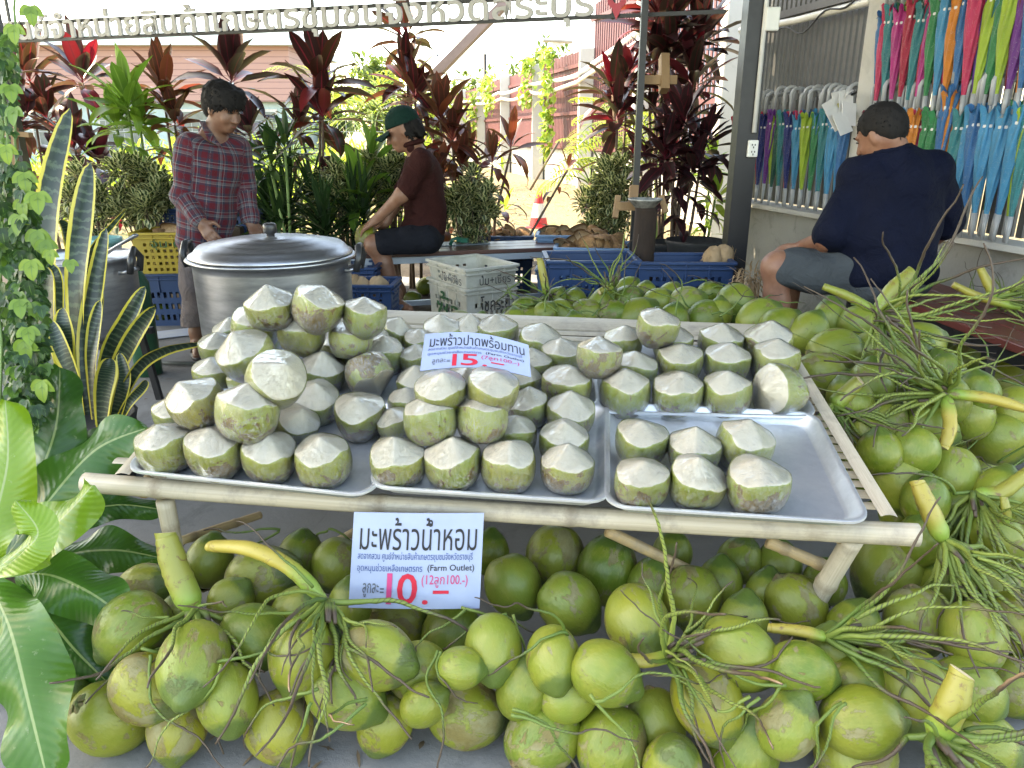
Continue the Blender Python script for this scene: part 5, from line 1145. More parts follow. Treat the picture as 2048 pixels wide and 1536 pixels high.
# blue crates in front of the plants
def fcrate(label, u0, u1, v, t, h, depth, m, below=None, rot=0.0, **kw):
    a = W(u0, v, t); b = W(u1, v, t); dx = Vector((b.x-a.x, rot, 0)); zt = (a.z+b.z)/2; base = Vector((a.x, a.y, zt-h)); dy = Vector((-dx.y, dx.x, 0)).normalized()*depth
    o = crate(label, base, dx, dy, h, m, **kw)
    if below: crate(below, Vector((a.x, a.y, 0)), dx, dy, zt-h-.004, m, **kw)
    return base, dx, dy, zt
CR1 = fcrate('empty dark blue crate behind the coconut heap, nearest to the white crates', 1098, 1278, 524, 4.15, .28, .36, BLUE, 'dark blue crate hidden under the empty one beside the white crates', rot=.01, hcols=13)
CR2 = fcrate('blue crate with two husked coconuts below the potted cordyline', 1278, 1466, 526, 4.15, .28, .34, BLUE, 'dark blue crate hidden under the one with husked coconuts', rot=-.02, hcols=13)
CR3 = fcrate('small blue crate holding husked coconuts beside the round pot', 690, 782, 572, 4.3, .17, .26, BLUE, 'dark blue crate under the husked coconuts beside the round pot', rot=-.01, hcols=7)
CR4 = fcrate('dark blue crate behind the husked coconuts and the pot handle', 690, 748, 537, 4.9, .2, .3, BLUE, 'lower dark blue crate behind the pot handle', hcols=5)
CR5 = fcrate('pale blue crate heaped with brown husks nearest the plant rack', 1112, 1268, 497, 5.0, .26, .36, BLUE_L, 'pale blue crate under the husks nearest the plant rack', rot=-.06, hcols=11)
CR6 = fcrate('pale blue crate of husks close to the traffic cone', 1075, 1212, 472, 5.7, .26, .4, BLUE_L, 'pale blue crate under the husks by the cone', rot=-.05, hcols=11)
CR7 = fcrate('dark shallow crate of husks behind the end of the middle bench', 960, 1064, 474, 6.1, .16, .3, BLUE, 'dark crate under the shallow crate of husks', hcols=9)
ycr = W(262, 468, 4.95); y_h = .27
CR8b = Vector((ycr.x, ycr.y, ycr.z-y_h)); ydx = Vector((.52, .04, 0)); ydy = Vector((-.027, .35, 0))
co = crate('yellow crate with green letters stacked behind the man in plaid', CR8b, ydx, ydy, y_h, YEL, hcols=12, hrows=4); facetext('จุ๋ม·ด.', co, ink_g, CR8b, ydx, y_h, .22, .66, .60, .90, off=.012)
crate('blue crate supporting the yellow crate behind the trousers', Vector((ycr.x, ycr.y, 0)), ydx, ydy, CR8b.z-.004, BLUE, hcols=12, hrows=2)
fcrate('blue crate standing behind the left sleeve of the plaid shirt', 292, 372, 420, 5.4, .12, .3, BLUE, None, hcols=7)
bb_ = W(292, 420, 5.4); mb = MB(); mb.box((bb_.x+.30, bb_.y+.2, (bb_.z-.125)/2), (.7, .36, bb_.z-.125)); tag(mb.build('wooden_box', pallet_m, None, False), 'dark wooden box under the blue crate behind the plaid sleeve', 'box')
fcrate('blue crate behind the trouser pocket of the man in plaid', 452, 520, 418, 5.5, .30, .35, BLUE, 'lower blue crate behind the trouser pocket', hcols=6)
# husked coconuts and husk pieces
fib_m = mat('coconut_fibre', (.46, .32, .19), (.30, .19, .10), rough=.95, nscale=7, stretch=(1, 1, .3), bscale=50, bump=.8)
rr = random.Random(77)
def fibre_ball(p, r, label, group=None):
    mb = MB(); mb.grid(lambda i, j: Vector((math.sin(j*math.pi)*math.cos(i*6.2832), math.sin(j*math.pi)*math.sin(i*6.2832), -math.cos(j*math.pi)*1.1))*r*(1+.06*math.sin(i*19+j*5)*math.sin(j*9)), 20, 14)
    for k in range(60):
        d = Vector((rr.gauss(0, 1), rr.gauss(0, 1), rr.gauss(0, 1))).normalized(); t2 = d.cross(Vector((rr.gauss(0, 1), rr.gauss(0, 1), rr.gauss(0, 1)))).normalized()
        mb.blade(d*r*.98, t2+d*.35, r*.7, r*.05, .5, .1, 3)
    mb.v = [tuple(Vector(q)+Vector(p)) for q in mb.v]; mb.a = [(0, 0, 0)]*len(mb.v); tag(mb.build('husked_coconut', fib_m, loc=p), label, 'coconut', group)
for (u, v, nm) in ((1428, 516, 'husked fibrous coconut on the left in the blue crate below the potted cordyline'), (1447, 513, 'husked fibrous coconut on the right in the blue crate below the potted cordyline')): fibre_ball(W(u, v, 4.3), .062, nm)
for (u, v, nm) in ((708, 574, 'husked coconut at the left in the small blue crate by the pot'), (722, 578, 'husked coconut in the middle of the small blue crate by the pot'), (757, 577, 'husked coconut at the right in the small blue crate by the pot')): fibre_ball(W(u, v, 4.4), .066, nm)
tw = MB()
for k in range(150):
    p = W(1500+rr.gauss(0, 12), 565+rr.gauss(0, 14), 4.0); tw.blade(p, (rr.gauss(0, 1), rr.gauss(0, 1), rr.gauss(.2, .8)), .12, .008, rr.uniform(.5, 2), .1, 4)
tag(tw.build('fibre_tuft', fib_m), 'tuft of loose brown fibre by the knee in grey shorts', 'fibre')
husk_m = mat('husk_skin', (.36, .20, .085), (.20, .105, .05), rough=.85, nscale=5, bump=.5, hue=.6); husk_i = mat('husk_inner', (.52, .37, .23), (.38, .25, .14), rough=.9, bump=.6)
HUSK = []
for k in range(4):
    mb = MB(); r2 = random.Random(k); w_ = r2.uniform(.55, .9); l_ = r2.uniform(1.6, 2.2)
    def fn(i, j, off=0.0):
        a = (i-.5)*w_*3.0*math.sin(.25+.75*j*math.pi*.9)**.8; b = (j-.5)*l_*1.35+.25*math.sin(i*9+k); r = 1.0+off
        return Vector((math.sin(a)*math.cos(b*.7)*r, math.sin(b)*r*1.1, math.cos(a)*math.cos(b*.7)*r-.6))
    mb.grid(fn, 10, 10); mb.cur = 1; mb.grid(lambda i, j: fn(1-i, j, -.10), 10, 10); mb.a = [(0, 0, 0)]*len(mb.v)
    o = mb.build('husk_piece', [husk_m, husk_i], local=True); HUSK.append(o.data); bpy.data.objects.remove(o)
def husks(base, dx, dy, zt, n, label, group, up=.10):
    for k in range(n):
        a, b = rr.uniform(.12, .88), rr.uniform(.1, .9); o = bpy.data.objects.new('husk_piece', HUSK[rr.randrange(4)]); sc.collection.objects.link(o)
        hgt = up*(1-abs(a-.5)*1.3)*rr.uniform(.2, 1.0); p = base+dx*a+dy*b; o.location = (p.x, p.y, zt-.05+hgt); o.rotation_euler = (rr.uniform(-1.2, 1.2), rr.uniform(-1.2, 1.2), rr.uniform(0, 6.3)); q = rr.uniform(.05, .085); o.scale = (q, q*rr.uniform(.9, 1.3), q)
        tag(o, label, 'coconut husk', group)
husks(*CR5, 30, 'brown coconut husk piece in the pale blue crate nearest the plant rack', 'husk pieces nearest the plant rack', .13)
husks(*CR6, 22, 'brown coconut husk piece in the crate close to the traffic cone', 'husk pieces close to the cone', .09)
husks(*CR7, 20, 'brown coconut husk piece in the shallow crate behind the bench end', 'husk pieces behind the bench end', .12)
husks(CR8b, ydx, ydy, ycr.z, 8, 'pale husk piece in the yellow crate', 'husk pieces in the yellow crate', .06)
# ------------------------------------------------------------------ benches
dkred = mat('red_brown_board', (.17, .035, .025), (.10, .022, .018), rough=.5, nscale=5, stretch=(1, .12, 1), bump=.25, coat=.2)
paleframe = mat('pale_steel', (.42, .47, .52), (.34, .38, .43), rough=.45, metal=.3)
zb = .47; b0, b1, b2, b3 = WZ(690, 510, zb), WZ(1128, 494, zb), WZ(1128, 478, zb), WZ(690, 492, zb)
bench = thing('middle_bench', ((b0.x+b1.x)/2, (b0.y+b2.y)/2, 0), 'long dark bench with pale steel frame carrying the man in the cap', 'bench')
for k in range(3):
    a = b0.lerp(b3, (k+.5)/3); c = b1.lerp(b2, (k+.5)/3); bevel(MB().beam(a-Vector((0, 0, .015)), c-Vector((0, 0, .015+.0*k)), (b3-b0).length/3-.012, .03).build('board', mat('dark_board', (.13, .055, .04), (.08, .04, .032), rough=.35, nscale=5, stretch=(.15, 1, 1), bump=.25), bench, False), .004)
fm_ = MB(); fm_.beam(b0+Vector((.02, .03, -.055)), b1+Vector((-.03, .03, -.055)), .035, .045); fm_.beam(b3+Vector((.02, -.03, -.055)), b2+Vector((-.03, -.03, -.055)), .035, .045)
fm_.beam(b0+Vector((.1, .03, -.36)), b1+Vector((-.07, .03, -.36)), .03, .035); fm_.build('frame', paleframe, bench, False)
for p in (b0+Vector((.12, .03, 0)), b1+Vector((-.06, .03, 0)), b3+Vector((.12, -.03, 0)), b2+Vector((-.06, -.03, 0))): MB().beam(Vector((p.x, p.y, 0)), Vector((p.x, p.y, zb-.078)), .04, .04, (0, 1, 0)).build('leg', paleframe, bench, False)
m0, m1 = WZ(868, 492, zb), WZ(972, 487, zb); mb = MB(); mb.beam(m0+Vector((0, .05, .004)), m1+Vector((0, .05, .004)), .2, .006); tag(mb.build('grey_mat', mat('slate_mat', (.14, .19, .22), (.11, .15, .18), rough=.4), None, False), 'blue grey flat mat lying on the middle bench', 'mat')
tl_ = thing('green_tool', W(918, 483, 5.6), 'green plastic cutter with a loop grip on the blue grey mat', 'tool'); gm = mat('green_plastic', (.015, .16, .10), (.01, .12, .08), rough=.35)
mb = MB(); mb.tube([W(900, 490, 5.5), W(905, 479, 5.5), W(915, 476, 5.5), W(925, 480, 5.5), W(926, 486, 5.5)], .014, 8); mb.build('grip', gm, tl_); mb = MB(); mb.beam(W(915, 479, 5.5)+Vector((0, .01, 0)), W(936, 481, 5.5), .05, .03); mb.build('tool_head', gm, tl_, False)
zs = .50; f0, f1 = WZ(1700, 563, zs), WZ(2048, 694, zs); fd = (f1-f0).normalized(); f0 = f0-fd*.25; f1 = f1+fd*1.1; fnv = Vector((-fd.y, fd.x, 0)); 
if fnv.x < 0: fnv = -fnv
rb = thing('red_bench', ((f0+f1)/2).to_2d().to_3d(), 'red brown plank bench along the low wall under the man in blue', 'bench')
for k in range(3): bevel(MB().beam(f0+fnv*(.075+k*.152)-Vector((0, 0, .018)), f1+fnv*(.075+k*.152)-Vector((0, 0, .018)), .145, .036).build('plank', dkred, rb, False), .005)
MB().beam(f0+fnv*.04-Vector((0, 0, .065)), f1+fnv*.04-Vector((0, 0, .065)), .04, .05).build('frame', steel, rb, False)
for k in (.08, .5, .92):
    for q in (.05, .40): p = f0.lerp(f1, k)+fnv*q; MB().beam(Vector((p.x, p.y, 0)), Vector((p.x, p.y, zs-.091 if q < .1 else zs-.037)), .045, .045, (0, 1, 0)).build('leg', steel, rb, False)
# ------------------------------------------------------------------ umbrellas hung on two rails along the wall
COLS = {'crimson': (.42, .012, .05), 'magenta': (.46, .02, .20), 'navy': (.012, .025, .16), 'purple': (.14, .02, .22), 'lime': (.32, .46, .04), 'green': (.012, .21, .07), 'dark green': (.008, .085, .06), 'teal': (.01, .20, .22), 'sky blue': (.03, .26, .46), 'blue': (.015, .14, .34), 'orange': (.62, .20, .02), 'pink': (.58, .03, .11), 'maroon': (.20, .01, .03), 'peach': (.60, .30, .14), 'violet': (.10, .03, .30)}
umbm = {}
for k_, c in COLS.items():
    c = tuple(min(.8, x*1.1) for x in c); s = NT('umbrella_cloth'); at = s.attr('lf'); sx = s.n('ShaderNodeSeparateXYZ'); s.l(at.outputs['Vector'], sx.inputs[0]); v = s.coord('Object', True)
    cc = s.mix(s.ramp(s.noise(v, 9, 4), [(.35, 0.), (.7, .55)]), c, tuple(x*.6 for x in c))
    sq = s.noise(v, 11, 3, .5, 3.5); cc = s.mix(s.ramp(sq, [(.494, 0.), (.5, .35), (.506, 0.)]), cc, (.6, .6, .58))
    b = s.bsdf(cc, .55, 0, s.bump(s.noise(s.coord('Object', True, (1, 1, .2)), 70, 4), .3, .006), sheen=.2, link=False); t = s.n('ShaderNodeBsdfTranslucent'); s.put(t.inputs[0], cc)
    m_ = s.n('ShaderNodeMixShader'); m_.inputs[0].default_value = .25; s.l(b.outputs[0], m_.inputs[1]); s.l(t.outputs[0], m_.inputs[2]); s.l(m_.outputs[0], s.out.inputs[0]); umbm[k_] = s.m
grey_h = mat('grey_handle', (.36, .37, .38), (.30, .31, .32), rough=.4, bump=.03); wire_m = mat('white_tie', (.75, .74, .72), rough=.5)
UMB = []
for k in range(4):
    r2 = random.Random(k+9); tw_ = r2.uniform(1.5, 3.0); fat = r2.uniform(.9, 1.25); n = 32; m = 26; mb = MB(); vs = []; ats = []
    for i in range(m+1):
        q = i/m; z = .51-.51*q                                        # 1 at the free edge on top, 0 at the ferrule
        r = .011+.024*math.sin(min(1, (1-q)/.72)*math.pi/2)**1.15*fat
        if q < .16: r = .034*fat+.012*max(0, 1-q/.05)-.006*math.exp(-((q-.15)/.03)**2)
        for j in range(n):
            a = 2*math.pi*j/n; pl = math.sin(6*a+tw_*q*4)*.27*(1.3-q)+.12*math.sin(11*a+q*3+k)*(1-q)
            rr_ = r*(1+pl); vs.append(Vector((rr_*math.cos(a)*.92, rr_*math.sin(a)*.75, z+(.022*math.sin(5*a+k) if i == 0 else 0)))); ats.append((j/n, q, 0))
    fs = [(i*n+j, (i+1)*n+j, (i+1)*n+(j+1) % n, i*n+(j+1) % n) for i in range(m) for j in range(n)]; mb.add(vs, fs, ats)
    o = mb.build('canopy', umbm['green'], local=True); UMB.append(o.data); bpy.data.objects.remove(o)
mb = MB(); mb.tube([(0, 0, -.115), (0, 0, .015)], [.0095, .0125], 10); mb.a = [(0, 0, 0)]*len(mb.v); o = mb.build('ferrule', grey_h, local=True); FER = o.data; bpy.data.objects.remove(o)
mb = MB(); mb.tube([(0, 0, .46), (0, 0, .535)], .006, 8); mb.tube([(0, 0, .53), (0, 0, .640), (-.004, -.010, .662), (-.010, -.032, .676), (-.012, -.058, .672), (-.012, -.072, .652), (-.012, -.074, .615)], .0125, 10); mb.a = [(0, 0, 0)]*len(mb.v); o = mb.build('handle', grey_h, local=True); HAN = o.data; bpy.data.objects.remove(o)
mb = MB(); mb.lathe([(.030, .425), (.031, .432), (.030, .439)], 14, sq=.75); mb.box((.0, -.026, .432), (.012, .006, .012)); mb.a = [(0, 0, 0)]*len(mb.v); o = mb.build('tie_band', wire_m, local=True); BND = o.data; bpy.data.objects.remove(o)
ang = math.atan2(wd_.y, wd_.x)
def umbrella(s_, z, col, label, sc_=1.0, off=.1, lean=.0):
    p = A + wd_*s_ + wn*off; o = thing('umbrella', (p.x, p.y, z), label, 'umbrella', 'closed umbrellas hung along the wall')
    o.rotation_euler = (random.uniform(-.04, .04), lean+random.uniform(-.07, .07), ang+math.pi+random.uniform(-.2, .2)); o.scale = (sc_*random.uniform(.95, 1.1), sc_, sc_*random.uniform(.96, 1.03))
    for nm, d in (('canopy', UMB[random.randrange(4)]), ('ferrule', FER), ('handle', HAN), ('tie_band', BND)):
        c = bpy.data.objects.new(nm, d); sc.collection.objects.link(c); c.parent = o
        if nm == 'canopy': c.material_slots[0].link = 'OBJECT'; c.material_slots[0].material = umbm[col]
def s_of(u): p = wallp(u, 0); return (p-A).dot(wd_)
seq1 = 'dark green,crimson,purple,teal,magenta,teal,lime,magenta,crimson,navy,blue,purple,lime,dark green,green,teal,pink,navy,pink,sky blue,blue,lime,sky blue,green,sky blue,teal,sky blue,sky blue,sky blue,blue'.split(',')
seq2 = 'blue,pink,violet,teal,green,magenta,lime,crimson,dark green,teal,pink,magenta,blue,green,orange,sky blue,pink,orange,green,blue,green,pink,violet,lime,teal,green,sky blue,lime,maroon,purple,orange,blue,green,sky blue'.split(',')
seq3 = 'maroon,green,pink,blue,green,dark green,peach,sky blue,sky blue,sky blue,blue,orange,pink,green,green,green,orange,blue,orange,teal,lime,sky blue,blue,blue,sky blue,sky blue,green,sky blue,blue,sky blue,lime,teal'.split(',')
def run(seq, ua, ub, z, words_, fat=None):
    sa, sb = s_of(ua), s_of(ub); seen = {}; tot = {c: seq.count(c) for c in seq}
    for k, c in enumerate(seq):
        seen[c] = seen.get(c, 0)+1; nm = ('%s closed umbrella in %s' % (c, words_)) if tot[c] == 1 else '%s closed umbrella, %s %s one from left in %s' % (c, ORD[seen[c]-1], c, words_)
        umbrella(sa+(sb-sa)*k/(len(seq)-1), z+random.uniform(-.012, .012), c, nm, 1.18 if (fat and k in fat) else 1.0, .10+.025*(k % 2))
run(seq1, 1495, 1722, .872, 'row left of pillar')
run(seq2, 1770, 2090, 1.43, 'upper row right of pillar', (8, 20, 21))
run(seq3, 1770, 2100, .862, 'lower row right of pillar', (16, 17, 18))
for (ua, ub, z, nm) in ((1490, 1700, 1.535, 'thin steel rail carrying the umbrellas left of the pillar'), (1762, 2110, 2.095, 'thin steel rail carrying the upper umbrellas'), (1762, 2110, 1.525, 'thin steel rail carrying the lower right umbrellas')):
    p, q = A+wd_*s_of(ua)+wn*.05, A+wd_*s_of(ub)+wn*.05; mb = MB(); mb.tube([p+Vector((0, 0, z)), q+Vector((0, 0, z))], .009, 8)
    for k in (0.02, .35, .68, .98): e = p.lerp(q, k)+Vector((0, 0, z)); mb.tube([e, e-wn*.12], .006, 6)
    tag(mb.build('hanging_rail', grey_h), nm, 'rail')
# paper tags on the pillar
tg = thing('paper_tags', wallp(1690, 1.45)+wn*.2, 'bundle of white paper tags with yellow marks tied beside the pillar', 'paper tags'); pap = mat('tag_paper', (.74, .73, .70), (.66, .65, .62), rough=.6); yl = mat('yellow_mark', (.66, .58, .06), rough=.6)
for k, (u, v, a) in enumerate(((1680, 205, .2), (1665, 222, .45), (1692, 210, -.2), (1672, 238, .35), (1698, 228, -.1), (1685, 246, .3))):
    p = W(u, v, 4.62-.02*k); mt = rotmat(rx=R(70)+random.uniform(-.2, .2), rz=.35) @ rotmat(rz=a); c = MB().box(p, (.105, .135, .004), mt).build('tag_card', pap, tg, False)
    if k in (0, 3): MB().box(p+mt @ Vector((.0, -.02, .0035)), (.05, .035, .002), mt).build('yellow_mark', yl, c, False)
mb = MB(); mb.tube([W(1706, 180, 4.55), W(1695, 186, 4.55), W(1690, 196, 4.56)], .006, 6); mb.build('string', wire_m, tg)
# bamboo pole leaning in the corner
mb = MB(); bamboo_tube(mb, W(1470, 492, 4.35), W(1516, 30, 4.9), .013, 9, 44, .02); tag(mb.build('bamboo_pole', bam_yel), 'thin yellow bamboo pole leaning in the corner by the thick post', 'pole')
# bits on the floor
pp_ = WZ(342, 668, .006); mb = MB(); mb.box(pp_+Vector((0, 0, .003)), (.26, .20, .004), rotmat(rz=.5)); tag(mb.build('white_paper', mat('floor_paper', (.55, .58, .62), (.42, .47, .6), rough=.7), None, False), 'sheet of white and blue paper lying on the floor by the sandals', 'paper')
hs = MB(); hs.tube([WZ(235, 705, .015), WZ(300, 722, .015), WZ(340, 726, .015), WZ(430, 728, .015)], .012, 8); tag(hs.build('grey_hose', mat('grey_rubber', (.12, .13, .12), rough=.6)), 'grey green hose lying across the floor left of the table', 'hose')
li = MB(); dm = mat('dry_litter', (.20, .13, .07), (.10, .07, .04), rough=.9)
for k in range(90):
    p = WZ(rr.uniform(240, 640), rr.uniform(640, 850), .006) if k < 60 else WZ(rr.uniform(200, 1400), rr.uniform(1430, 1535), .006)
    li.blade(p, (rr.gauss(0, 1), rr.gauss(0, 1), .1), rr.uniform(.015, .06), rr.uniform(.003, .012), .5, .1, 3, p=(.3, .5))
tag(li.build('floor_litter', dm), 'dry crumbs and husk bits scattered on the concrete', 'litter', kind='stuff')
# ================================================================== hanging sign of cut letters
sg_m = mat('sign_grey', (.56, .55, .54), (.48, .47, .46), rough=.6, bump=.05)
TL_ = 5.75
sz = W(0, 82, TL_).z                       # height of the lower rail
def sp_at(u): 
    v = 82-(82-31)*u/1210.0; return WZ(u, v, sz)
S0, S1 = sp_at(0), sp_at(1190); SD = Vector((S1.x-S0.x, S1.y-S0.y, 0)).normalized(); SN = Vector((SD.y, -SD.x, 0))
sign = thing('letter_sign', (S0+S1)/2, 'long sign of grey cut out letters on dark rails hanging above the men', 'sign')
E0, E1 = sp_at(-120), sp_at(1452)
ch = .118                                   # height of a consonant
MB().beam(E0+Vector((0, 0, -.006)), E1+Vector((0, 0, -.006)), .02, .022).build('lower_rail', steel, sign, False)
MB().beam(E0+Vector((0, 0, ch-.004)), sp_at(1215)+Vector((0, 0, ch-.004)), .02, .022).build('upper_rail', steel, sign, False)
for u in (22, 625, 1225): p = sp_at(u); MB().beam(p+SN*-.022+Vector((0, 0, -.02)), p+SN*-.022+Vector((0, 0, .7)), .018, .018, SD).build('hanger', steel, sign, False)
body = 'ศูนย์จำหน่ายสินค้าเกษตรชุมชนจังหวัดสระบุรี'
L_ = (sp_at(1188)-sp_at(8)).length; Pz = sp_at(8)
cu = bpy.data.curves.new('probe', 'FONT'); cu.body = body; po = bpy.data.objects.new('probe', cu); sc.collection.objects.link(po); bpy.context.view_layer.update(); me = po.to_mesh()
xs = [q.co.x for q in me.vertices]; ys = [q.co.y for q in me.vertices]; po.to_mesh_clear(); bpy.data.objects.remove(po); cu2 = bpy.data.curves.new('probe', 'FONT'); cu2.body = 'น'; po = bpy.data.objects.new('probe', cu2); sc.collection.objects.link(po); bpy.context.view_layer.update(); me = po.to_mesh()
hc = max(q.co.y for q in me.vertices); po.to_mesh_clear(); bpy.data.objects.remove(po)
ymin, ymax = min(ys), max(ys); ky = ch/hc
txt(body, 'letters', sg_m, sign, lambda x, y, z: Pz + SD*(x*L_) + Vector((0, 0, (ymin+(ymax-ymin)*y)*ky)) + SN*(.014+z*.5), extrude=.02, offset=.014, res=3)
# map pin at its right end
pinm = mat('pin_red', (.50, .02, .05), (.42, .02, .045), rough=.4); pc3 = sp_at(1234)+Vector((0, 0, .085)); pn = MB(); n = 28; fr_ = []; inn = []
for k in range(n):
    a = 2*math.pi*k/n-math.pi/2; r = .058; x, z = math.cos(a)*r, math.sin(a)*r
    if k == 0: x, z = 0, -.115
    elif k in (1, n-1): x, z = (.026 if k == 1 else -.026), -.062
    fr_.append((x, z)); inn.append((math.cos(a)*.026, math.sin(a)*.026))
vs = []
for d in (.012, .028):
    for x, z in fr_+inn: vs.append(pc3+SD*x+Vector((0, 0, z))+SN*d)
fs = []
for k in range(n):
    k2 = (k+1) % n; fs += [(k, k2, n+k2, n+k), (2*n+k2, 2*n+k, 3*n+k, 3*n+k2), (k2, k, 2*n+k, 2*n+k2), (n+k, n+k2, 3*n+k2, 3*n+k)]
pn.add(vs, fs); pn.build('map_pin', pinm, sign, False)
# ================================================================== price signs
s = NT('sky_tinted_laminate'); v = s.coord('Object', False); s.bsdf(s.mix(s.ramp(s.noise(v, 7, 4, .6), [(.4, 0.), (.65, 1.)]), (.34, .40, .55), (.30, .36, .52)), .32, 0, s.bump(s.noise(v, 9, 3), .15, .01), coat=.5, coatr=.08); LAM = s.m  # white board; the sky's blue reflection is mixed into its colour
def price_sign(label, fn, rows):
    o = thing('price_sign', fn(.5, .5, 0), label, 'sign', 'hand lettered price signs'); mb = MB()
    mb.grid(lambda i, j: fn(i, j, 0), 20, 14); mb.grid(lambda i, j: fn(1-i, j, -.0018), 20, 14)
    for e in range(4): mb.grid((lambda i, j: fn(i, 0, -.0018*j)) if e == 0 else (lambda i, j: fn(1-i, 1, -.0018*j)) if e == 1 else (lambda i, j: fn(0, 1-i, -.0018*j)) if e == 2 else (lambda i, j: fn(1, i, -.0018*j)), 14, 1)
    mb.a = [(0, 0, 0)]*len(mb.v); mb.build('board', LAM, o, False)
    for k, (body, m_, x0, x1, y0, y1, off) in enumerate(rows):
        txt(body, 'lettering', m_, o, lambda x, y, z: fn(x0+(x1-x0)*x, y0+(y1-y0)*y, .0012), offset=off, shear=.0, res=3)
def prows(head, price, each):
    return [(head, ink_k, .06, .955, .62, .955, .0), ('สดจากสวน ศูนย์จำหน่ายสินค้าเกษตรชุมชนจังหวัดราชบุรี', ink_b, .05, .93, .50, .605, .004), ('อุดหนุนช่วยเหลือเกษตรกร', ink_b, .05, .55, .375, .48, .004), ('(Farm Outlet)', ink_k, .59, .945, .39, .475, .006),
            ('ลูกละ', ink_gy, .10, .225, .12, .27, .006), ('=', ink_gy, .235, .265, .17, .22, .006), (price[0], ink_p if price == '10' else ink_r, .285, .325, .05, .38, .012), (price[1], ink_r, .365, .52, .05, .38, .012), ('.', ink_r, .56, .605, .05, .10, .03), ('-', ink_r, .64, .76, .165, .20, .02), (each, ink_p, .55, .90, .23, .365, .004)]
ps = [W(697, 1215, 1.672), W(959, 1217, 1.666), W(968, 1026, 1.607), W(708, 1024, 1.613)]
nrm1 = (ps[1]-ps[0]).cross(ps[3]-ps[0]).normalized()
price_sign('larger sky-tinted white price sign reading 10 hung on the front bamboo rail', lambda i, j, d: ps[0].lerp(ps[1], i).lerp(ps[3].lerp(ps[2], i), j) + nrm1*(d+.004*math.sin(i*math.pi)), prows('มะพร้าวน้ำหอม', '10', '(12ลูก100.-)'))
def curved(i, j, d):
    u = (840+222*i)*(1-j) + (850+207*i)*j; v = (742+12*i)*(1-j) + (668+22*i)*j - 13*math.sin(i*math.pi)
    return onplane(u, v, .178+.012*math.sin(i*math.pi)+.032*j) - FWD*d + UPC*d*.4
price_sign('smaller curved price sign reading 15 lying on the coconuts in the middle', curved, prows('มะพร้าวปาดพร้อมทาน', '15', '(7ลูก100.-)'))
# ================================================================== people: one smooth surface each, grown from a distance field
class SDF:
    def __init__(s): s.p = []; s.cuts = []
    def cap(s, a, b, ra, rb=None, k=.03): s.p.append(('c', np.array(a, float), np.array(b, float), ra, ra if rb is None else rb, k)); return s
    def ell(s, c, rad, X=None, Y=None, Z=None, k=.03, sub=False):
        if X is not None and Y is None:
            X = np.array(X, float); X /= np.linalg.norm(X); Y = np.cross((0, 0, 1.), X); Y /= np.linalg.norm(Y); Z = np.cross(X, Y)
        B = np.array([(1, 0, 0) if X is None else X, (0, 1, 0) if Y is None else Y, (0, 0, 1) if Z is None else Z], float); s.p.append(('e', np.array(c, float), B, np.array(rad, float), sub, k)); return s
    def cut(s, p, n): s.cuts.append((np.array(p, float), np.array(n, float)/np.linalg.norm(n))); return s
    def mesh(s, vox=.007, grow=0.0, wr=None):
        lo = np.full(3, 1e9); hi = -lo
        for q in s.p:
            if q[0] == 'c':
                for p, r in ((q[1], q[3]), (q[2], q[4])): lo = np.minimum(lo, p-r); hi = np.maximum(hi, p+r)
            elif not q[4]: r = q[3].max(); lo = np.minimum(lo, q[1]-r); hi = np.maximum(hi, q[1]+r)
        lo -= .03+grow; hi += .03+grow; N = np.ceil((hi-lo)/vox).astype(int)+1
        F = np.full(N, 1.0, np.float32); ax = [lo[i]+vox*np.arange(N[i]) for i in range(3)]
        for q in s.p:
            k = q[5]
            if q[0] == 'c': l = np.minimum(q[1]-q[3], q[2]-q[4]); h = np.maximum(q[1]+q[3], q[2]+q[4])
            else: r = q[3].max(); l = q[1]-r; h = q[1]+r
            l = l-.06-grow; h = h+.06+grow; i0 = np.clip(((l-lo)/vox).astype(int), 0, N-1); i1 = np.clip(((h-lo)/vox).astype(int)+2, 1, N)
            sl_ = tuple(slice(a, b) for a, b in zip(i0, i1)); X, Y, Z = np.meshgrid(*[ax[i][sl_[i]] for i in range(3)], indexing='ij')
            P = np.stack([X, Y, Z], -1)
            if q[0] == 'c':
                ba = q[2]-q[1]; t = np.clip(((P-q[1])@ba)/max(1e-9, ba@ba), 0, 1); d = np.linalg.norm(P-q[1]-t[..., None]*ba, axis=-1)-(q[3]+(q[4]-q[3])*t)
            else:
                L = (P-q[1])@q[2].T; k0 = np.linalg.norm(L/q[3], axis=-1); k1 = np.linalg.norm(L/q[3]**2, axis=-1)+1e-9; d = k0*(k0-1)/k1
            d = d-grow if not (q[0] == 'e' and q[4]) else d
            g = F[sl_]
            if q[0] == 'e' and q[4]: h_ = np.clip(.5-.5*(g+d)/k, 0, 1); F[sl_] = g+(-d-g)*h_+k*h_*(1-h_)
            else: h_ = np.clip(.5+.5*(g-d)/k, 0, 1); F[sl_] = g+(d-g)*h_-k*h_*(1-h_)
        if wr is not None or s.cuts:
            X, Y, Z = np.meshgrid(*ax, indexing='ij')
            if wr is not None: F = F+wr(X, Y, Z).astype(np.float32)
            for p, n in s.cuts: F = np.maximum(F, (X-p[0])*n[0]+(Y-p[1])*n[1]+(Z-p[2])*n[2])
        return nets(F, lo, vox)
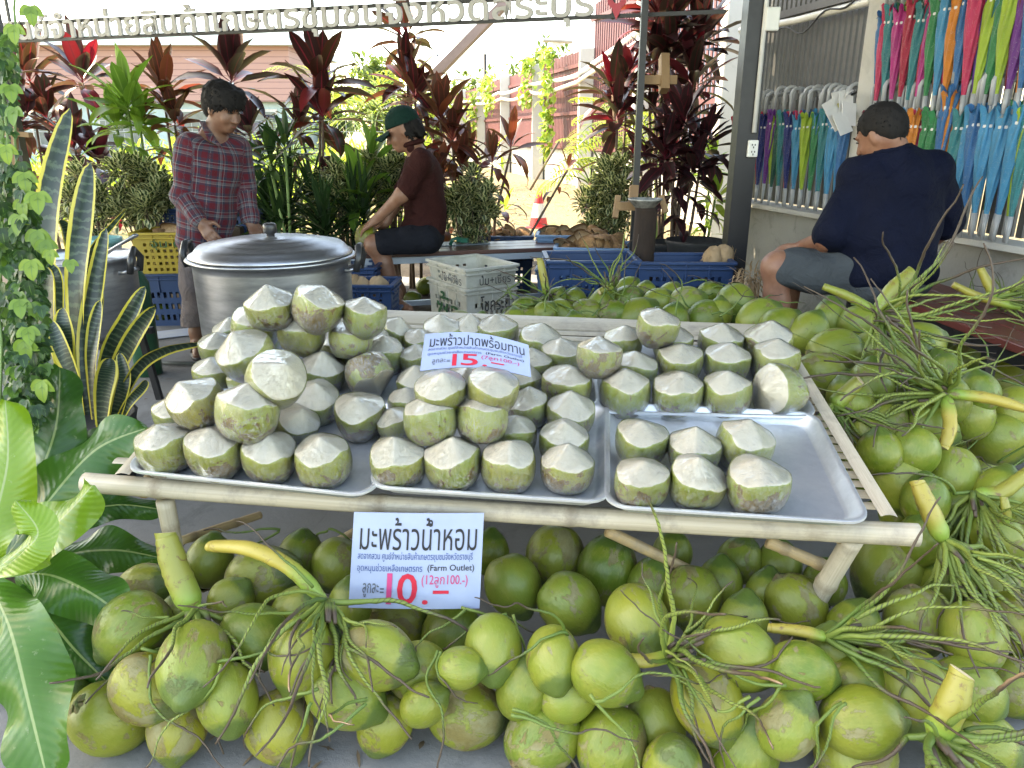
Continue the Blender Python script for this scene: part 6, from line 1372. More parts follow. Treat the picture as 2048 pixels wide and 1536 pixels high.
def nets(F, lo, vox):
    S = F < 0; n = np.array(F.shape); c = S[:-1, :-1, :-1].astype(np.int8)*0
    offs = [(i, j, k) for i in (0, 1) for j in (0, 1) for k in (0, 1)]
    for o in offs: c = c + S[o[0]:n[0]-1+o[0], o[1]:n[1]-1+o[1], o[2]:n[2]-1+o[2]]
    act = (c > 0) & (c < 8); idx = np.argwhere(act); M = len(idx); ids = np.full(act.shape, -1, int); ids[tuple(idx.T)] = np.arange(M)
    acc = np.zeros((M, 3)); cnt = np.zeros(M)
    val = {o: F[idx[:, 0]+o[0], idx[:, 1]+o[1], idx[:, 2]+o[2]] for o in offs}
    for a in offs:
        for d in range(3):
            if a[d] == 1: continue
            b = tuple(a[q]+(1 if q == d else 0) for q in range(3)); fa, fb = val[a], val[b]; cr = (fa < 0) != (fb < 0)
            t = np.where(cr, fa/np.where(cr, fa-fb, 1), 0); p = np.array(a, float)[None, :]+np.zeros((M, 3)); p[:, d] += t
            acc[cr] += p[cr]; cnt[cr] += 1
    V = lo+(idx+acc/np.maximum(cnt, 1)[:, None])*vox; Q = []
    for d in range(3):
        e1, e2 = [(1, 2), (2, 0), (0, 1)][d]
        sa = S[:-1] if d == 0 else (S[:, :-1] if d == 1 else S[:, :, :-1]); sb = S[1:] if d == 0 else (S[:, 1:] if d == 1 else S[:, :, 1:])
        E = np.argwhere(sa != sb); E = E[(E[:, e1] > 0) & (E[:, e2] > 0) & (E[:, e1] < n[e1]-1) & (E[:, e2] < n[e2]-1)]
        if not len(E): continue
        def at(o1, o2): q = E.copy(); q[:, e1] -= o1; q[:, e2] -= o2; return ids[tuple(q.T)]
        quad = np.stack([at(1, 1), at(0, 1), at(0, 0), at(1, 0)], -1); fl = sa[tuple(E.T)]; quad[~fl] = quad[~fl][:, ::-1]; Q.append(quad)
    Q = np.concatenate(Q); Q = Q[(Q >= 0).all(1)]; return V, Q
def sdf_obj(name, sdf, m, parent=None, loc=None, vox=.007, grow=0.0, wr=None, uv=None):
    V, Q = sdf.mesh(vox, grow, wr)
    mb = MB(); mb.v = [tuple(p) for p in V]; mb.f = [tuple(int(i) for i in q) for q in Q]; mb.mi = [0]*len(mb.f); mb.a = [(0, 0, 0)]*len(mb.v)
    if uv: mb.a = uv(V)
    o = mb.build(name, m, parent, True, loc); sm = o.modifiers.new('smooth', 'SMOOTH'); sm.iterations = 2; sm.factor = .4; return o
def bone_uv(bones, ref):
    """cloth coordinates: distance round and along the nearest limb"""
    B = [(np.array(a, float), np.array(b, float), r, rad) for a, b, r, rad in bones]
    def f(V):
        best = np.full(len(V), 1e9); U = np.zeros((len(V), 3))
        for i, (a, b, r, rad) in enumerate(B):
            ba = b-a; L = np.linalg.norm(ba); dn = ba/L; t = (V-a)@dn; tc = np.clip(t, 0, L); q = V-a-tc[:, None]*dn; d = np.linalg.norm(q, axis=1)-rad
            e = np.array(r, float); e1 = e-dn*(e@dn); e1 /= np.linalg.norm(e1); e2 = np.cross(dn, e1); an = np.arctan2(q@e2, q@e1); w_ = d < best
            best[w_] = d[w_]; U[w_, 0] = (an*rad)[w_]; U[w_, 1] = t[w_]; U[w_, 2] = i
        return [tuple(x) for x in U]
    return f
def skin(name, c): 
    s = NT(name); v = s.coord('Object', False); f = s.noise(v, 14, 5, .6); b = s.bsdf(s.mix(s.ramp(f, [(.35, 0.), (.65, 1.)]), c, (c[0]*.72, c[1]*.62, c[2]*.58)), .48, 0, s.bump(s.noise(v, 120, 3), .12, .003), spec=.45, link=False)
    b.inputs['Subsurface Weight'].default_value = .08; b.inputs['Subsurface Radius'].default_value = (.01, .004, .002); s.l(b.outputs[0], s.out.inputs[0]); return s.m
SK1, SK2, SK3 = skin('tan_skin', (.20, .10, .063)), skin('light_tan_skin', (.28, .145, .094)), skin('weathered_skin', (.27, .13, .082))
def fabric(name, c, rough=.85, sc_=1.0):
    s = NT(name); v = s.coord('Object', False); n1 = s.noise(v, 9*sc_, 5, .6, .6); wv = s.noise(v, 260, 2)
    s.bsdf(s.mix(s.ramp(n1, [(.35, 0.), (.7, 1.)]), c, tuple(x*.72 for x in c)), rough, 0, s.bump(s.math('ADD', s.math('MULTIPLY', n1, 2.), s.math('MULTIPLY', wv, .12)), .7, .022), spec=.15); return s.m
hair_m = mat('black_hair', (.010, .009, .009), (.018, .016, .015), rough=.75, stretch=(1, 1, .25), bscale=120, bump=.6, spec=.15)
eye_m = mat('dark_eye', (.015, .01, .008), rough=.3); lip_m = mat('lip', (.24, .085, .07), (.2, .07, .06), rough=.5)
V3 = Vector
def head(S, c, f, up, k=1.0):
    """skull, face, jaw, nose, ears into S; returns the head's own axes"""
    f = V3(f).normalized(); up = V3(up); r = f.cross(up).normalized(); up = r.cross(f).normalized()
    P = lambda x, y, z: c + (r*x + f*y + up*z)*k
    A3 = dict(X=tuple(r), Y=tuple(f), Z=tuple(up))
    S.ell(P(0, -.012, .03), (.074*k, .094*k, .086*k), **A3, k=.02)
    S.ell(P(0, .022, -.028), (.060*k, .072*k, .082*k), **A3, k=.03)
    S.ell(P(0, .058, -.088), (.026*k, .026*k, .022*k), **A3, k=.03)
    for sg in (-1, 1):
        S.ell(P(sg*.030, .070, -.034), (.022*k, .018*k, .020*k), **A3, k=.02)
        S.ell(P(sg*.072, -.008, -.012), (.008*k, .019*k, .030*k), **A3, k=.008)
        S.ell(P(sg*.028, .098, .004), (.018*k, .013*k, .010*k), **A3, k=.012, sub=True)
        S.cap(P(sg*.010, .094, .018), P(sg*.045, .078, .022), .007*k, k=.01)
    S.cap(P(0, .092, .004), P(0, .112, -.034), .009*k, .013*k, k=.010); S.cap(P(-.014, .100, -.038), P(.014, .100, -.038), .007*k, k=.008)
    S.cap(P(-.016, .090, -.060), P(.016, .090, -.060), .007*k, k=.008); S.cap(P(-.014, .088, -.072), P(.014, .088, -.072), .007*k, k=.008)
    return P, r, f, up
def face_parts(P, o, k):
    for sg in (-1, 1):
        m = MB(); m.tube([P(sg*.014, .0935, .0035), P(sg*.028, .0925, .0055), P(sg*.042, .0835, .003)], [.002*k, .0038*k, .002*k], 6); m.build('eye', eye_m, o)
        m = MB(); m.tube([P(sg*.012, .1005, .024), P(sg*.030, .0965, .0285), P(sg*.048, .082, .023)], [.002*k, .0036*k, .0016*k], 6); m.build('eyebrow', hair_m, o)
    m = MB(); m.tube([P(-.022, .0905, -.0655), P(0, .0975, -.0645), P(.022, .0905, -.0655)], [.0015*k, .0036*k, .0015*k], 6); m.build('lips', lip_m, o)
def hand(S, wr, d, nrm, curl=.5, k=1.0, thumb=1):
    """palm, four bent fingers, thumb; d: along the fingers, nrm: out of the back of the hand"""
    d = V3(d).normalized(); nrm = V3(nrm); nrm = (nrm-d*nrm.dot(d)).normalized(); sd_ = d.cross(nrm)
    for x in (-.026, -.009, .009, .026): S.cap(wr+d*.01*k+sd_*x*.7*k, wr+d*.078*k+sd_*x*k, .013*k, .0125*k, k=.010)
    S.cap(wr-d*.03*k, wr+d*.02*k, .022*k, .024*k, k=.02)
    for x, L in ((-.027, .062), (-.009, .074), (.009, .080), (.027, .070)):
        p = wr+d*.080*k+sd_*x*k; dd = d.copy()
        for q, fr in enumerate((.45, .32, .25)):
            dd = (dd*math.cos(curl*(.6+.3*q)) - nrm*math.sin(curl*(.6+.3*q))).normalized(); nn = sd_.cross(dd)
            e = p+dd*L*fr*k; S.cap(p, e, (.0092-.0009*q)*k, (.0086-.0009*q)*k, k=.003); p = e
    t0 = wr+d*.025*k+sd_*.026*thumb*k; t1 = t0+(d*.55+sd_*.7*thumb-nrm*.25).normalized()*.038*k; t2 = t1+(d*.9+sd_*.15*thumb-nrm*.3).normalized()*.032*k
    S.cap(t0, t1, .0125*k, .0105*k, k=.008); S.cap(t1, t2, .010*k, .008*k, k=.004)
def folds(a=.004, f=26, ph=0.0):
    return lambda X, Y, Z: a*np.sin(f*(Z+.5*X)+3*np.sin(7*X+ph)+2*np.sin(9*Y))*.6 + a*.5*np.sin(f*1.9*X+11*Z+ph) + a*.4*np.sin(f*1.6*Y-17*Z)
def sandal(fc, d, o, m, k=1.0):
    d = V3(d).normalized(); d.z = 0; d.normalize(); x = V3((d.y, -d.x, 0)); out = []
    for i in range(20):
        a = 2*math.pi*i/20; w_ = .046 if math.cos(a) > 0 else .037; out.append(fc+d*math.cos(a)*.135*k+x*math.sin(a)*w_*k)
    m_ = MB(); n = 20; m_.add([p+V3((0, 0, z)) for z in (0, .018) for p in out], [tuple(reversed(range(n))), tuple(range(n, 2*n))]+[(i, (i+1) % n, n+(i+1) % n, n+i) for i in range(n)])
    m_.tube([fc+d*.055*k+V3((0, 0, .018)), fc+d*.03*k-x*.03*k+V3((0, 0, .052)), fc-d*.01*k-x*.042*k+V3((0, 0, .02))], .007, 6); m_.tube([fc+d*.055*k+V3((0, 0, .018)), fc+d*.03*k+x*.03*k+V3((0, 0, .052)), fc-d*.01*k+x*.042*k+V3((0, 0, .02))], .007, 6)
    m_.build('sandal', m, o)
rub = mat('sandal_rubber', (.03, .025, .025), (.05, .04, .035), rough=.6)
def tufts(hair, man, c, n, L, seed, up):
    """short locks lying over the hair so that its outline is uneven"""
    rr = random.Random(seed); mb = MB(); V = hair.data.vertices; b0 = ORG[hair.name]
    for k in range(n):
        p = V[rr.randrange(len(V))].co + b0; o = (p-c).normalized(); dn = (-up - o*(-up).dot(o)); dn = dn.normalized() if dn.length > .05 else V3((rr.gauss(0, 1), rr.gauss(0, 1), 0))
        d = (dn + o*rr.uniform(.0, .25) + V3((rr.gauss(0, .4), rr.gauss(0, .4), rr.gauss(0, .3)))).normalized()
        mb.blade(p-o*.004, d, L*rr.uniform(.6, 1.4), .007, rr.uniform(-.3, .9), .1, 4, 0.5, up=o, p=(.2, .6))
    mb.a = [(0, 0, 0)]*len(mb.v); mb.build('hair_lock', hair_m, hair)
# ------------------------------------------------------------------ the man in plaid
YA = 4.37
def A_(u, v, dy=0.0): return WY(u, v, YA+dy)
hc_ = A_(447, 216, -.02); fA = V3((.80, -.50, -.36)); KA = 1.05
body = SDF(); P, r_, f_, u_ = head(body, hc_, fA, (.10, -.05, 1), KA)
sR, sL = A_(378, 294, -.10), A_(478, 297, .10); eR, eL = A_(364, 390, -.12), A_(490, 376, .10); wR, wL = A_(402, 444, -.20), A_(500, 440, .02)
nk = A_(425, 268); body.cap(nk, hc_-f_*.01-u_*.05, .062, .056, k=.03)
chest, waist, hip = A_(428, 335), A_(418, 420), A_(410, 478)
body.cap(sR, sL, .06, k=.05).ell(chest, (.14, .09, .17), X=tuple((sL-sR).normalized()), k=.05).ell(waist, (.135, .10, .13), k=.06).ell(hip, (.14, .11, .10), k=.06)
for a, b, c in ((sR, eR, wR), (sL, eL, wL)): body.cap(a, b, .052, .042).cap(b, c, .040, .029)
hand(body, wR, A_(424, 475, -.24)-wR, (-.2, -.9, .3), .35, 1.05, -1); hand(body, wL, A_(515, 474, -.02)-wL, (.7, -.6, .3), .6, 1.05, -1)
kR, kL = A_(389, 572), A_(428, 568, .06); aR, aL = A_(392, 664), A_(436, 668, .06); hpR, hpL = A_(392, 488), A_(428, 488, .05)
for a, b, c, ft in ((hpR, kR, aR, 1), (hpL, kL, aL, 0)):
    body.cap(a, b, .085, .058).cap(b, c, .055, .036); he = V3((c.x, c.y, .052)); body.cap(c, he, .036, .036); body.cap(he, he+V3((.06, -.17, -.022)), .036, .022, k=.02)
    body.cap(he, V3((he.x-.01, he.y+.02, .045)), .034, k=.02)
baseA = V3((A_(410, 700).x, YA, 0))
manA = sdf_obj('person', body, SK1, None, baseA, .0065)
tag(manA, 'standing person with black hair in a red plaid shirt, looking down at the round pot', 'person')
face_parts(P, manA, KA)
# shirt
sh = SDF(); sh.cap(sR, sL, .066, k=.05)
for q in range(7): sh.ell(A_(428, 318).lerp(A_(408, 478), q/6), (.158, .125+.015*q/6, .095), X=tuple((sL-sR).normalized()), Y=tuple(V3((0, 0, 1)).cross((sL-sR).normalized())), k=.05)
cR, cL = eR.lerp(wR, .80), eL.lerp(wL, .82)
for a, b, c in ((sR, eR, cR), (sL, eL, cL)): sh.cap(a, b, .066, .060, k=.035).cap(b, c, .058, .046, k=.03).cap(c, c+(c-b).normalized()*.02, .049, k=.01)
sh.cut(A_(410, 497), (.05, 0, -1)); sh.cut(nk+V3((0, 0, .055)), (.15, -.15, 1)); sh.ell(nk+V3((.02, -.03, .06)), (.05, .05, .05), sub=True, k=.01)
sh.cap(nk+V3((-.06, .03, .02)), nk+V3((.05, .06, .005)), .028, k=.02)
s = NT('plaid_cloth'); at = s.attr('lf'); sx = s.n('ShaderNodeSeparateXYZ'); s.l(at.outputs['Vector'], sx.inputs[0])
def stripes(x, off):
    f = s.math('FRACT', s.math('ADD', s.math('DIVIDE', x, .088), off))
    return f
fu, fv = stripes(sx.outputs[0], .1), stripes(sx.outputs[1], .35)
red_ = (.095, .010, .017); dk = (.028, .03, .05); wh = (.22, .20, .20); gy = (.10, .10, .115)
rmp = [(0., red_), (.26, red_), (.27, dk), (.44, dk), (.45, wh), (.475, wh), (.485, red_), (.60, red_), (.61, gy), (.75, gy), (.76, wh), (.785, wh), (.79, dk), (.92, dk), (.93, red_)]
ca, cb_ = s.ramp(fu, rmp, 'CONSTANT'), s.ramp(fv, rmp, 'CONSTANT'); pl = s.mix(.5, ca, cb_); v = s.coord('Object', False)
s.bsdf(pl, .85, 0, s.bump(s.noise(v, 13, 5, .6, .5), .5, .02), spec=.2, sheen=.1); PLAID = s.m
ref = (-.3, .9, 0)
sdf_obj('shirt', sh, PLAID, manA, None, .0075, .0, folds(.006, 24), bone_uv([(A_(428, 250), A_(408, 500), ref, .15), (sR, eR, ref, .06), (eR, wR, ref, .05), (sL, eL, ref, .06), (eL, wL, ref, .05)], ref))
cl = MB()
for (a, b, c) in (((405, 243), (425, 280), (441, 292)),): cl.tube([A_(*a, -.05), A_(*b, -.09), A_(*c, -.12)], [.02, .028, .008], 8, flat=.35)
cl.a = [((p[0]-baseA.x)*1.3, (p[2])*1.2, 0) for p in cl.v]; cl.build('collar', PLAID, manA)
bt = MB()
for (u, v_) in ((446, 300), (440, 335), (437, 370), (433, 405), (430, 440)):
    pass
# trousers
tr = SDF(); tr.ell(A_(410, 478), (.145, .115, .10), k=.05)
for a, b, c in ((hpR, kR, aR), (hpL, kL, aL)): tr.cap(a, b, .098, .082, k=.04).cap(b, c.lerp(b, .14), .080, .074, k=.03)
for c, b in ((aR, kR), (aL, kL)): q = c.lerp(b, .10); tr.cap(q, c.lerp(b, .24), .079, .078, k=.004)
tr.cut(A_(392, 650), (0, 0, -1)); tr.cut(A_(410, 468), (0, 0, 1)); sdf_obj('trousers', tr, fabric('faded_grey_cloth', (.16, .13, .125)), manA, None, .008, 0, folds(.006, 20, 1))
hr = SDF(); hr.ell(P(0, -.018, .044), (.092*KA, .112*KA, .090*KA), X=tuple(r_), Y=tuple(f_), Z=tuple(u_), k=.01)
hr.ell(P(0, -.058, -.01), (.078*KA, .058*KA, .075*KA), X=tuple(r_), Y=tuple(f_), Z=tuple(u_), k=.03)
for q in range(26):
    a = -1.35+2.7*q/25; hr.cap(P(math.sin(a)*.072, -.0+math.cos(a)*.075, .088), P(math.sin(a)*.086, .012+math.cos(a)*.088, .040+.010*math.sin(q*2.7)), .022, .009, k=.012)
hr.ell(P(0, .088, -.018), (.066*KA, .05*KA, .052*KA), X=tuple(r_), Y=tuple(f_), Z=tuple(u_), sub=True, k=.012)
hA = sdf_obj('hair', hr, hair_m, manA, None, .006, 0, lambda X, Y, Z: .004*np.sin(90*X+40*Z)*np.sin(80*Y+30*Z)); tufts(hA, manA, P(0, -.02, .03), 1500, .022, 1, u_)
sandal(V3((aR.x+.03, aR.y-.07, .002)), (.06, -.17, 0), manA, rub); sandal(V3((aL.x+.03, aL.y-.07, .002)), (.06, -.17, 0), manA, rub)
# ------------------------------------------------------------------ the seated man in the cap
YB = 5.30
def B_(u, v, dy=0.0): return WY(u, v, YB+dy)
KB = 1.10; hb_ = B_(806, 262); fB = V3((-.93, -.12, -.36))
body = SDF(); P, r_, f_, u_ = head(body, hb_, fB, (-.25, 0, 1), KB)
nk = B_(830, 297); body.cap(nk, hb_-f_*.02-u_*.05, .062, .058, k=.03)
sN, sF = B_(842, 325, -.17), B_(838, 322, .17); ch, wa, hp = B_(846, 355), B_(850, 415), B_(846, 468)
body.cap(sN, sF, .066, k=.05).ell(ch, (.125, .16, .17), k=.05).ell(wa, (.125, .15, .15), k=.06).ell(hp, (.13, .155, .10), k=.06)
eN, wN = B_(803, 390, -.22), B_(752, 440, -.17); eF, wF = B_(800, 400, .17), B_(768, 448, .10)
body.cap(sN, eN, .060, .047).cap(eN, wN, .046, .031); body.cap(sF, eF, .058, .045).cap(eF, wF, .044, .031)
hand(body, wN, B_(722, 460, -.16)-wN, (-.25, -.3, .9), .38, 1.1, 1); hand(body, wF, B_(735, 462, .05)-wF, (-.2, .3, .9), .5, 1.1, -1)
hN, hF = B_(850, 480, -.11), B_(850, 478, .11); kN, kF = B_(750, 490, -.16), B_(755, 484, .15); aN, aF = B_(793, 590, -.14), B_(800, 580, .25)
for a, b, c in ((hN, kN, aN), (hF, kF, aF)):
    body.cap(a, b, .098, .070).cap(b, c, .062, .040); m_ = b.lerp(c, .35); body.cap(m_+V3((.018, .01, 0)), b.lerp(c, .55)+V3((.012, .01, 0)), .050, .040, k=.03)
    body.ell(b, (.066, .066, .066), k=.03); fd_ = V3((-.10, -.03, 0)) if c is aF else V3((.09, -.12, 0)); he = V3((c.x, c.y, c.z-.055)); body.cap(c, he, .038, .036); body.cap(he, he+fd_.normalized()*.19+V3((0, 0, -.012)), .036, .024, k=.02)
baseB = V3((B_(846, 500).x, YB, 0)); manB = sdf_obj('person', body, SK2, None, baseB, .007)
tag(manB, 'person in a dark green cap and maroon polo shirt sitting sideways on the middle bench', 'person'); face_parts(P, manB, KB)
MAR = fabric('maroon_cloth', (.040, .011, .0095)); sh = SDF(); sh.cap(sN, sF, .073, k=.05).ell(ch, (.138, .172, .18), k=.05).ell(wa, (.150, .168, .17), k=.07).ell(B_(846, 462), (.155, .172, .115), k=.06)
for a, b in ((sN, eN), (sF, eF)): q = a.lerp(b, .74); sh.cap(a, q, .078, .074, k=.04); 
sh.cut(B_(846, 492), (-.05, 0, -1)); sh.cut(nk+V3((0, 0, .035)), (-.35, 0, 1)); sh.cap(nk+V3((-.02, -.05, .0)), nk+V3((.03, .05, .015)), .034, k=.02)
for q in (sN.lerp(eN, .70),): sh.cut(q+(eN-sN).normalized()*.035, (0, 0, -1)) if False else None
sdf_obj('polo_shirt', sh, MAR, manB, None, .008, 0, folds(.009, 20, 2))
co_ = MB(); pts = []
for i in range(15):
    a = 2*math.pi*i/14; pts.append(nk+V3((-.012+.066*math.cos(a), .066*math.sin(a), .034+.018*math.cos(a))))
co_.tube(pts, .017, 8, False); co_.build('collar', MAR, manB)
so_ = SDF(); so_.ell(hp+V3((0, 0, -.02)), (.145, .17, .11), k=.05)
for a, b in ((hN, kN), (hF, kF)): so_.cap(a, a.lerp(b, .80), .112, .094, k=.04)
so_.cut(V3((0, 0, .475)), (0, 0, -1)); sdf_obj('shorts', so_, fabric('black_shorts_cloth', (.012, .013, .018)), manB, None, .008, 0, folds(.005, 18, 3))
hr = SDF(); hr.ell(P(0, -.05, .012), (.082*KB, .075*KB, .072*KB), X=tuple(r_), Y=tuple(f_), Z=tuple(u_), k=.02).ell(P(0, -.085, -.035), (.068*KB, .042*KB, .05*KB), X=tuple(r_), Y=tuple(f_), Z=tuple(u_), k=.02)
for q in range(18): a = 1.5+3.3*q/17; hr.cap(P(math.sin(a)*.06, math.cos(a)*.075-.015, .0), P(math.sin(a)*.078, math.cos(a)*.105-.02, -.05-.02*math.sin(q*2.1)), .018, .008, k=.01)
hB = sdf_obj('hair', hr, hair_m, manB, None, .006, 0, lambda X, Y, Z: .004*np.sin(90*X+40*Z)*np.sin(80*Y+30*Z)); tufts(hB, manB, P(0, -.04, .03), 700, .03, 2, u_)
GR = fabric('green_cap_cloth', (.006, .030, .023)); cp_ = SDF(); cp_.ell(P(0, -.016, .048), (.088*KB, .108*KB, .098*KB), X=tuple(r_), Y=tuple(f_), Z=tuple(u_)); cp_.cut(P(0, 0, .034), tuple(-u_+f_*.05)); ocap = sdf_obj('cap', cp_, GR, manB, None, .007)
br = MB(); br.grid(lambda i, j: P((i-.5)*.165*(1-.35*j*j), .070+.100*j*math.sqrt(max(0, 1-(2*i-1)**2*.55))+.01, .036-.020*j+.0-.045*(i-.5)**2*4*.5), 12, 6); br.grid(lambda i, j: P((.5-i)*.165*(1-.35*j*j), .070+.100*j*math.sqrt(max(0, 1-(2*i-1)**2*.55))+.01, .030-.020*j-.045*(i-.5)**2*4*.5), 12, 6); br.a = [(0, 0, 0)]*len(br.v); br.build('brim', GR, ocap)
for q in (V3((aN.x+.045, aN.y-.06, aN.z-.055-.052)), ): sandal(q, (.09, -.12, 0), manB, rub, 1.05)
sandal(V3((aF.x-.05, aF.y-.015, aF.z-.107)), (-.1, -.03, 0), manB, rub, 1.05)
wb = MB(); wb.box((aN.x+.03, aN.y-.0, (aN.z-.108)/2), (.5, .62, aN.z-.110)); tag(wb.build('foot_board', pallet_m, None, False), 'low dark board under the feet of the man in the cap', 'board')
hcn = B_(731, 474, -.11); whole(hcn, .075, 200, 10, 'brownish coconut held under the hand of the man in the cap', None, .6, .8, .2, False); held = bpy.data.objects[-1] if False else None
# ------------------------------------------------------------------ the seated man in navy blue, seen from behind
YC = 3.56
def C_(u, v, dy=0.0): return WY(u, v, YC+dy)
KC = 1.06; hc_ = C_(1760, 268, .02); fC = V3((-.52, .78, -.46))
body = SDF(); P, r_, f_, u_ = head(body, hc_, fC, (-.12, .05, 1), KC)
nk = C_(1786, 312); body.cap(nk, hc_-f_*.03-u_*.045, .074, .066, k=.03)
sN, sF = C_(1722, 357, .02), C_(1862, 347, .0); ch, wa, hp = C_(1790, 385), C_(1775, 470), C_(1768, 548)
X_ = tuple((sF-sN).normalized())
body.cap(sN, sF, .055, k=.05).ell(ch, (.165, .115, .18), X=X_, k=.06).ell(wa, (.19, .13, .17), X=X_, k=.08).ell(hp, (.205, .15, .11), X=X_, k=.07)
eN, wN = C_(1655, 478, .0), C_(1610, 492, .28); eF, wF = C_(1897, 452, .10), C_(1850, 492, .34)
body.cap(sN, eN, .066, .052).cap(eN, wN, .050, .036); body.cap(sF, eF, .064, .05).cap(eF, wF, .048, .034)
hand(body, wN, (-.5, .6, -.1), (0, .2, .9), .5, 1.05, 1); hand(body, wF, (-.8, .4, -.1), (0, .2, .9), .5, 1.05, -1)
hN, hF = C_(1712, 548, .02), C_(1740, 540, .28); kN, kF = C_(1556, 535, .06), C_(1575, 520, .36); aN, aF = V3((kN.x-.0, kN.y-.03, .09)), V3((kF.x+.05, kF.y+.05, .09))
for a, b, c in ((hN, kN, aN), (hF, kF, aF)):
    body.cap(a, b, .105, .076).cap(b, c, .066, .042); m_ = b.lerp(c, .3); body.cap(m_+V3((.02, 0, 0)), b.lerp(c, .5)+V3((.015, 0, 0)), .054, .042, k=.03); body.ell(b, (.072, .07, .072), k=.03)
    he = V3((c.x, c.y, .055)); body.cap(c, he, .04, .038); body.cap(he, he+V3((-.17, .06, -.015)), .038, .024, k=.02)
baseC = V3((C_(1768, 560).x, YC, 0)); manC = sdf_obj('person', body, SK3, None, baseC, .0075)
tag(manC, 'heavy person in navy blue shirt and grey shorts on the red bench, back turned', 'person'); face_parts(P, manC, KC)
NAV = fabric('navy_cloth', (.0022, .0045, .017), .8); sh = SDF(); sh.cap(sN, sF, .092, k=.05).ell(ch, (.205, .160, .21), X=X_, k=.05).cap(nk-V3((0, 0, .03)), sN, .085, .09, k=.05).cap(nk-V3((0, 0, .03)), sF, .085, .09, k=.05).ell(wa, (.236, .18, .19), X=X_, k=.08).ell(C_(1770, 540), (.243, .182, .125), X=X_, k=.07)
for a, b in ((sN, eN), (sF, eF)): sh.cap(a, a.lerp(b, .90), .080, .086, k=.022)
sh.cut(C_(1770, 578), (.08, 0, -1)); sh.cut(nk+V3((0, 0, .032)), (-.2, .1, 1)); sdf_obj('shirt', sh, NAV, manC, None, .0085, 0, folds(.011, 17, 4))
co_ = MB(); pts = []
for i in range(17):
    a = 2*math.pi*i/16; pts.append(nk+V3((-.012+.078*math.cos(a), .010+.078*math.sin(a), .026+.012*math.cos(a)-.006*math.sin(a))))
co_.tube(pts, .019, 8, False); co_.build('collar', NAV, manC)
so_ = SDF(); so_.ell(hp+V3((0, .02, -.03)), (.238, .178, .12), X=X_, k=.05)
for a, b in ((hN, kN), (hF, kF)): so_.cap(a, a.lerp(b, .86), .125, .098, k=.05)
so_.cut(V3((0, 0, .505)), (0, 0, -1)) if False else None
sdf_obj('shorts', so_, fabric('grey_shorts_cloth', (.055, .062, .068)), manC, None, .008, 0, folds(.010, 16, 5))
hr = SDF(); hr.ell(P(0, -.020, .038), (.0815*KC, .099*KC, .088*KC), X=tuple(r_), Y=tuple(f_), Z=tuple(u_), k=.02).ell(P(0, -.062, -.002), (.071*KC, .050*KC, .066*KC), X=tuple(r_), Y=tuple(f_), Z=tuple(u_), k=.03)
hr.ell(P(0, .100, -.012), (.085*KC, .064*KC, .062*KC), X=tuple(r_), Y=tuple(f_), Z=tuple(u_), sub=True, k=.015)
for sg in (-1, 1): hr.ell(P(sg*.078, -.006, -.020), (.022, .024, .032), X=tuple(r_), Y=tuple(f_), Z=tuple(u_), sub=True, k=.01)
hC = sdf_obj('hair', hr, hair_m, manC, None, .006, 0, lambda X, Y, Z: .0025*np.sin(90*X+60*Z)*np.sin(80*Y+40*Z)); tufts(hC, manC, P(0, -.02, .03), 1500, .016, 3, u_)
# ================================================================== fruit stalks with their strands
s = NT('stalk_skin'); v = s.coord('Object', True); oi = s.n('ShaderNodeObjectInfo'); sc_ = s.n('ShaderNodeSeparateColor'); s.l(oi.outputs['Color'], sc_.inputs[0])
at = s.attr('lf'); sx = s.n('ShaderNodeSeparateXYZ'); s.l(at.outputs['Vector'], sx.inputs[0])
g = s.mix(sc_.outputs[0], (.10, .165, .025), (.36, .275, .05)); g = s.mix(s.ramp(s.math('MULTIPLY_ADD', s.noise(v, 14, 4), .35, sx.outputs[1]), [(.75, 0.), (1.05, 1.)]), g, (.18, .27, .04))
g = s.mix(s.ramp(s.noise(v, 30, 5, .7, 1.), [(.56, 0.), (.66, .85)]), g, (.14, .075, .03)); s.bsdf(g, .45, 0, s.bump(s.noise(v, 50, 4), .25, .004)); M_stalk = s.m
M_cutend = mat('cut_end', (.66, .54, .34), (.48, .34, .18), rough=.85, nscale=60, bump=.4)
s = NT('strand_skin'); at = s.attr('lf'); sx = s.n('ShaderNodeSeparateXYZ'); s.l(at.outputs['Vector'], sx.inputs[0]); q = sx.outputs[1]; rn = sx.outputs[2]; v = s.coord('Object', False)
col = s.mix(rn, (.07, .125, .02), (.19, .235, .042)); dots = s.math('SINE', s.math('ADD', s.math('MULTIPLY', q, 190.), s.math('MULTIPLY', sx.outputs[0], 12.56)))
col = s.mix(s.math('MULTIPLY', s.ramp(dots, [(.55, 0.), (.8, 1.)]), s.ramp(q, [(.2, 0.), (.35, .85)])), col, (.04, .035, .015))
col = s.mix(s.ramp(s.math('MULTIPLY_ADD', s.math('SUBTRACT', 1.0, rn), .55, q), [(.85, 0.), (1.12, 1.)]), col, (.06, .04, .025)); s.bsdf(col, .6); M_strand = s.m
GRIDC = [(np.array(p), r) for p, r, o in ALLC]; CP = np.array([p for p, r in GRIDC]); CR = np.array([r for p, r in GRIDC])
def pushout(p, r):
    d = np.linalg.norm(CP-np.array(p), axis=1); k = np.argmin(d-CR*1.06)
    if d[k] < CR[k]*1.06+r: p = Vector(CP[k]) + (p-Vector(CP[k])).normalized()*(CR[k]*1.06+r)
    if p.z < .006: p.z = .006
    return p
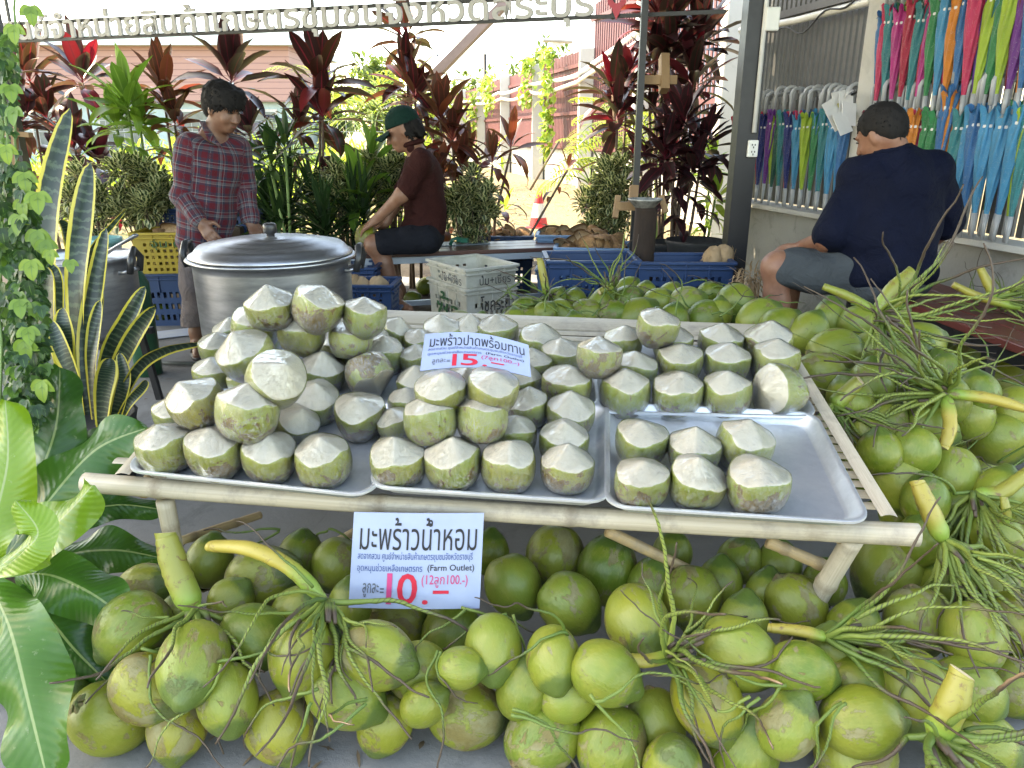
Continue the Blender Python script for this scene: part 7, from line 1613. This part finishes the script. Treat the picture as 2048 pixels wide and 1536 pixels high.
def strand(mb, p, d, L, r0, rr, sag=.5, wob=.22, n=26, tone=None):
    pts = []; rad = []; d = d.normalized(); st = L/n; tone = rr.random() if tone is None else tone; ph = rr.uniform(0, 6)
    ax = frame_from(d)
    for i in range(n+1):
        q = i/n; pts.append(p.copy()); rad.append(r0*(1-.72*q**.8)*(1+(.13 if i % 2 else -.10)*(1 if q > .2 else 0)))
        d = (d + Vector((rr.gauss(0, wob*.4), rr.gauss(0, wob*.4), rr.gauss(0, wob*.4)-sag*.05)) + ax[0]*wob*.35*math.sin(q*11+ph)).normalized(); p = pushout(p+d*st, r0)
    mb.tube(pts, rad, 6, at=tone)
def bunch(label, path, wpx, yellow, mean, n, L, seed, spread=.8, r0=.0050, t=None, sag=.5, cutlong=1.0, extra=()):
    """path: points (u, v, t) from the cut end down to the knot where the strands start; mean: strand direction on the picture (right, up, out)"""
    rr = random.Random(seed); P = [W(*p) for p in path]; base = P[-1]; o = thing('fruit_stalk', base, label, 'fruit stalk', 'cut coconut fruit stalks')
    def stub(P, wp, tt, nm='stalk'):
        pts = []; m = 10
        for i in range(m*(len(P)-1)+1):
            f = i/m; k = min(len(P)-2, int(f)); x = f-k; a = P[max(0, k-1)]; b = P[k]; c = P[k+1]; d = P[min(len(P)-1, k+2)]
            pts.append(.5*((2*b)+(c-a)*x+(2*a-5*b+4*c-d)*x*x+(3*b-a-3*c+d)*x**3))
        r = wp*tt/FPX/2; k_ = len(pts)-1; rr2 = random.Random(int(r*1e5)); rad = [r*(1+rr2.uniform(-.05, .05))*(.80+.25*math.sin(q/k_*2.6))*(1 if q < k_*.85 else 1-.5*(q-k_*.85)/(k_*.15)) for q in range(k_+1)]
        m1 = MB(); m1.tube(pts, rad, 12, True, at=.5, flat=.8); so = m1.build(nm, M_stalk, o); so.color = (yellow, 0, 0, 1)
        d0 = (pts[0]-pts[2]).normalized(); x, y, _ = frame_from(d0); sl = .45*cutlong; c = MB(); ring = []
        for q in range(14): a = 2*math.pi*q/14; ring.append(pts[0]+d0*(.0015+rad[0]*sl*(1+math.cos(a))*.6)+(x*math.cos(a)+y*math.sin(a)*.8)*rad[0]*.99)
        low = [pts[0]+(x*math.cos(2*math.pi*q/14)+y*math.sin(2*math.pi*q/14)*.8)*rad[0]*1.0 for q in range(14)]
        c.add(ring+[pts[0]+d0*(.0015+rad[0]*sl*.62)], [(q, (q+1) % 14, 14) for q in range(14)]); c.build('cut_end', M_cutend, so)
        c2 = MB(); c2.add(low+ring, [(q, (q+1) % 14, 14+(q+1) % 14, 14+q) for q in range(14)]); c2.a = [(0, .1, .5)]*28; s2 = c2.build('slanted_tip', M_stalk, so); s2.color = so.color
    stub(P, wpx, path[0][2])
    for ex in extra: stub([W(*p) for p in ex[0]], ex[1], ex[0][0][2], 'side_stalk')
    mb = MB(); md = RIGHT*mean[0]+UPC*mean[1]-FWD*mean[2]
    for k in range(n):
        dv = Vector((rr.gauss(0, 1), rr.gauss(0, 1), rr.gauss(0, 1))).normalized(); d = (md.normalized()+dv*spread*rr.uniform(.5, 1.2)).normalized()
        strand(mb, base+dv*.006, d, L*rr.uniform(.6, 1.15), r0*rr.uniform(1.0, 1.5), rr, sag*.6)
        if rr.random() < .35: strand(mb, base+d*.05*L/.3+dv*.01, (d+dv*.6), L*rr.uniform(.3, .7), r0*.8, rr, sag)
    kn = base-(P[-2]-base).normalized()*.004
    for k in range(9):
        dv = Vector((rr.gauss(0, 1), rr.gauss(0, 1), rr.gauss(0, 1))).normalized(); mb.tube([kn+dv*.004, kn+dv*.03+md.normalized()*.03, kn+md.normalized()*.07+dv*.04], [wpx*path[0][2]/FPX*.22, wpx*path[0][2]/FPX*.16, .004], 6, at=.4)
    mb.build('strands', M_strand, o); return o
bunch('broken greenish stalk stub at the left beside the bamboo leg', [(332, 1072, 1.62), (352, 1140, 1.62), (388, 1222, 1.62)], 52, .45, (.25, -.7, .5), 15, .30, 1, 1.0)
bunch('long curved yellow stalk to the left of the front price sign', [(425, 1092, 1.62), (500, 1098, 1.58), (580, 1135, 1.57), (652, 1205, 1.58)], 34, .9, (.1, -.6, .6), 22, .36, 2, 1.0, sag=.6)
bunch('short split yellow green stub among the front heap near the middle', [(1243, 1316, 1.50), (1290, 1322, 1.50), (1338, 1312, 1.52)], 30, .6, (.35, .35, .45), 15, .33, 3, .9, sag=.3)
bunch('short yellow stub with a pale cut end left of the right table leg foot', [(1540, 1256, 1.58), (1600, 1262, 1.57), (1655, 1275, 1.57)], 27, .85, (.75, .0, .3), 18, .34, 4, .85, sag=.4)
bunch('thick upright yellow green stub in the lower right corner of the heap', [(1922, 1352, 1.36), (1903, 1410, 1.36), (1868, 1475, 1.38)], 58, .6, (.1, -.45, .8), 20, .30, 5, 1.1, r0=.0062)
bunch('tall yellow stalk standing up beside the right end of the front rail', [(1836, 968, 1.72), (1858, 1018, 1.71), (1888, 1082, 1.71)], 42, .85, (.45, -.75, .35), 26, .40, 6, .75, r0=.0058, sag=.5)
bunch('three armed stalk sticking up in front of the navy blue shirt', [(1822, 545, 2.32), (1785, 580, 2.32), (1752, 632, 2.33)], 34, .35, (.15, -.15, .35), 27, .46, 7, 1.15, r0=.0056, sag=.25, extra=(([(1650, 574, 2.34), (1700, 594, 2.33), (1750, 622, 2.33)], 22), ([(1820, 592, 2.3), (1790, 608, 2.31), (1756, 630, 2.33)], 16)))
bunch('long pale yellow stalk reaching towards the right edge above the heap', [(2046, 816, 2.02), (1975, 796, 2.04), (1890, 786, 2.07)], 28, .95, (-.75, .15, .3), 26, .46, 8, .9, r0=.0055, sag=.3, extra=(([(1888, 894, 2.0), (1900, 850, 2.02), (1892, 792, 2.06)], 26),))
bunch('thick round cut stub next to the right side of the tray', [(1716, 764, 2.1), (1692, 788, 2.11), (1666, 812, 2.12)], 40, .4, (.4, -.6, .35), 14, .30, 9, 1.0)
bunch('green yellow stalk leaving the frame at the right side', [(2052, 948, 1.86), (2000, 985, 1.87), (1950, 988, 1.88)], 34, .5, (-.2, -.6, .5), 24, .38, 10, 1.0, extra=(([(2008, 998, 1.8), (2012, 1020, 1.8), (2014, 1046, 1.82)], 20),))
bunch('upright yellow stalk behind the table near the white crates', [(1080, 520, 3.35), (1086, 550, 3.36), (1094, 590, 3.38)], 18, .7, (.0, -.1, .3), 12, .24, 11, 1.1, r0=.0045, sag=.3)
bunch('pale stub with spreading strands before the empty blue crate', [(1200, 583, 3.3), (1212, 577, 3.32), (1224, 574, 3.36)], 16, .5, (.0, .45, .2), 9, .36, 12, 1.2, r0=.0042, sag=.15)
bunch('cut stalk lying on the far right of the red bench', [(1962, 540, 3.2), (1975, 566, 3.2), (1990, 598, 3.2)], 22, .7, (.6, .1, .2), 18, .36, 13, 1.0, r0=.006, extra=(([(1908, 570, 3.15), (1960, 594, 3.15), (2040, 616, 3.15)], 20),))
rr = random.Random(99)
LOOSE = [(700, 1260, 'front'), (930, 1220, 'front'), (1120, 1290, 'front'), (1010, 1230, 'front'), (880, 1300, 'front'), (1420, 1240, 'front'), (1560, 1370, 'front'), (1690, 1400, 'front'), (430, 1330, 'front'), (620, 1400, 'front'), (740, 1400, 'front'), (1030, 1420, 'front'), (1180, 1400, 'front'), (1500, 1390, 'front'), (300, 1300, 'front'), (1780, 1290, 'front'), (660, 1060, 'front'), (560, 1060, 'front')]
for k, (u, v_, w_) in enumerate(LOOSE):
    mb = MB(); t = TZ(v_, .26); p = W(u, v_, t); p = pushout(p, .004)
    for q in range(2): strand(mb, p+Vector((rr.gauss(0, .01), rr.gauss(0, .01), 0)), RIGHT*rr.uniform(-1, 1)+UPC*rr.uniform(-.9, .25)-FWD*.1, rr.uniform(.2, .38), .0038, rr, .5, .35, 26, rr.uniform(0, .6))
    tag(mb.build('dry_strand', M_strand), 'thin dry fruit strand lying over the coconuts in front of the table', 'strand', 'loose strands on the front heap')
mb = MB()
for k in range(60):
    z = .55; u = rr.uniform(1560, 2080); v_ = rr.uniform(600, 1000)
    if u < 1640+(v_-600)*.35: u += 160
    t = TZ(v_, .56-.30*max(0, (v_-700)/330)); strand(mb, W(u, v_, t), RIGHT*rr.uniform(-1, 1)+UPC*rr.uniform(-.4, .5)-FWD*rr.uniform(-.2, .3), rr.uniform(.16, .38), .0034, rr, .2, .15, 18, rr.random()**2)
for k in range(45):
    u = rr.uniform(1010, 1560); v_ = rr.uniform(575, 640); strand(mb, W(u, v_, TZ(v_, .56)), RIGHT*rr.uniform(-1, 1)+UPC*rr.uniform(-.3, .7), rr.uniform(.12, .34), .0042, rr, .3, .35, 18, rr.uniform(0, .5))
for k in range(25):
    u = rr.uniform(1930, 2060); v_ = rr.uniform(590, 625); strand(mb, WZ(u, v_, .51), RIGHT*rr.uniform(-1, 1)+UPC*rr.uniform(-.1, .6), rr.uniform(.12, .3), .004, rr, .2, .3, 18, rr.uniform(0, .8))
tag(mb.build('fruit_strands', M_strand), 'tangle of loose green and brown fruit strands over the side heaps', 'strands', kind='stuff')
rp = MB(); q0, q1 = W(1818, 858, 2.12), W(1868, 898, 2.05); rp.beam(q0, q1, .035, .006, FWD); tag(rp.build('red_ribbon', mat('red_plastic', (.50, .015, .04), (.42, .01, .03), rough=.3), None, False), 'strip of red plastic caught in the right heap', 'ribbon')
